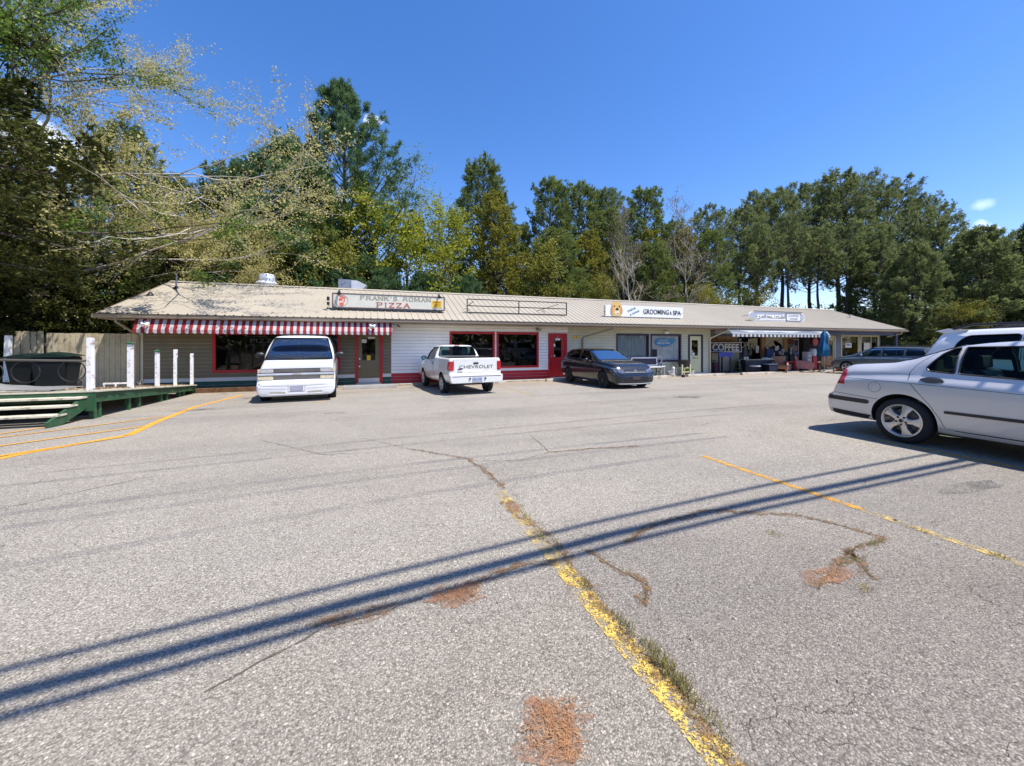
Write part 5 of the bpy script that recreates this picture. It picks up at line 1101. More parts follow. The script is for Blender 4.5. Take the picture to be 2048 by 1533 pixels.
def closed_umbrella(u, m, zt, zb, r, seed):
    rr = random.Random(seed); n = 16; V = []; K = 14
    for j in range(K + 1):
        t = j / K; z = zt + (zb - zt) * t
        rad = r * (.12 + .55 * math.sin(min(1, t * 3.2) * math.pi / 2) * (1 - .35 * math.sin(t * math.pi * 1.3) ** 2)) * (1 + .25 * t)
        for i in range(n):
            a = 2 * math.pi * i / n; q = rad * (1 + .28 * math.cos(a * 5 + t * 2.5) + .08 * rr.uniform(-1, 1)); V.append((q * math.cos(a) + .02 * math.sin(t * 5), q * math.sin(a), z + (.05 * math.cos(a * 5) if j == K else 0)))
    MB().add(V, [(j * n + i, j * n + (i + 1) % n, (j + 1) * n + (i + 1) % n, (j + 1) * n + i) for j in range(K) for i in range(n)]).build('canopy', m, u, smooth=70, fix=False)
    MB().tube([(0, 0, .0), (0, 0, zt + .04)], .02, 8).build('pole', M['grey'], u, smooth=40); MB().lathe([(0, 0), (.22, 0), (.22, .04), (.05, .07), (.04, .2), (0, .2)], 20).build('base', M['conc2'], u, smooth=40)
closed_umbrella(um, mat('blue_canvas', (.008, .11, .24), .8, var=.15), 2.42, .95, .30, 1)
uy = root('patio_umbrella', 'closed yellow patio umbrella beyond the parked cars', 'umbrella', (33.8, 14.0, GZ(14.0)), 0); closed_umbrella(uy, mat('yellow_canvas', (.72, .52, .04), .8, var=.1), 2.40, 1.0, .34, 2)

# ---- overhead lines (they hang above and behind the photographer; only their shadows show)
def cable(label, pts, H, r, kind='power_cable'):
    k = H / math.tan(R(SUN_EL)); dx, dy = math.sin(R(SUN_AZ)) * k, math.cos(R(SUN_AZ)) * k
    P = [(x + dx, y + dy, H + GZ(y)) for x, y in pts]
    o = MB().tube(P, r, 6).build(kind, M['black'], smooth=40); tag(o, label, 'cable', 'overhead lines above the lot')
L1 = [(-40, -4), (-12, .9), (-5, 1.85), (-1.54, 2.28), (0, 2.47), (1.6, 2.65), (3.54, 2.79), (6.54, 2.90), (14, 2.9), (40, 2)]
L2 = [(-40, -4.2), (-12, .75), (-5, 1.68), (-1.42, 2.11), (0, 2.28), (1.6, 2.44), (3.2, 2.53), (6.7, 2.62), (14, 2.62), (40, 1.7)]
L3 = [(-40, -4.3), (-12, .65), (-5, 1.57), (-1.36, 1.99), (0, 2.16), (1.6, 2.31), (3.1, 2.40), (6.63, 2.49), (14, 2.48), (40, 1.5)]
cable('uppermost thin overhead cable casting the single shadow line', L1, 6.2, .026); cable('thick overhead cable casting the broad shadow line', L2, 6.0, .048); cable('lowest overhead cable casting the edge of the broad shadow', L3, 5.9, .030)
# ================================================================ VEHICLES
def pchip(xs, ys, xq):
    xs = np.asarray(xs, float); ys = np.asarray(ys, float); h = np.diff(xs); d = np.diff(ys) / h; n = len(xs); m = np.zeros(n)
    m[0], m[-1] = d[0], d[-1]
    for i in range(1, n - 1):
        if d[i - 1] * d[i] > 0: w1 = 2 * h[i] + h[i - 1]; w2 = h[i] + 2 * h[i - 1]; m[i] = (w1 + w2) / (w1 / d[i - 1] + w2 / d[i])
    k = np.clip(np.searchsorted(xs, xq) - 1, 0, n - 2); t = (xq - xs[k]) / h[k]
    return (2 * t**3 - 3 * t**2 + 1) * ys[k] + (t**3 - 2 * t**2 + t) * h[k] * m[k] + (-2 * t**3 + 3 * t**2) * ys[k + 1] + (t**3 - t**2) * h[k] * m[k + 1]
def section(P, nv):
    zb, zs, zt, w, ws, wt = P; H = max(zt - zs, .01); q = min(1, H / .3); zm = zs - zb
    pts = [(0, zb), (w * .7, zb), (w - .10, zb + .005), (w - .03, zb + .18 * zm), (w - .005, zb + .42 * zm), (w, zb + .62 * zm), (w - .008, zb + .82 * zm), (ws + .012 * q, zs - .025), (ws, zs),
           (ws + (wt - ws) * .5 + .018 * q, zs + .52 * H), (wt + .01 * q, zt - .17 * H), (wt - .05 * q - .02, zt - .05 * H), (wt * .62, zt - .012 * q), (0, zt)]
    p = np.array(pts); s = np.r_[0, np.cumsum(np.maximum(np.hypot(*np.diff(p, axis=0).T), .004))]
    t = np.concatenate([np.linspace(a, b, nv, endpoint=False) for a, b in zip(s[:-1], s[1:])] + [[s[-1]]])
    return np.stack([pchip(s, p[:, 0], t), pchip(s, p[:, 1], t)], 1)
def loft(st, step=.06, nv=4):
    st = np.array(st, float); ys = st[:, 0]; yq = sorted(set(np.round(np.concatenate([np.linspace(a, b, max(2, int((b - a) / step) + 1)) for a, b in zip(ys[:-1], ys[1:])]), 4)))
    yq = np.array(yq); P = np.stack([pchip(ys, st[:, k], yq) for k in range(1, 7)], 1)
    rings = []
    for y, p in zip(yq, P):
        s = section(p, nv); full = np.concatenate([s, s[-2:0:-1] * [-1, 1]]); rings.append([(a, y, b) for a, b in full])
    n = len(rings[0]); mb = MB(); vs = [v for r in rings for v in r]; k = len(rings)
    fs = [(i * n + j, (i + 1) * n + j, (i + 1) * n + (j + 1) % n, i * n + (j + 1) % n) for i in range(k - 1) for j in range(n)]
    c0 = len(vs); z0 = sum(v[2] for v in rings[0]) / n; z1 = sum(v[2] for v in rings[-1]) / n
    vs += [(0, yq[0], z0), (0, yq[-1], z1)]
    fs += [(c0, j, (j + 1) % n) for j in range(n)] + [(c0 + 1, (k - 1) * n + (j + 1) % n, (k - 1) * n + j) for j in range(n)]
    mb.add(vs, fs); return mb
def boolean(base, cutters):
    """base: mesh, cutters: list of meshes -> new mesh (difference)"""
    o = bpy.data.objects.new('b', base); COL.objects.link(o); cs = []
    for c in cutters:
        q = bpy.data.objects.new('c', c); COL.objects.link(q); cs.append(q)
        m = o.modifiers.new('b', 'BOOLEAN'); m.operation = 'DIFFERENCE'; m.solver = 'EXACT'; m.object = q; m.material_mode = 'TRANSFER'
    bpy.context.view_layer.update()
    me = bpy.data.meshes.new_from_object(o.evaluated_get(bpy.context.evaluated_depsgraph_get()))
    for q in cs + [o]: bpy.data.objects.remove(q)
    return me
def clip_cell(poly, x0, x1, y0, y1):
    for ax, lim, sgn in ((0, x0, 1), (0, x1, -1), (1, y0, 1), (1, y1, -1)):
        out = []; n = len(poly)
        for i in range(n):
            a, b = poly[i], poly[(i + 1) % n]; da, db = (a[ax] - lim) * sgn, (b[ax] - lim) * sgn
            if da >= 0: out.append(a)
            if (da > 0 > db) or (da < 0 < db): t = da / (da - db); out.append((a[0] + t * (b[0] - a[0]), a[1] + t * (b[1] - a[1])))
        poly = out
        if len(poly) < 3: return []
    return poly
class Car:
    def __init__(s, name, label, cat, L, loc, rz, st, group=None, step=.06):
        s.L = L; s.r = root(name, label, cat, loc, rz, group); s.T = Matrix.Translation((0, -L / 2, 0)); s.st = st
        s.outer = loft(st, step); me = s.outer.mesh('outer'); bm = bmesh.new(); bm.from_mesh(me); bmesh.ops.triangulate(bm, faces=bm.faces); s.bvh = BVHTree.FromBMesh(bm); bm.free(); bpy.data.meshes.remove(me)
        s.cut = []; s.items = []
    def cutter(s, mb, m): me = mb.mesh('cut'); me.materials.append(m); s.cut.append(me)
    def put(s, mb, name, m, parent=None, **k):
        o = mb.build(name, m, parent or s.r, **k)
        if not parent: o.matrix_local = s.T.copy()
        return o
    def hit(s, ax, a, b):
        d = {'+x': ((5, a, b), (-1, 0, 0)), '-x': ((-5, a, b), (1, 0, 0)), '+y': ((a, 9, b), (0, -1, 0)), '-y': ((a, -5, b), (0, 1, 0)), '+z': ((a, b, 5), (0, 0, -1))}[ax]
        h = s.bvh.ray_cast(Vector(d[0]), Vector(d[1])); return h[0], h[1]
    def pt(s, ax, a, b, off):
        p, n = s.hit(ax, a, b)
        if p is None:
            p, n = None, None
            for k in range(1, 12):
                q = 1 - .01 * k
                p, n = s.hit(ax, a * q if ax[1] != 'x' else s.L / 2 + (a - s.L / 2) * q, b)
                if p is not None: break
            if p is None: return None
        d = {'+x': Vector((1, 0, 0)), '-x': Vector((-1, 0, 0)), '+y': Vector((0, 1, 0)), '-y': Vector((0, -1, 0)), '+z': Vector((0, 0, 1))}[ax]
        nn = n if n.dot(d) > 0 else -n
        return p + (nn * .6 + d * .4).normalized() * off
    def patch(s, ax, poly, off=.004, cell=.05, depth=.02, mb=None):
        mb = mb or MB(); xs = [p[0] for p in poly]; ys = [p[1] for p in poly]; V = {}; vs = []; fs = []
        def idx(p):
            k = (round(p[0], 5), round(p[1], 5))
            if k not in V:
                q = s.pt(ax, k[0], k[1], off)
                if q is None: return None
                V[k] = len(vs); vs.append(q)
            return V[k]
        nx = max(1, math.ceil((max(xs) - min(xs)) / cell)); ny = max(1, math.ceil((max(ys) - min(ys)) / cell))
        gx = [min(xs) + (max(xs) - min(xs)) * i / nx for i in range(nx + 1)]; gy = [min(ys) + (max(ys) - min(ys)) * i / ny for i in range(ny + 1)]
        for i in range(nx):
            for j in range(ny):
                c = clip_cell(poly, gx[i], gx[i + 1], gy[j], gy[j + 1])
                f = [idx(p) for p in c]; f = [q for k, q in enumerate(f) if q is not None and q != f[k - 1]]
                if len(set(f)) >= 3 and len(set(f)) == len(f): fs.append(f)
        if depth and vs:
            cnt = {}
            for f in fs:
                for a, b in zip(f, f[1:] + f[:1]): cnt[(a, b)] = 1
            D = {'+x': Vector((-1, 0, 0)), '-x': Vector((1, 0, 0)), '+y': Vector((0, -1, 0)), '-y': Vector((0, 1, 0)), '+z': Vector((0, 0, -1))}[ax] * depth
            for (a, b) in list(cnt):
                if (b, a) not in cnt:
                    k = len(vs); vs += [vs[a] + D, vs[b] + D]; fs.append([b, a, k, k + 1])
        return mb.add(vs, fs)
    def line(s, ax, pts, r=.005, off=-.001, sub=.05, closed=False, mb=None):
        mb = mb or MB(); P = []
        if closed: pts = list(pts) + [pts[0]]
        for a, b in zip(pts, pts[1:]):
            k = max(1, int(math.dist(a, b) / sub))
            for i in range(k): P.append(s.pt(ax, a[0] + (b[0] - a[0]) * i / k, a[1] + (b[1] - a[1]) * i / k, off))
        P.append(s.pt(ax, pts[-1][0], pts[-1][1], off)); P = [p for p in P if p is not None]
        if len(P) > 1: mb.tube(P, r, 5)
        return mb
    def hollow(s, y0, y1, inset=.05, zf=.36, zt=.045):
        st = []
        A = np.array(s.st); ys = A[:, 0]
        for y in np.linspace(y0, y1, 30):
            p = [np.interp(y, ys, A[:, k]) for k in range(1, 7)]
            st.append((y, zf, max(zf + .1, p[1] - .01), max(zf + .12, p[2] - zt), p[3] - inset - .02, p[4] - inset, p[5] - inset))
        s.cutter(loft(st, .2, 2), M['cabin'])
    def finish(s, paint, arches, R_, glass_sides=(), glass_front=None, glass_rear=None, gmat=None, wellr=None, trim=True, rear_glass_name='rear_window', mirror_sides=True):
        gm = gmat or M['carglass']
        for yc, zc in arches:
            s.cutter(MB().lathe([(0, -1.2), (R_, -1.2), (R_, 1.2), (0, 1.2)], 40, Matrix.Translation((0, yc, zc)) @ Matrix.Rotation(R(90), 4, 'Y')), M['well'])
        for g in glass_sides: s.cutter(MB().prism(g, 'x', -1.5, 1.5), M['trim'])
        if glass_front: s.cutter(MB().prism(glass_front[0], 'y', glass_front[1], s.L + .5), M['trim'])
        if glass_rear: s.cutter(MB().prism(glass_rear[0], 'y', -.5, glass_rear[1]), M['trim'])
        base = s.outer.mesh('body'); base.materials.append(paint)
        me = boolean(base, s.cut)
        me.polygons.foreach_set('use_smooth', [True] * len(me.polygons)); me.set_sharp_from_angle(angle=R(28))
        s.body = bpy.data.objects.new('body', me); COL.objects.link(s.body); s.body.parent = s.r; s.body.matrix_local = s.T.copy()
        for g in glass_sides:
            for ax in ('+x', '-x'):
                w = s.put(s.patch(ax, grow(g, .012), -.014, .07, 0), 'side_window', gm, smooth=60, fix=False)
                if trim: s.put(s.line(ax, g, .010, .001, .08, True), 'window_seal', M['blackp'], w).matrix_local = Matrix()
        if glass_front:
            w = s.put(s.patch('+y', grow(glass_front[0], .012), -.012, .08, 0), 'windshield', gm, smooth=60, fix=False)
            if trim: s.put(s.line('+y', glass_front[0], .011, .001, .08, True), 'window_seal', M['blackp'], w)
        if glass_rear:
            w = s.put(s.patch('-y', grow(glass_rear[0], .012), -.012, .08, 0), rear_glass_name, gm, smooth=60, fix=False)
            if trim: s.put(s.line('-y', glass_rear[0], .011, .001, .08, True), 'window_seal', M['blackp'], w)
        return s.body
    def wheel(s, x, y, r, w, rimr, style, side, rimm, hub=None):
        o = bpy.data.objects.new('wheel', None); COL.objects.link(o); o.parent = s.r
        o.matrix_local = Matrix.Translation((x, y - s.L / 2, r)) @ Matrix.Rotation(R(90) * side, 4, 'Y')      # local +z points outwards
        MB().lathe([(rimr + .01, -w), (r - .03, -w), (r - .008, -w + .025), (r, -w + .06), (r, -.06), (r - .008, -.025), (r - .035, 0), (rimr + .02, .004), (rimr + .005, -.01), (rimr + .005, -w + .01)], 44, close=True).build('tyre', M['tyre'], o, smooth=40)
        m = MB()
        m.lathe([(rimr + .008, -.012), (rimr + .008, .002), (rimr - .008, .004), (rimr - .022, -.012), (rimr - .03, -.10), (rimr - .03, -w + .02), (rimr, -w + .02), (rimr, -.02)], 44, close=True)
        ns, kind = style
        if kind == 'steel':
            m.lathe([(rimr - .02, -.05), (rimr * .8, -.03), (rimr * .62, -.015), (rimr * .4, -.03), (rimr * .3, -.005), (rimr * .22, .012), (0, .015)], 32)
        else:
            for k in range(ns):
                a = 2 * math.pi * k / ns + .3; Mx = Matrix.Rotation(a, 4, 'Z')
                if kind == 'wide': P = [(rimr * .22, -rimr * .15), (rimr * .55, -rimr * .14), (rimr * .97, -rimr * .30), (rimr * .97, rimr * .30), (rimr * .55, rimr * .14), (rimr * .22, rimr * .15)]
                else: P = [(rimr * .2, -rimr * .07), (rimr * .97, -rimr * .10), (rimr * .97, rimr * .10), (rimr * .2, rimr * .07)]
                n = len(P); zz = [-.012 + .014 * (1 - abs(p[0] / rimr - .55) * 1.2) for p in P]
                m.add([(p[0], p[1], z) for p, z in zip(P, zz)] + [(p[0], p[1], -.06) for p in P] + [(rimr * .22, 0, .012), (rimr * .6, 0, .006), (rimr * .97, 0, -.008)],
                      ([(0, 1, 2 * n + 1, 2 * n), (1, 2, 2 * n + 2, 2 * n + 1), (2 * n + 2, 3, 4, 2 * n + 1), (2 * n + 1, 4, 5, 2 * n)] if kind == 'wide' else [(0, 1, 2 * n + 2, 2 * n), (2 * n, 2 * n + 2, 2, 3)]) + [(i, n + i, n + (i + 1) % n, (i + 1) % n) for i in range(n)], Mx)
            m.lathe([(rimr * .34, -.06), (rimr * .34, -.004), (rimr * .30, .006), (rimr * .14, .004), (rimr * .13, .012), (0, .014)], 28)
        rm = m.build('rim', rimm, o, smooth=35)
        n = MB()
        for k in range(5):
            a = 2 * math.pi * k / 5; n.lathe([(0, .009), (.014, .009), (.016, .002), (.016, -.005)], 10, Matrix.Translation((rimr * .25 * math.cos(a), rimr * .25 * math.sin(a), .002)))
        n.lathe([(0, .0165), (rimr * .1, .0165), (rimr * .12, .01)], 16)
        n.build('wheel_nut', hub or M['blackp'], rm, smooth=40)
        MB().lathe([(0, -.09), (rimr * .72, -.09), (rimr * .72, -.075), (rimr * .3, -.075), (0, -.07)], 32).build('brake_disc', M['disc'], o)
def grow(poly, d):
    c = Vector((sum(p[0] for p in poly) / len(poly), sum(p[1] for p in poly) / len(poly))); out = []; n = len(poly)
    area = sum(poly[i][0] * poly[(i + 1) % n][1] - poly[(i + 1) % n][0] * poly[i][1] for i in range(n))
    for i in range(n):
        a, b, q = Vector(poly[i - 1]), Vector(poly[i]), Vector(poly[(i + 1) % n]); t = (q - a)
        if t.length < 1e-6: out.append(tuple(b)); continue
        t.normalize(); nn = Vector((t.y, -t.x)) * (1 if area > 0 else -1); out.append(tuple(b + nn * d))
    return out
M['cabin'] = mat('cabin_dark_trim', (.030, .030, .032), .9, var=.1); M['well'] = mat('wheel_well_black', (.008, .008, .008), .95, var=0); M['trim'] = mat('window_edge_trim', (.012, .012, .013), .5, var=0)
M['carglass'] = glassmat('car_glass', (.30, .40, .38), .7, ior=1.4); M['tint'] = glassmat('tinted_car_glass', (.08, .10, .10), .6, ior=1.38); M['tint_g'] = glassmat('green_car_glass', (.46, .62, .56), .32, ior=1.4)
M['disc'] = mat('brake_steel', (.10, .10, .11), .5, .8); M['alloy'] = mat('silver_alloy', (.58, .57, .56), .3, .75, var=.06); M['lens'] = mat('clear_lens', (.62, .64, .66), .08, .5, var=.3, vscale=30, coat=1); M['redlens'] = mat('red_lens', (.45, .012, .018), .12, var=.25, vscale=25, coat=1)
M['amber'] = mat('aged_amber_lens', (.60, .52, .34), .2, var=.2, vscale=20, coat=1); M['gap'] = mat('panel_gap', (.02, .02, .022), .8, var=0); M['plate'] = mat('number_plate', (.42, .47, .55), .4, var=.15, vscale=30)
def paintm(name, c, metal=0.0, rough=.35, dirt=None, coat=1): return mat(name, c, rough, metal, var=.03, vscale=1.2, coat=coat, dirt=dirt, dscale=1.5)
M['seat'] = mat('grey_seat_cloth', (.10, .10, .10), .9, var=.2, vscale=20); M['seat_l'] = mat('light_seat_cloth', (.32, .31, .29), .9, var=.15, vscale=20); M['leather'] = mat('dark_leather', (.03, .03, .035), .5, var=.1)
def seats(c, ys, zf, m, xs=(-.38, .38), h=.62, hr=True):
    for y in ys:
        for x in xs:
            b = MB(); b.prism(rounded([(y - .08, zf), (y + .48, zf + .04), (y + .50, zf + .18), (y + .10, zf + .16), (y - .12, zf + h), (y - .24, zf + h)], .05), 'x', x - .24, x + .24)
            o = c.put(b, 'seat', m, smooth=40)
            if hr: c.put(MB().prism(rounded([(y - .24, zf + h + .03), (y - .15, zf + h + .02), (y - .16, zf + h + .20), (y - .25, zf + h + .20)], .03), 'x', x - .13, x + .13), 'headrest', m, o, smooth=40)
def mirror(c, y, z, x, m, mg, s=1, sz=(.10, .085, .07)):
    for sd in (-1, 1):
        b = MB(); b.lathe([(0, -sz[2])] + [(math.cos(t) * 1.0, math.sin(t) * sz[2]) for t in [R(a) for a in (-60, -30, 0, 30, 60)]] + [(0, sz[2])], 16)
        V = [Vector((vx * sz[0], vz / sz[2] * sz[2], vy * sz[1])) for vx, vy, vz in b.v]; b.v = [tuple(v + Vector((sd * (x + sz[0]), y, z))) for v in V]
        o = c.put(b, 'mirror', m, smooth=60)
        c.put(MB().tube([(sd * (x + .02), y, z - .02), (sd * (x - .09), y + .03, z - .05)], .028, 8), 'mirror_arm', M['blackp'], o)
        c.put(MB().prism([(sd * (x + sz[0] + p), z + q) for p, q in oval(0, 0, sz[0] * .8, sz[1] * .75, 14)], 'y', y - sz[2] - .004, y - sz[2] + .01), 'mirror_glass', mg, o)

# ---------------- silver sedan, near right
S_ = [(0, .40, .56, .60, .66, .62, .52), (.02, .34, .58, .63, .76, .72, .60), (.07, .29, .585, .645, .84, .80, .66), (.12, .28, .59, .655, .868, .83, .70), (.15, .275, .66, .72, .878, .80, .68), (.19, .27, .80, .90, .885, .80, .68), (.235, .265, .90, 1.035, .89, .80, .67), (.30, .26, .94, 1.075, .892, .80, .66), (.60, .25, .97, 1.11, .895, .81, .66), (.84, .24, .985, 1.135, .895, .80, .66),
      (1.02, .23, .99, 1.20, .895, .795, .63), (1.30, .22, .99, 1.325, .895, .79, .60), (1.60, .21, .985, 1.415, .895, .79, .585), (1.85, .21, .98, 1.445, .895, .79, .58), (2.4, .21, .965, 1.455, .895, .79, .58), (2.85, .21, .95, 1.44, .895, .785, .58), (3.1, .21, .94, 1.39, .893, .78, .60), (3.4, .215, .925, 1.22, .89, .78, .66), (3.72, .22, .91, 1.0, .885, .78, .72), (3.85, .22, .90, .965, .88, .78, .72), (4.3, .22, .84, .90, .87, .75, .66), (4.6, .22, .74, .80, .83, .70, .58), (4.75, .24, .66, .70, .76, .64, .5), (4.82, .28, .56, .58, .62, .56, .45)]
sedan = Car('silver_sedan', 'silver white sedan parked nearest the camera, its rear and right side showing', 'car', 4.82, (7.87, 1.97, 0), R(180), S_, step=.05)
sedan.hollow(1.05, 3.60, .055, .40)
gq = rounded([(1.24, 1.075), (1.27, 1.035), (1.52, 1.015), (1.52, 1.355), (1.44, 1.335), (1.36, 1.27)], .02); gr = rounded([(1.56, 1.015), (2.12, .985), (2.12, 1.375), (1.56, 1.36)], .02); gf = rounded([(2.25, .98), (3.34, .955), (3.16, 1.13), (2.88, 1.345), (2.25, 1.375)], .02)
P_sed = paintm('silver_paint', (.60, .59, .575), .25, .34)
sedan.finish(P_sed, [(1.03, .33), (3.73, .33)], .365, (gq, gr, gf), (rounded([(-.66, 1.01), (.66, 1.01), (.54, 1.385), (-.54, 1.385)], .05), 2.95), (rounded([(-.62, 1.16), (.62, 1.16), (.52, 1.38), (-.52, 1.38)], .05), 1.75), M['tint_g'])
for sd in (1, -1):
    for y in (1.03, 3.73): sedan.wheel(sd * .885, y, .320, .215, .222, (5, 'wide'), sd, M['alloy'])
    ax = '+x' if sd > 0 else '-x'
    g = sedan.line(ax, [(1.39, 1.39), (1.30, 1.30), (1.14, 1.12), (1.08, 1.0), (1.09, .90), (1.17, .79), (1.33, .58), (1.42, .42), (1.46, .30)], .004)
    sedan.line(ax, [(2.19, 1.36), (2.20, .95), (2.20, .30)], .004, mb=g); sedan.line(ax, [(3.45, .93), (3.48, .6), (3.38, .3)], .004, mb=g)
    sedan.line(ax, [(.24, .875), (.8, .865), (1.5, .845), (2.6, .80), (3.6, .78)], .0035, mb=g)
    sedan.line(ax, [(.14, .64), (.60, .60), (.76, .59)], .004, mb=g)
    if sd > 0: sedan.line(ax, [(.72 + .075 * math.cos(a), .765 + .075 * math.sin(a)) for a in [2 * math.pi * i / 20 for i in range(21)]], .003, mb=g)
    sedan.put(g, 'panel_gap', M['gap'])
    sedan.put(sedan.patch(ax, rounded([(.03, .52), (.63, .50), (.66, .53), (.63, .565), (.03, .585)], .02), .008, .06), 'bumper_strip', M['blackp'], smooth=50)
    sedan.put(sedan.patch(ax, rounded([(1.47, .495), (3.3, .49), (3.3, .53), (1.47, .53)], .015), .014, .08), 'side_moulding', M['blackp'], smooth=50)
    sedan.put(sedan.patch(ax, [(.13, .93), (.15, .77), (.33, .775), (.31, .99), (.20, 1.02)], .006, .03), 'tail_lamp', M['redlens'], smooth=50)
    sedan.put(sedan.patch(ax, [(1.40, .215), (3.3, .215), (3.3, .285), (1.40, .285)], .004, .08), 'sill_strip', M['blackp'], smooth=50)
    sedan.put(sedan.patch(ax, [(.05, .30), (.60, .27), (.66, .33), (.04, .375)], .004, .06), 'lower_skirt', M['blackp'], smooth=50)
    for y in (1.33, 2.45):
        h = sedan.put(sedan.patch(ax, rounded([(y - .13, .915), (y - .04, .955), (y + .07, .945), (y + .14, .90), (y + .04, .875), (y - .06, .88)], .03), .012, .03), 'door_handle', M['blackp'], smooth=50)
seats(sedan, (1.55, 2.55), .42, M['leather'])
sedan.put(sedan.patch('-y', [(-.82, .90), (-.80, .76), (-.42, .76), (-.42, .90)], .004, .05), 'tail_lamp', M['redlens']); sedan.put(sedan.patch('-y', [(.82, .90), (.80, .76), (.42, .76), (.42, .90)], .004, .05), 'tail_lamp', M['redlens'])
sedan.put(MB().box(-.7, .7, 3.2, 3.6, .55, .92), 'dashboard', M['cabin'], bevel=.03); mirror(sedan, 3.2, 1.0, .86, P_sed, M['chrome'])
sedan.put(MB().box(-.62, .62, .95, 1.35, .95, .985), 'parcel_shelf', M['cabin'])

# ---------------- white minivan facing the camera
V_ = [(0, .45, .80, .9, .80, .78, .72), (.04, .40, .92, 1.5, .9, .88, .78), (.10, .36, 1.02, 1.80, .95, .91, .76), (.2, .32, 1.05, 1.86, .965, .93, .755), (.6, .28, 1.06, 1.885, .97, .935, .75), (1.6, .26, 1.07, 1.895, .97, .935, .75), (2.6, .25, 1.07, 1.895, .97, .93, .75), (3.0, .25, 1.07, 1.88, .97, .93, .755), (3.15, .25, 1.07, 1.84, .97, .925, .77), (3.4, .25, 1.07, 1.66, .968, .92, .82), (3.72, .25, 1.07, 1.33, .965, .91, .86), (3.82, .25, 1.06, 1.265, .96, .905, .85), (4.1, .26, 1.03, 1.18, .955, .90, .82), (4.42, .27, .96, 1.07, .945, .88, .79), (4.52, .28, .93, 1.02, .94, .87, .78), (4.545, .29, .66, .70, .94, .89, .80), (4.56, .29, .585, .63, .945, .90, .82), (4.64, .24, .575, .615, .94, .89, .80), (4.70, .23, .56, .59, .90, .85, .74), (4.73, .27, .53, .555, .82, .78, .66)]
van = Car('white_minivan', 'white minivan facing the camera in front of the striped awning', 'van', 4.73, (-2.27, 14.06, GZ(14) + .0), R(184.5), V_)
van.hollow(.25, 3.78, .05, .5)
vw = rounded([(-.86, 1.17), (.86, 1.17), (.84, 1.30), (.71, 1.80), (-.71, 1.80), (-.84, 1.30)], .04)
P_van = paintm('white_van_paint', (.76, .76, .76), 0, .4)
van.finish(P_van, [(.95, .34), (3.78, .34)], .37, (rounded([(.30, 1.14), (1.5, 1.14), (1.5, 1.76), (.30, 1.74)], .05), rounded([(1.6, 1.14), (2.6, 1.14), (2.6, 1.77), (1.6, 1.77)], .05), rounded([(2.68, 1.14), (3.56, 1.12), (3.36, 1.42), (3.05, 1.73), (2.68, 1.76)], .05)), (vw, 2.9), None, M['tint_g'])
for sd in (1, -1):
    for y in (.95, 3.78): van.wheel(sd * .955, y, .345, .22, .2, (5, 'steel'), sd, M['alloy'])
    g = van.line('+x' if sd > 0 else '-x', [(3.62, 1.1), (3.60, .8), (3.35, .45)], .004); van.line('+x' if sd > 0 else '-x', [(2.63, 1.8), (2.62, .35)], .004, mb=g); van.put(g, 'panel_gap', M['gap'])
    van.put(van.patch('+x' if sd > 0 else '-x', [(1.3, .5), (3.3, .5), (3.3, .56), (1.3, .56)], .01, .1), 'side_moulding', M['blackp'])
F = '+y'
M['grille'] = mat('dark_grille', (.035, .035, .045), .5, var=.3)
van.put(van.patch(F, [(-.90, .655), (.90, .655), (.90, .955), (-.90, .955)], .004, .05), 'grille', M['grille'])
mb = MB()
for z in (.865, .895, .925, .70, .725, .75, .68): mb.box(-.55, .55, 4.553, 4.563, z - .005, z + .004)
van.put(mb, 'grille_bar', M['chrome'])
van.put(MB().prism(rounded([(-.92, .775), (.92, .775), (.93, .80), (.92, .83), (-.92, .83), (-.93, .80)], .01), 'y', 4.53, 4.585), 'chrome_bar', M['alu'], bevel=.006)
van.put(MB().prism([(-.11, .79), (-.07, .815), (-.03, .815), (-.03, .825), (.05, .825), (.05, .815), (.11, .815), (.07, .79), (.03, .79), (.03, .78), (-.05, .78), (-.05, .79)], 'y', 4.586, 4.594), 'bowtie_emblem', M['chrome'])
for sd in (1, -1):
    van.put(MB().box(min(sd * .56, sd * .86), max(sd * .56, sd * .86), 4.52, 4.572, .845, .945), 'headlight', M['lens'], bevel=.008)
    van.put(MB().box(min(sd * .865, sd * .925), max(sd * .865, sd * .925), 4.50, 4.565, .845, .945), 'marker_lamp', M['amber'], bevel=.008)
    van.put(MB().box(min(sd * .56, sd * .92), max(sd * .56, sd * .92), 4.52, 4.57, .66, .765), 'turn_signal', M['amber'], bevel=.008)
    g = van.line('+z', [(sd * .74, 4.50), (sd * .80, 3.95)], .004); van.put(g, 'panel_gap', M['gap'])
g = van.line(F, [(-.93, .52), (-.3, .50), (.3, .50), (.93, .52)], .005); van.line(F, [(-.2, .50), (-.2, .34), (.2, .34), (.2, .50)], .006, mb=g); van.line(F, [(.25, .42), (.88, .44)], .004, mb=g); van.line(F, [(-.25, .42), (-.88, .44)], .004, mb=g); van.put(g, 'panel_gap', mat('grey_gap', (.22, .22, .23), .7))
van.put(MB().box(-.155, .155, 4.715, 4.74, .36, .50), 'number_plate', mat('plain_grey_plate', (.36, .36, .42), .5), bevel=.004)
for sd in (1, -1): van.put(van.patch(F, rounded([(sd * .26, .30), (sd * .62, .31), (sd * .62, .35), (sd * .26, .34)], .01), .002, .06), 'bumper_slot', mat('tan_slot', (.36, .33, .26), .7))
mirror(van, 3.42, 1.30, .93, M['blackp'], M['chrome'], sz=(.13, .085, .06))
seats(van, (2.35,), .62, M['seat_l'], (-.42, .42), .55)
van.put(MB().prism([(3.35, .85), (3.7, 1.0), (3.7, 1.14), (3.3, 1.13)], 'x', -.85, .85), 'dashboard', mat('grey_green_dash', (.22, .27, .25), .7), bevel=.02)
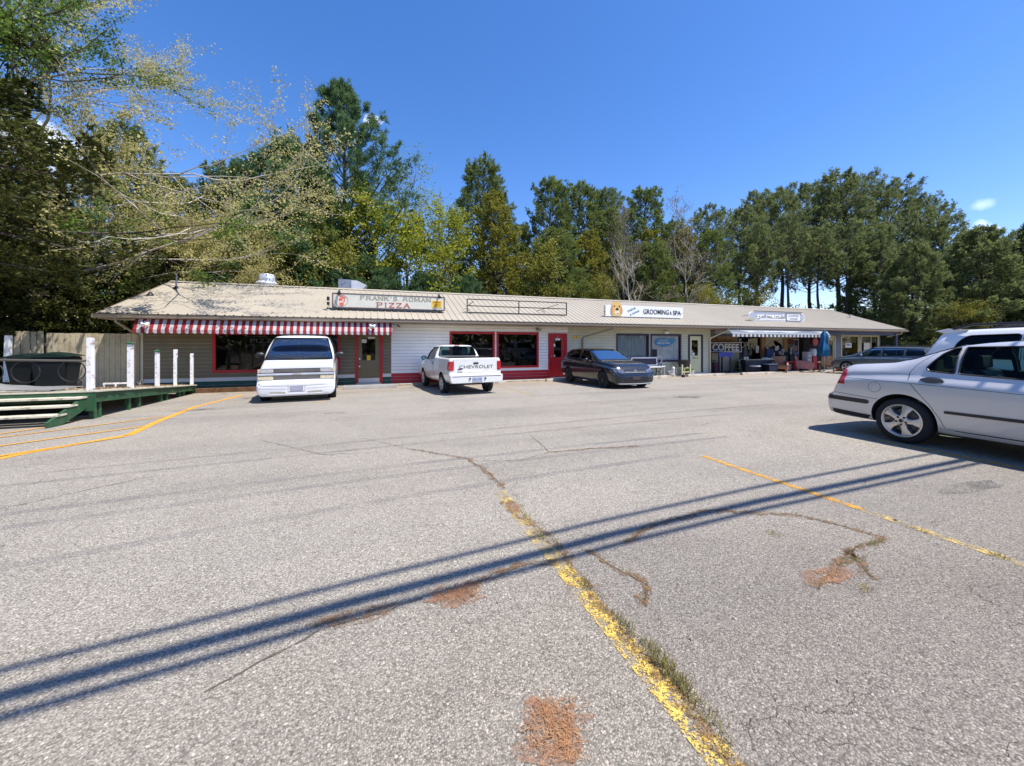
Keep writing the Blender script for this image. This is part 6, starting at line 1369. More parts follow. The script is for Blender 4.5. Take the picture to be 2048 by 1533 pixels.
van.put(MB().tube([(.40 + .19 * math.cos(a), 3.22 + .06 * math.sin(a), 1.18 + .17 * math.sin(a)) for a in [2 * math.pi * i / 24 for i in range(25)]], .014, 6), 'steering_wheel', M['blackp'], smooth=40)
for x0, x1 in ((-.80, -.02), (.12, .82)): van.put(van.line(F, [(x0, 1.215 if x0 < 0 else 1.19), ((x0 + x1) / 2, 1.20), (x1, 1.185 if x0 < 0 else 1.215)], .010, .02), 'wiper', M['black'])
mb = MB()
for x in (-.55, .55): mb.tube([(x, .5, 1.90), (x, .6, 1.935), (x, 2.7, 1.935), (x, 2.8, 1.90)], .014, 6)
for y in (.9, 2.4): mb.tube([(-.55, y, 1.935), (.55, y, 1.935)], .012, 6)
van.put(mb, 'roof_rack', M['black'], smooth=40)

# ---------------- white pickup seen from behind
T_ = [(0, .44, .66, .70, .78, .76, .70), (.03, .42, .68, .715, .82, .80, .72), (.075, .42, .69, .72, .845, .82, .72), (.085, .44, .90, 1.0, .85, .83, .76), (.10, .44, 1.10, 1.16, .855, .83, .78), (.14, .43, 1.13, 1.185, .86, .84, .80), (.6, .40, 1.14, 1.185, .865, .85, .80), (1.4, .38, 1.14, 1.185, .87, .85, .80), (1.95, .36, 1.14, 1.185, .87, .85, .80), (1.975, .36, 1.13, 1.19, .87, .84, .79), (2.0, .36, 1.08, 1.27, .87, .83, .74), (2.04, .36, 1.07, 1.52, .87, .825, .64), (2.10, .36, 1.06, 1.575, .87, .82, .62), (2.3, .35, 1.06, 1.60, .87, .82, .61), (2.7, .35, 1.05, 1.60, .868, .82, .61), (2.95, .35, 1.04, 1.56, .865, .815, .62), (3.2, .35, 1.02, 1.38, .863, .81, .68), (3.52, .35, 1.0, 1.10, .86, .80, .73), (3.65, .35, .98, 1.06, .86, .79, .72), (4.3, .35, .92, 1.0, .85, .77, .68), (4.6, .35, .86, .93, .83, .74, .64), (4.66, .36, .62, .66, .82, .76, .66), (4.78, .36, .58, .61, .76, .70, .6), (4.82, .4, .55, .57, .7, .64, .5)]
pk = Car('white_pickup', 'white compact pickup seen from behind at the white and red wall', 'pickup truck', 4.82, (2.62, 14.05, GZ(14.05)), R(6.0), T_)
pk.hollow(2.07, 3.45, .05, .5)
pk.cutter(MB().box(-.72, .72, .16, 1.93, .62, 1.4), M['cabin'])
tw = rounded([(-.70, 1.20), (.70, 1.20), (.60, 1.53), (-.60, 1.53)], .05)
P_pk = paintm('white_truck_paint', (.74, .74, .72), 0, .38, dirt=(.55, .54, .48))
pk.finish(P_pk, [(1.0, .35), (3.74, .35)], .375, (rounded([(2.14, 1.12), (3.25, 1.09), (3.10, 1.28), (2.84, 1.50), (2.22, 1.52)], .04),), (rounded([(-.72, 1.10), (.72, 1.10), (.58, 1.53), (-.58, 1.53)], .05), 2.9), (tw, 2.15), M['tint_g'])
for sd in (1, -1):
    for y in (1.0, 3.74): pk.wheel(sd * .85, y, .335, .20, .205, (5, 'steel'), sd, M['alloy'])
    ax = '+x' if sd > 0 else '-x'; g = pk.line(ax, [(2.12, 1.5), (2.08, .9), (2.08, .42)], .004); pk.line(ax, [(3.32, 1.05), (3.34, .7), (3.2, .42)], .004, mb=g); pk.line(ax, [(1.97, 1.16), (1.97, .42)], .004, mb=g); pk.put(g, 'panel_gap', M['gap'])
    pk.put(pk.patch(ax, [(2.14, .93), (2.26, .93), (2.26, .985), (2.14, .985)], .012, .05), 'door_handle', M['blackp'])
    pk.put(pk.patch(ax, rounded([(.088, .80), (.22, .82), (.24, .95), (.20, 1.06), (.089, 1.09)], .02), .006, .03), 'tail_lamp', M['redlens'])
    o = pk.put(MB().prism([(sd * p, q) for p, q in rounded([(.72, .80), (.845, .80), (.852, .94), (.84, 1.08), (.72, 1.09)], .02)], 'y', .062, .12), 'tail_lamp', M['redlens'], bevel=.006)
pk.put(MB().prism(rounded([(-.70, .735), (.70, .735), (.71, 1.165), (-.71, 1.165)], .02), 'y', .060, .083), 'tailgate', P_pk, bevel=.008)
o = pk.put(MB().box(-.085, .085, .05, .058, 1.0, 1.05), 'tailgate_handle', M['blackp'], bevel=.004)
def cartext(c, s_, m, x, z, y, w, h, **k):
    return text('lettering', s_, m, c.r, x, y, z, w, h, T=c.T, **k)
cartext(pk, 'CHEVROLET', mat('tailgate_lettering', (.12, .12, .08), .5), .02, .915, .0585, 1.12, .10)
cartext(pk, 'S10', mat('tailgate_sticker', (.05, .05, .05), .5), -.52, .765, .0585, .16, .035, bold=.04)
pk.put(MB().prism([(-.60, .84), (-.56, .865), (-.52, .865), (-.52, .88), (-.46, .88), (-.46, .865), (-.42, .865), (-.44, .84), (-.50, .84), (-.50, .825), (-.56, .825), (-.56, .84)], 'y', .052, .058), 'bowtie_emblem', M['blackp'])
pk.put(MB().prism(rounded([(-.80, .42), (.80, .42), (.86, .50), (.86, .68), (-.86, .68), (-.86, .50)], .04), 'y', -.075, .05), 'bumper', paintm('white_bumper', (.76, .76, .75), 0, .35), bevel=.018)
pk.put(MB().box(-.80, .80, -.078, -.07, .62, .635), 'bumper_groove', M['blackp']); pk.put(MB().box(-.16, .16, -.088, -.079, .46, .60), 'number_plate', M['plate'], bevel=.003)
for x in (-.24, .26): pk.put(MB().lathe([(0, .02), (.028, .02), (.03, 0)], 14, Matrix.Translation((x, -.08, .56)) @ Matrix.Rotation(R(90), 4, 'X')), 'bumper_bolt', M['blackp'])
cartext(pk, 'PZL 4129', mat('plate_blue', (.04, .10, .35), .5), 0, .53, -.0885, .27, .06)
pk.put(MB().box(-.10, .10, 2.03, 2.08, 1.575, 1.60), 'brake_lamp', M['redlens'], bevel=.006)
for x in (-.20, .20): pk.put(pk.line('-y', [(x, 1.21), (x, 1.52)], .009, 0), 'window_divider', M['blackp'])
seats(pk, (2.5,), .62, M['seat_l'], (-.35, .35), .58); mirror(pk, 3.0, 1.12, .86, M['blackp'], mat('mirror_blue', (.25, .5, .62), .1, .9, var=0), sz=(.11, .085, .05))
pk.put(MB().box(-.75, .75, 3.15, 3.45, .7, 1.02), 'dashboard', M['cabin'], bevel=.03)
pk.put(MB().tube([(-.8, 1.0, .30), (.8, 1.0, .30)], .045, 10).box(-.5, .5, .3, 3.5, .34, .42).tube([(.45, .25, .33), (.45, 2.6, .33)], .035, 8), 'axle', M['black'])

# ---------------- dark hatchback
H_ = [(0, .42, .62, .68, .74, .70, .6), (.04, .34, .78, .86, .83, .80, .66), (.10, .30, .90, 1.0, .86, .80, .62), (.18, .28, .96, 1.16, .875, .79, .60), (.35, .25, .99, 1.36, .885, .785, .56), (.55, .23, .99, 1.41, .89, .78, .555), (1.0, .21, .98, 1.445, .895, .775, .555), (1.5, .20, .96, 1.455, .895, .775, .555), (2.0, .20, .95, 1.43, .895, .775, .56), (2.3, .20, .94, 1.375, .893, .775, .58), (2.68, .20, .93, 1.19, .89, .77, .64), (3.05, .21, .92, 1.01, .885, .77, .70), (3.2, .21, .91, .975, .88, .765, .70), (3.8, .21, .85, .915, .87, .75, .66), (4.05, .20, .78, .83, .85, .73, .62), (4.15, .19, .66, .70, .80, .70, .56), (4.22, .18, .55, .58, .70, .60, .46), (4.26, .20, .46, .48, .52, .46, .36)]
hb = Car('dark_hatchback', 'dark grey hatchback angled toward the camera by the red door', 'car', 4.26, (8.48, 13.38, GZ(13.4)), R(180), H_)
hb.hollow(.35, 2.98, .05, .4)
P_hb = paintm('dark_grey_paint', (.014, .016, .020), .3, .22)
hb.finish(P_hb, [(.86, .325), (3.48, .325)], .35, (rounded([(.45, 1.05), (1.58, 1.01), (1.58, 1.375), (.85, 1.36), (.60, 1.28)], .04), rounded([(1.66, 1.01), (2.68, .965), (2.50, 1.12), (2.16, 1.33), (1.66, 1.375)], .03)), (rounded([(-.70, 1.02), (.70, 1.02), (.555, 1.385), (-.555, 1.385)], .05), 2.1), None, M['tint'], trim=True)
for sd in (1, -1):
    for y in (.86, 3.48): hb.wheel(sd * .885, y, .318, .21, .235, (10, 'thin'), sd, M['blackp'])
    ax = '+x' if sd > 0 else '-x'; g = hb.line(ax, [(1.62, 1.36), (1.62, .6), (1.58, .3)], .004); hb.line(ax, [(2.80, .94), (2.86, .6), (2.82, .3)], .004, mb=g); hb.line(ax, [(.1, .86), (1.5, .80), (3.0, .76)], .004, mb=g); hb.put(g, 'panel_gap', M['black'])
    for y in (1.42, 2.55): hb.put(hb.patch(ax, rounded([(y - .08, .86), (y + .08, .86), (y + .08, .89), (y - .08, .89)], .01), .014, .04), 'door_handle', P_hb)
    q = lambda pts: [(sd * x, z) for x, z in pts]
    hb.put(hb.patch('+y', q([(.42, .60), (.50, .58), (.80, .64), (.82, .76), (.72, .775), (.46, .70)]), .006, .03), 'headlight', mat('headlight_lens', (.16, .17, .19), .05, .6, var=.7, vscale=18, coat=1))
    l_ = hb.put(hb.line('+y', q([(.78, .735), (.72, .755), (.66, .72), (.62, .65)]), .010, .012), 'light_strip', M['lens'])
    hb.put(hb.line('+y', q([(.56, .69), (.52, .67), (.50, .62)]), .008, .012), 'light_strip', M['lens'])
    m_ = MB()
    for k in range(3): hb.patch('+y', q([(.60, .30 + .055 * k), (.78, .31 + .055 * k), (.78, .335 + .055 * k), (.60, .325 + .055 * k)]), .008, .05, mb=m_)
    hb.put(m_, 'bumper_slot', M['black'])
hb.put(hb.patch('+y', [(-.42, .615), (.42, .615), (.44, .665), (-.44, .665)], .005, .04), 'grille', M['black']); hb.put(hb.line('+y', [(-.42, .61), (.42, .61)], .007, .008), 'chrome_strip', M['alu'])
hb.put(hb.patch('+y', rounded([(-.50, .30), (.50, .30), (.55, .46), (-.55, .46)], .03), .005, .04), 'lower_grille', M['black'])
hb.put(hb.line('+y', [(-.70, .235), (0, .22), (.70, .235)], .012, .01), 'splitter', M['alu'])
hb.put(MB().box(-.17, .17, 4.25, 4.275, .36, .48), 'front_plate', mat('dark_plate', (.06, .04, .045), .5), bevel=.003)
em = hb.put(MB().lathe([(0, .012), (.062, .012), (.066, 0), (.066, -.03)], 24, Matrix.Translation((0, 4.19, .645)) @ Matrix.Rotation(R(-90), 4, 'X')), 'round_emblem', M['chrome'], smooth=40)
mb = MB(); y_ = 4.205
for a, b in (((-.03, .04), (-.012, .005)), ((-.012, .005), (0, .03)), ((0, .03), (.012, .005)), ((.012, .005), (.03, .04)), ((-.045, .0), (-.025, -.045)), ((-.025, -.045), (0, -.005)), ((0, -.005), (.025, -.045)), ((.025, -.045), (.045, .0))): mb.tube([(a[0], y_, .645 + a[1]), (b[0], y_, .645 + b[1])], .005, 4)
hb.put(mb, 'emblem_letters', M['navy'], em)
cartext(hb, 'GTI', M['lens'], .30, .64, 4.19, .10, .03, rz=180)
seats(hb, (.95, 1.95), .42, M['leather']); mirror(hb, 2.5, 1.0, .86, P_hb, M['chrome']); hb.put(MB().box(-.7, .7, 2.5, 2.9, .55, .93), 'dashboard', M['cabin'], bevel=.03)
g = hb.line('+z', [(-.60, 4.05), (-.66, 3.5), (.66, 3.5), (.60, 4.05)], .004); hb.put(g, 'panel_gap', M['black'])

# ---------------- white suv behind the sedan
U_ = [(0, .50, .70, .78, .80, .78, .7), (.06, .44, .90, 1.0, .88, .85, .74), (.16, .40, 1.02, 1.25, .91, .84, .68), (.32, .36, 1.06, 1.60, .92, .83, .63), (.38, .35, 1.06, 1.66, .92, .83, .62), (.8, .32, 1.06, 1.695, .925, .83, .62), (1.6, .30, 1.05, 1.71, .925, .83, .62), (2.4, .30, 1.04, 1.70, .925, .83, .62), (2.8, .30, 1.03, 1.64, .92, .83, .64), (3.2, .30, 1.02, 1.40, .92, .83, .70), (3.55, .30, 1.01, 1.13, .915, .82, .74), (4.2, .30, .92, 1.0, .89, .78, .68), (4.45, .30, .78, .84, .84, .72, .6), (4.58, .36, .64, .66, .7, .62, .5)]
sv_ = Car('white_suv', 'white sport utility car with roof rails beyond the silver sedan', 'car', 4.58, (10.95, 2.4, 0), R(180), U_)
sv_.hollow(.4, 3.45, .05, .5)
P_suv = paintm('white_suv_paint', (.76, .77, .77), 0, .35)
sv_.finish(P_suv, [(.92, .36), (3.62, .36)], .39, (rounded([(.52, 1.16), (1.35, 1.14), (1.35, 1.58), (.72, 1.56), (.62, 1.45)], .06), rounded([(1.42, 1.14), (2.2, 1.12), (2.2, 1.60), (1.42, 1.60)], .03), rounded([(2.28, 1.12), (3.2, 1.08), (2.85, 1.45), (2.6, 1.58), (2.28, 1.6)], .03)), (rounded([(-.72, 1.12), (.72, 1.12), (.60, 1.62), (-.60, 1.62)], .05), 2.7), (rounded([(-.66, 1.12), (.66, 1.12), (.58, 1.58), (-.58, 1.58)], .05), .8), M['tint'])
for sd in (1, -1):
    for y in (.92, 3.62): sv_.wheel(sd * .905, y, .355, .22, .23, (5, 'wide'), sd, M['alloy'])
    ax = '+x' if sd > 0 else '-x'; g = sv_.line(ax, [(1.38, 1.6), (1.38, .6), (1.3, .4)], .004); sv_.line(ax, [(2.24, 1.6), (2.24, .38)], .004, mb=g); sv_.line(ax, [(3.3, 1.05), (3.3, .4)], .004, mb=g); sv_.put(g, 'panel_gap', M['gap'])
    for y in (1.6, 2.45): sv_.put(sv_.patch(ax, rounded([(y - .10, .985), (y + .10, .985), (y + .10, 1.015), (y - .10, 1.015)], .01), .03, .04), 'door_handle', P_suv, smooth=40)
    sv_.put(MB().tube([(sd * .60, .5, 1.69), (sd * .60, .75, 1.76), (sd * .60, 2.5, 1.77), (sd * .60, 2.85, 1.66)], .02, 8), 'roof_rail', M['black'], smooth=40)
    sv_.put(sv_.patch(ax, [(.10, .95), (.12, .78), (.30, .80), (.28, .98)], .006, .04), 'tail_lamp', M['redlens'])
sv_.put(MB().prism([(.24, 1.655), (.42, 1.60), (.7, 1.66), (.42, 1.70)], 'x', -.60, .60), 'spoiler', P_suv, bevel=.01); mirror(sv_, 3.0, 1.15, .88, P_suv, M['chrome']); seats(sv_, (1.1, 2.1), .5, M['leather'])

# ---------------- grey wagon by the far end of the shops
W_ = [(0, .45, .62, .66, .74, .70, .6), (.05, .36, .78, .88, .84, .80, .66), (.14, .32, .92, 1.08, .87, .79, .60), (.45, .28, .95, 1.36, .885, .78, .56), (.6, .26, .95, 1.42, .89, .775, .555), (1.6, .24, .95, 1.46, .895, .775, .555), (2.5, .24, .94, 1.455, .895, .775, .56), (2.85, .24, .93, 1.40, .893, .775, .58), (3.2, .24, .92, 1.20, .89, .77, .64), (3.6, .24, .91, 1.0, .885, .77, .70), (3.75, .24, .90, .965, .88, .765, .70), (4.2, .24, .82, .88, .86, .74, .64), (4.5, .24, .70, .74, .80, .68, .56), (4.66, .28, .52, .54, .62, .56, .44)]
wg = Car('grey_wagon', 'dark grey station wagon with roof rails parked at the far end of the shops', 'car', 4.66, (24.9, 12.45, GZ(12.45)), R(0), W_)
wg.hollow(.45, 3.5, .05, .4)
P_wg = paintm('slate_grey_paint', (.10, .12, .125), .3, .35)
wg.finish(P_wg, [(.9, .32), (3.72, .32)], .36, (rounded([(.50, 1.03), (1.30, 1.0), (1.30, 1.36), (.72, 1.35)], .04), rounded([(1.38, 1.0), (2.22, .98), (2.22, 1.38), (1.38, 1.37)], .03), rounded([(2.30, .98), (3.30, .95), (2.95, 1.2), (2.70, 1.36), (2.30, 1.38)], .03)), (rounded([(-.68, .99), (.68, .99), (.55, 1.40), (-.55, 1.40)], .05), 2.7), (rounded([(-.6, 1.02), (.6, 1.02), (.52, 1.36), (-.52, 1.36)], .05), 1.0), M['carglass'])
for sd in (1, -1):
    for y in (.9, 3.72): wg.wheel(sd * .885, y, .32, .21, .22, (5, 'wide'), sd, M['alloy'])
    ax = '+x' if sd > 0 else '-x'; g = wg.line(ax, [(1.34, 1.36), (1.34, .35)], .004); wg.line(ax, [(2.26, 1.36), (2.26, .35)], .004, mb=g); wg.line(ax, [(3.35, .93), (3.3, .35)], .004, mb=g); wg.put(g, 'panel_gap', M['black'])
    for y in (1.6, 2.5): wg.put(wg.patch(ax, rounded([(y - .08, .88), (y + .08, .88), (y + .08, .905), (y - .08, .905)], .01), .014, .04), 'door_handle', P_wg)
    wg.put(MB().tube([(sd * .54, .65, 1.43), (sd * .54, .85, 1.49), (sd * .54, 2.4, 1.50), (sd * .54, 2.7, 1.43)], .016, 8), 'roof_rail', M['black'], smooth=40)
    wg.put(wg.patch('+y', [(sd * x, z) for x, z in [(.42, .60), (.74, .62), (.76, .72), (.46, .69)]], .006, .04), 'headlight', M['lens'])
mirror(wg, 3.0, 1.0, .86, P_wg, M['chrome']); seats(wg, (1.2, 2.2), .42, M['leather']); wg.put(MB().box(-.7, .7, 3.05, 3.4, .55, .93), 'dashboard', M['cabin'], bevel=.03)
# ================================================================ TREES
def norm(a): return a / np.maximum(np.linalg.norm(a, axis=1, keepdims=True), 1e-9)
class Leaves:
    def __init__(s): s.P = []; s.D = []; s.W = []
    def add(s, P, D, W): s.P.append(P); s.D.append(D); s.W.append(W)
    def build(s, name, m, parent=None, kind=None):
        P = np.concatenate(s.P); D = np.concatenate(s.D); W = np.concatenate(s.W); n = len(P)
        V = np.empty((n, 4, 3)); V[:, 0] = P; V[:, 1] = P + D * .45 + W; V[:, 2] = P + D; V[:, 3] = P + D * .45 - W
        me = bpy.data.meshes.new(name); me.vertices.add(n * 4); me.vertices.foreach_set('co', V.ravel())
        me.loops.add(n * 4); me.loops.foreach_set('vertex_index', np.arange(n * 4, dtype=np.int32))
        me.polygons.add(n); me.polygons.foreach_set('loop_start', np.arange(0, n * 4, 4, dtype=np.int32))
        me.update(calc_edges=True); me.validate()
        o = link_mesh(name, me, m, parent)
        if kind: o['kind'] = kind
        return o
def rleaf(rng, C, size, spread, k, droop=0.0, wr=.42):
    """k broad leaves round each centre"""
    n = len(C); Q = np.repeat(C, k, 0) + rng.normal(0, spread, (n * k, 3)) * [1, 1, .7]
    D = norm(rng.normal(0, 1, (n * k, 3)) + [0, 0, -droop]) * (size * rng.uniform(.6, 1.2, (n * k, 1)))
    W = norm(np.cross(D, rng.normal(0, 1, (n * k, 3)))) * np.linalg.norm(D, axis=1, keepdims=True) * wr
    return Q - D * .5, D, W
def needles(rng, C, A, size, k, spread=.55, w=.035, up=.25):
    """tuft of k blades round each axis A"""
    n = len(C); Ar = np.repeat(norm(A), k, 0); D = norm(Ar + rng.normal(0, spread, (n * k, 3)) + [0, 0, up]) * (size * rng.uniform(.6, 1.15, (n * k, 1)))
    Q = np.repeat(C, k, 0) + rng.normal(0, size * .16, (n * k, 3)); W = norm(np.cross(D, rng.normal(0, 1, (n * k, 3)))) * w
    return Q, D, W
M['bark'] = mat('dark_bark', (.07, .055, .045), .95, var=.35, vscale=6, bump=.8, bscale=25); M['bark_p'] = mat('pale_bark', (.46, .42, .36), .85, var=.25, vscale=4, bump=.5, bscale=20, dirt=(.14, .11, .08), dscale=3); M['bark_g'] = mat('grey_twigs', (.26, .23, .19), .9, var=.2)
M['pine'] = leafmat('pine_needles', (.05, .085, .02), (.27, .33, .09), .45); M['vpine'] = leafmat('virginia_pine_needles', (.075, .10, .035), (.32, .37, .14), .45)
M['wpine'] = leafmat('white_pine_needles', (.034, .08, .035), (.19, .30, .12), .42); M['hem'] = leafmat('hemlock_needles', (.016, .026, .005), (.13, .14, .03), .3)
M['ygreen'] = leafmat('spring_leaves', (.17, .20, .015), (.44, .47, .05), .45); M['lgreen'] = leafmat('light_spring_leaves', (.16, .22, .06), (.34, .42, .12), .45)
M['buds'] = leafmat('pale_buds', (.17, .14, .07), (.34, .28, .15), .3); M['syc'] = leafmat('yellow_new_leaves', (.36, .33, .10), (.66, .60, .26), .5); M['mapl'] = leafmat('bright_green_leaves', (.05, .11, .012), (.20, .30, .05), .4)
M['gold'] = leafmat('olive_spring_leaves', (.14, .15, .02), (.36, .34, .06), .4)

def conifer(seed, h, rad, base=.25, n=64, tuft=(.30, 9, .032), sweep=.25, droop=0.0, lean=.02, prof=.75, sub=7, dense=1.0, flat=.35, rough=.35, upsw=0.0):
    rng = np.random.default_rng(seed); r = random.Random(seed); w = MB(); L = Leaves()
    lx, ly = r.uniform(-lean, lean) * h, r.uniform(-lean, lean) * h
    top = lambda z: Vector((lx * (z / h) ** 2 + .12 * math.sin(z * .7 + seed), ly * (z / h) ** 2 + .1 * math.cos(z * .6 + seed), z))
    k = 12; w.tube([top(h * i / k) for i in range(k + 1)], [max(.018, h * .0135 * (1 - i / k) ** .8) for i in range(k + 1)], 8)
    C = []; A = []
    for i in range(n):
        t = base + (1 - base) * ((i + r.random() * .8) / n); z = h * t; a = i * 2.39996 + r.uniform(-.4, .4)
        q = (1 - t) / (1 - base); ln = rad * (q ** prof) * (.55 + .45 * min(1, (t - base) / .12 + .35)) * r.uniform(1 - rough, 1 + rough * .5) + .25
        d = Vector((math.cos(a), math.sin(a), 0)); el = sweep + upsw * (1 - q) + r.uniform(-.12, .12)
        p0 = top(z); P = []; m_ = 5
        for j in range(m_ + 1):
            s = j / m_; P.append(p0 + d * ln * s * math.cos(el * .6) + Vector((r.uniform(-.05, .05) * ln * s, r.uniform(-.05, .05) * ln * s, ln * (math.sin(el) * s + (.18 * s * s) - droop * s * s))))
        w.tube(P, [max(.008, .012 + .013 * ln * (1 - j / m_)) for j in range(m_ + 1)], 4)
        for j in range(int(sub * dense * (.5 + ln / rad))):
            s = .28 + .72 * math.sqrt(r.random()); f = s * m_; e = min(int(f), m_ - 1); p = P[e].lerp(P[e + 1], f - e)
            sd = Vector((-d.y, d.x, 0)) * r.choice((-1, 1)); sl = ln * .32 * (1.15 - s) * r.uniform(.6, 1.3) + .18
            tip = p + (sd * r.uniform(.5, 1) + d * .8).normalized() * sl + Vector((0, 0, r.uniform(-.25, .6) * sl - droop * sl))
            for u in (.35, .7, 1.0):
                c = p.lerp(tip, u) + Vector((r.gauss(0, .05), r.gauss(0, .05), r.gauss(0, flat * .45))); C.append(c); A.append((tip - p).normalized() + Vector((0, 0, .15)))
        C.append(P[-1]); A.append((P[-1] - P[-2]).normalized())
    for i in range(6): C.append(top(h * (1 - .01 * i))); A.append(Vector((0, 0, 1)))
    C = np.array([tuple(c) for c in C]); A = np.array([tuple(a) for a in A])
    L.add(*needles(rng, C, A, tuft[0], tuft[1], w=tuft[2])); return w, L
def broad(seed, h, rad, base=.3, limbs=8, leaf=(.16, .28, 9), levels=3, up=.9, spread=.6, bias=None, tr=.014, twig=.006, wob=.12, droop=0.0, bare=False, gnarl=.15):
    rng = np.random.default_rng(seed); r = random.Random(seed); w = MB(); tips = []
    H = h * .72; tk = [Vector((.25 * math.sin(i * 1.1 + seed), .25 * math.cos(i * .9 + seed), H * i / 8)) for i in range(9)]; tk[0] = Vector((0, 0, 0))
    w.tube(tk, [h * tr * (1 - .75 * i / 8) for i in range(9)], 8)
    def grow_(p, d, ln, rd, lv):
        P = [p]; k = 5
        for j in range(k):
            d = (d + Vector((r.gauss(0, gnarl), r.gauss(0, gnarl), r.gauss(0, gnarl * .7) + .05 - droop))).normalized(); P.append(P[-1] + d * ln / k)
        w.tube(P, [max(twig, rd * (1 - .6 * j / k)) for j in range(k + 1)], 5 if lv > 1 else 3)
        if lv == 0: tips.extend(P[1:]); return
        for j in range(r.randint(3, 4) + (1 if lv == levels - 1 else 0)):
            s = r.uniform(.3, 1); e = min(int(s * k), k - 1); q = P[e].lerp(P[e + 1], s * k - e)
            dd = (d + Vector((r.gauss(0, spread), r.gauss(0, spread), r.gauss(0, spread * .7)))).normalized(); grow_(q, dd, ln * r.uniform(.5, .72), rd * .45, lv - 1)
        if lv < levels: tips.append(P[-1])
    for i in range(limbs):
        t = base + (.98 - base) * i / limbs; z = H * min(1, t / .98); a = i * 2.4 + r.uniform(-.5, .5) + seed
        e = z / H * 8; e0 = min(int(e), 7); p = tk[e0].lerp(tk[e0 + 1], e - e0)
        el = up * (.45 + .75 * t); d = Vector((math.cos(a) * math.cos(el), math.sin(a) * math.cos(el), math.sin(el)))
        if bias: d = (d + Vector(bias)).normalized()
        grow_(p, d, rad * (1.05 - .45 * t) * r.uniform(.8, 1.15), h * tr * .42 * (1.1 - t * .5), levels - 1)
    L = Leaves()
    if leaf[2]: L.add(*rleaf(rng, np.array([tuple(c) for c in tips]), leaf[0], leaf[1], leaf[2], droop=.3))
    return w, L
PROTO = {}
def proto(k, fn, bark, lmat, *a, **kw):
    w, L = fn(*a, **kw); PROTO[k] = (w.mesh(k + '_trunk', fix=False), bark, L, lmat)
def tree(k, name, label, x, y, rz=0, s=1.0, sz=None, z=-.27, cat='tree', group='trees behind the shops'):
    o = root(name, label, cat, (x, y, z), rz, group); o.scale = (s, s, sz or s); w, bk, L, lf = PROTO[k]
    if not isinstance(w, bpy.types.Object):
        a = link_mesh('trunk', w, bk, o, smooth=60); b = L.build('crown', lf, o) if L.P else None; PROTO[k] = (a, bk, b, lf)
    else:
        for q in (w, L):
            if q: c = q.copy(); COL.objects.link(c); c.parent = o
    return o
proto('P1', conifer, M['bark'], M['pine'], 11, 17, 3.8, base=.2, n=150, tuft=(.27, 11, .026), sub=10, sweep=.4, prof=.48, upsw=.5)
proto('P2', conifer, M['bark'], M['pine'], 12, 17, 3.6, base=.14, n=150, tuft=(.26, 11, .026), sub=10, sweep=.35, prof=.5, rough=.55, upsw=.6)
proto('G1', conifer, M['bark'], M['gold'], 13, 14, 3.0, base=.12, n=110, tuft=(.22, 8, .045), sub=10, sweep=.5, prof=.6, rough=.5)
proto('W1', conifer, M['bark'], M['wpine'], 21, 20.9, 7.2, base=.12, n=125, tuft=(.34, 14, .026), sub=17, sweep=.5, prof=.85, rough=.62, upsw=.55, lean=.01)
proto('V1', conifer, M['bark'], M['vpine'], 31, 20, 5.0, base=.38, n=105, tuft=(.27, 11, .026), sub=15, sweep=.35, prof=.5, rough=.55, upsw=.5)
proto('V2', conifer, M['bark'], M['vpine'], 32, 20, 4.2, base=.44, n=85, tuft=(.27, 11, .026), sub=13, sweep=.3, prof=.45, rough=.6, lean=.05, upsw=.6)
proto('V3', conifer, M['bark'], M['vpine'], 33, 16, 2.8, base=.58, n=46, tuft=(.27, 11, .026), sub=10, sweep=.3, prof=.45, rough=.6, lean=.06, upsw=.6)
proto('D1', conifer, M['bark'], M['vpine'], 41, 13, 4.2, base=.02, n=180, tuft=(.28, 11, .032), sub=12, sweep=.15, prof=.6, rough=.4)
proto('D2', conifer, M['bark'], M['wpine'], 42, 8, 3.0, base=.02, n=130, tuft=(.28, 12, .024), sub=10, sweep=.2, prof=.6, rough=.5)
proto('H1', conifer, M['bark'], M['hem'], 51, 12, 4.2, base=.03, n=120, tuft=(.20, 9, .045), sub=14, sweep=.0, droop=.28, prof=.8, rough=.45, dense=1.2)
proto('H2', conifer, M['bark'], M['hem'], 52, 14, 5.2, base=.28, n=130, tuft=(.16, 9, .030), sub=26, sweep=-.02, droop=.22, prof=.6, rough=.4, dense=1.2)
proto('Y1', broad, M['bark'], M['ygreen'], 61, 12.6, 3.6, base=.15, limbs=15, leaf=(.17, .24, 9), levels=3)
proto('Y2', broad, M['bark'], M['gold'], 62, 10, 3.8, base=.10, limbs=14, leaf=(.16, .26, 8), levels=3)
proto('S1', broad, M['bark_g'], M['lgreen'], 71, 18.5, 4.2, base=.35, limbs=9, leaf=(.15, .34, 4), levels=3, up=1.15, spread=.42, tr=.009)
proto('B1', broad, M['bark_g'], M['buds'], 81, 16, 3.6, base=.22, limbs=13, leaf=(.10, .2, 3), levels=3, up=1.1, spread=.45, tr=.008, twig=.011)
proto('B2', broad, M['bark_p'], M['buds'], 82, 14, 3.2, base=.18, limbs=12, leaf=(.09, .2, 2), levels=3, up=1.15, spread=.45, tr=.008, twig=.012)
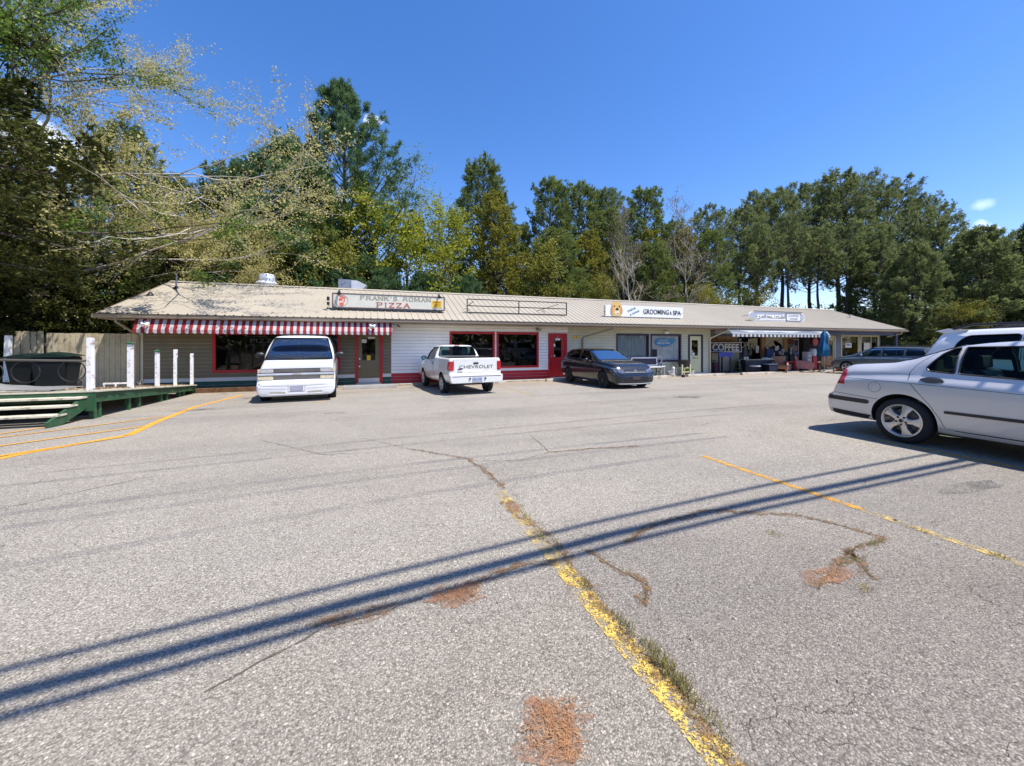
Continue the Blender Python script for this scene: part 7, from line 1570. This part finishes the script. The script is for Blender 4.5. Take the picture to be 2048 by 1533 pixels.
W = [
 ('W1', 'pine_tree', 'tallest blue green white pine, its top alone above the pizza sign', -2.4, 32, 1, 20.9, 20.9), ('D2', 'pine_tree', 'brown tinged leaning pine lump at the left foot of the tallest pine', -6.3, 31, 2, 15.2, 8),
 ('Y1', 'leafy_tree', 'yellow green tree standing before the right side of the tallest pine', -.6, 29.5, 3, 14.2, 12.6), ('S1', 'airy_tree', 'tall thin pale green tree showing sky, right of the tallest pine', 2.1, 33, 4, 18.9, 18.5),
 ('Y1', 'leafy_tree', 'brightest yellow green round tree, centred behind the empty sign frame', 4.4, 28.5, 5.1, 12.9, 12.6), ('S1', 'airy_tree', 'thin pale green treetop peeping over the brightest yellow green tree', 6.8, 36, 1.5, 17.3, 18.5),
 ('P1', 'pine_tree', 'dark pointed pine behind the pale leafy tree right of the bright round tree', 9.3, 35, .7, 18.1, 17), ('G1', 'leafy_tree', 'pale olive leafy tree in front of the dark pointed pine', 8.9, 30, 2, 13.6, 14),
 ('P2', 'pine_tree', 'broad dark pine above the right end of the empty sign frame', 15.3, 33, 1, 16.6, 17), ('P1', 'pine_tree', 'dark pine a little right of the broad one, its twin peak', 19.4, 35, 3, 17.2, 17), ('P2', 'pine_tree', 'dark thin pine just left of the painted dog head', 23.2, 36, 4, 17.7, 17),
 ('B1', 'bare_tree', 'pale budding tree right above the painted dog head', 21.2, 30, 0, 16.1, 16), ('P1', 'pine_tree', 'rounded dark pine behind the GROOMING lettering', 27.5, 35, 2, 17.9, 17), ('B1', 'bare_tree', 'bare brown twiggy tree above the right end of the grooming sign', 28.1, 31, 2.4, 18.0, 16),
 ('B2', 'bare_tree', 'white stemmed bare tree low behind the grooming sign', 19.7, 27, 1, 11.5, 14), ('B2', 'bare_tree', 'white stemmed bare tree between grooming and coffee signs', 26.0, 27.5, 3, 12.5, 14),
 ('V2', 'pine_tree', 'short open pine at the left edge of the tall pine stand', 34.5, 34, 1, 16.2, 20), ('V2', 'pine_tree', 'open pine above the left end of the rounded coffee sign', 38.6, 33, 2.2, 16.6, 20), ('V1', 'pine_tree', 'spreading pine above the coffee sign lettering', 43.9, 35, 3, 19.2, 20),
 ('V2', 'pine_tree', 'thin trunked pine above the white panel of the coffee sign', 47.2, 34, 4, 20.4, 20), ('V1', 'pine_tree', 'broad pine over the blue umbrella, far back in the stand', 55.2, 36, 5, 22.4, 20), ('V1', 'pine_tree', 'tallest wide pine in the middle of the right hand stand', 53.8, 32, .5, 22.0, 20),
 ('V2', 'pine_tree', 'pine right behind the tallest one of the stand', 61.5, 35, 3.5, 23.2, 20), ('V1', 'pine_tree', 'full pine at the right shoulder of the tall stand', 61.0, 30, 4.4, 21.3, 20), ('V1', 'pine_tree', 'outermost high pine of the tall stand, by the small cloud', 67.8, 31, 1.2, 20.2, 20),
 ('V1', 'pine_tree', 'lower pine filling the notch under the small cloud', 64.0, 27, 2.6, 16.6, 20), ('D1', 'pine_tree', 'low dense pine right of the notch, under the open sky', 66, 24.5, 1, 14.0, 13), ('D1', 'pine_tree', 'dense pine at the picture edge above the white suv', 66.5, 20.5, 3, 13.6, 13),
 ('P1', 'pine_tree', 'dark pine showing through the yellow leaves at the far left', -13.1, 27, 1, 13.2, 17), ('P2', 'pine_tree', 'dark pine tip above the roof vent, left of the leaning lump', -9.2, 30, 2, 13.0, 17), ('P2', 'pine_tree', 'low dark pine hidden behind yellow twigs', -11.3, 27.5, 4, 11.0, 17),
 ('P1', 'pine_tree', 'low green pine tip between roof vent and tallest pine', -4.6, 28.4, 5, 10.2, 17), ('D2', 'young_pine', 'bushy young pine right behind the pizza sign', .3, 26.8, 1, 6.4, 8), ('D2', 'young_pine', 'bushy young pine behind the boxy duct', -2.6, 26.6, 3, 6.6, 8), ('D2', 'young_pine', 'bushy young pine behind the left end of the empty frame', 3.0, 26.7, 4, 6.2, 8), ('D2', 'young_pine', 'bushy young pine behind the middle of the empty frame', 5.8, 26.9, 5.5, 6.2, 8),
 ('Y2', 'leafy_tree', 'olive leafed tree low behind the roof vent', -6.5, 26.6, 1, 8.2, 10), ('Y2', 'leafy_tree', 'olive leafed tree just left of the boxy duct', -3.6, 27.6, 3, 8.6, 10), ('Y2', 'leafy_tree', 'olive leafed tree right of the empty sign frame', 12.0, 28.0, 2, 9.6, 10), ('P2', 'pine_tree', 'olive tinged pine low above the right end of the empty frame', 13.5, 28.5, 4.2, 10.6, 17),
 ('Y2', 'leafy_tree', 'olive leafed tree low behind the dog head board', 17.2, 28.2, 5, 7.4, 10), ('Y2', 'leafy_tree', 'olive leafed tree low between the two right signs', 28.8, 28.0, 4, 7.2, 10), ('Y2', 'leafy_tree', 'small olive tree low behind the coffee sign, among bare trunks', 35.5, 29, 2.2, 7.8, 10), ('P1', 'pine_tree', 'dark pine filling in between bright round tree and broad dark pine', 12.2, 34.0, 2.0, 12.4, 17), ('P2', 'pine_tree', 'dark pine between the twin peak and the dog head tree', 21.6, 33.0, 5.0, 14.6, 17), ('P1', 'pine_tree', 'dark pine low right of the rounded GROOMING pine', 31.0, 34.5, 1.0, 14.6, 17), ('G1', 'leafy_tree', 'olive brown tree between GROOMING lettering and the open pines', 29.5, 31.5, 4.0, 13.0, 14), ('G1', 'leafy_tree', 'olive brown tree just behind the dog head', 18.0, 30.5, 1.0, 11.6, 14), ('G1', 'leafy_tree', 'olive brown tree low behind the grooming pine', 25.0, 31.0, 5.2, 12.6, 14),
 ('P2', 'pine_tree', 'slim pine low left of the coffee sign', 31.5, 30, 2.2, 12.5, 17), ('P1', 'pine_tree', 'slim pine low behind the grooming sign', 23.5, 29, 4.2, 10.5, 17),
 ('V3', 'pine_tree', 'bare stemmed pine rising behind the right end of the coffee sign', 43.5, 27.5, 1, 13.5, 16), ('V3', 'pine_tree', 'slim bare stemmed pine between coffee sign and umbrella', 40.2, 28.5, 3, 14.5, 16), ('V3', 'pine_tree', 'leaning bare stemmed pine right of the coffee sign', 46.6, 27.0, 4, 14.0, 16), ('V3', 'pine_tree', 'bare stemmed pine just left of the right gable', 48.6, 25.0, 5, 13.2, 16), ('V3', 'pine_tree', 'bare stemmed pine low above the coffee sign lettering', 36.8, 29.0, 2, 13.2, 16), ('D1', 'pine_tree', 'dense pine behind the grey wagon', 44.5, 20.5, 2, 10.5, 13), ('D1', 'pine_tree', 'dense pine above the yellow umbrella', 49, 18.0, 4, 11.5, 13), ('D1', 'pine_tree', 'dense pine behind the white suv roof', 52, 13.8, 5, 11.5, 13), ('D1', 'pine_tree', 'dense pine far right above the suv roof rails', 56, 17, 5.7, 12.8, 13), ('D1', 'pine_tree', 'dense tall pine between gable and tall stand', 51.5, 27, 2.9, 13.0, 13), ('Y2', 'leafy_tree', 'small yellowish tree glowing among the dense pines at right', 45.0, 17.6, 2.9, 5.2, 10),
]
for i, (k, nm, lab, x, y, rz, h, hp) in enumerate(W):
    s = h / hp; tree(k, nm, lab, x, y, rz, (s if k not in ('P1', 'P2') else max(s, .78)) * (1.0 + .08 * math.sin(i * 3.1)), s)
# left of the shops: sycamore with sprays over the roof, maple branch, dark hemlocks
proto('SY', broad, M['bark_p'], M['syc'], 91, 17, 8.6, base=.30, limbs=17, leaf=(.08, .12, 12), levels=4, up=.5, spread=.5, bias=(.42, -.10, .05), tr=.010, twig=.005, gnarl=.2)
proto('SY2', broad, M['bark_p'], M['syc'], 95, 9.5, 5.8, base=.30, limbs=18, leaf=(.09, .15, 28), levels=3, up=.55, spread=.55, bias=(.30, -.15, -.05), tr=.008, twig=.005, gnarl=.24)
proto('MP', broad, M['bark'], M['mapl'], 93, 14, 6.4, base=.45, limbs=12, leaf=(.085, .14, 30), levels=3, up=.5, spread=.5, bias=(.55, -.10, .1), tr=.014, twig=.008)
GL = 'trees left of the shops'
tree('SY', 'sycamore_tree', 'tall pale trunked tree with sparse yellow leaves reaching over the roof', -12.8, 20.8, .2, 1.0, z=-.27, group=GL)
tree('SY2', 'sycamore_tree', 'yellow leafed tree spreading low above the left end of the roof', -12.3, 22.8, 1.0, 1.05, z=-.27, group=GL)
tree('SY2', 'sycamore_tree', 'yellow leafed tree just left of the roof vent, its twigs over the ridge', -10.6, 26.8, 2.2, .85, z=-.27, group=GL)
tree('MP', 'maple_tree', 'green leafed tree reaching in at the upper left corner', -12.6, 15.2, -.2, 1.0, z=-.5, group=GL)
tree('H2', 'hemlock_tree', 'nearest dark hemlock, a drooping mass at the upper left edge', -12.0, 12.4, .4, 1.0, z=-.3, group=GL)
for i, (x, y, h, lab) in enumerate(((-11.6, 18.6, 6.4, 'dark hemlock right behind the leaning fence boards'), (-9.4, 19.6, 4.6, 'low dark hemlock behind the middle of the fence'), (-14.8, 17.5, 9.5, 'tall dark hemlock at the left picture edge beyond the fence'), (-13.2, 21.8, 8.5, 'dark hemlock behind the pale trunk'), (-10.2, 24.0, 6.6, 'dark hemlock behind the left gable'), (-7.6, 26.2, 5.8, 'dark hemlock low behind the ridge at the roof vent'), (-16.5, 22.5, 11.5, 'tallest dark hemlock far left'))):
    tree('H1', 'hemlock_tree', lab, x, y, i * 1.3, h / 12 * 1.05, h / 12, z=-.3, group=GL)
# far woods: one mass
def woods(name, label, path, h, n, seed, size=(.42, .2), m=None, thick=5, gap=0.0):
    rng = np.random.default_rng(seed); P = np.array(path, float); seg = np.diff(P[:, :2], axis=0); ln = np.linalg.norm(seg, axis=1); cum = np.r_[0, np.cumsum(ln)]
    t = rng.uniform(0, cum[-1], n); k = np.clip(np.searchsorted(cum, t) - 1, 0, len(ln) - 1); f = ((t - cum[k]) / ln[k])[:, None]
    XY = P[k, :2] + seg[k] * f + rng.normal(0, thick * .5, (n, 2)); H = P[k, 2] + (P[np.minimum(k + 1, len(P) - 1), 2] - P[k, 2]) * f[:, 0]
    H = H * (.80 + .13 * np.sin(t * .9) + .10 * np.sin(t * 2.3 + 1) + .07 * np.sin(t * 5.1)); Z = rng.uniform(0, 1, n) ** .85 * H - .3
    C = np.c_[XY, Z]; keep = (np.sin(C[:, 0] * 1.7 + C[:, 2] * 1.1) + np.sin(C[:, 1] * 1.3 - C[:, 2] * 1.9 + C[:, 0]) + rng.normal(0, .5, n)) > -1.1 + gap
    C = C[keep]; L = Leaves(); D = norm(rng.normal(0, 1, (len(C), 3))) * size[0] * rng.uniform(.5, 1.2, (len(C), 1)); Wd = norm(np.cross(D, rng.normal(0, 1, (len(C), 3)))) * size[1] * .5
    L.add(C, D, Wd); o = L.build(name, m or M['vpine'], kind='stuff'); o['label'] = label
    return o
woods('far_woods', 'dark green woods closing the view behind all the single trees', [(-45, 12, 9), (-26, 24, 8), (-14, 34, 9), (0, 41, 9), (20, 43, 9), (34, 44, 8), (52, 46, 8), (75, 40, 8), (80, 20, 11), (84, -5, 10)], 10, 190000, 3, (.40, .20))
woods('undergrowth', 'dark brush between the trunks behind the shops', [(-30, 14, 2.6), (-16, 20, 2.8), (-9, 25.5, 3.4), (0, 28.0, 3.6), (14, 29, 3.8), (30, 30, 3.5), (42, 29, 3.2), (50, 22, 3.5), (55, 10, 3.6), (58, 0, 3.4)], 3, 90000, 4, (.26, .14), M['hem'], 3, .3)
woods('roadside_woods', 'woods across the road behind the camera', [(-60, -30, 9), (0, -34, 10), (60, -28, 9)], 9, 14000, 5, (1.1, .7), M['pine'], 5)
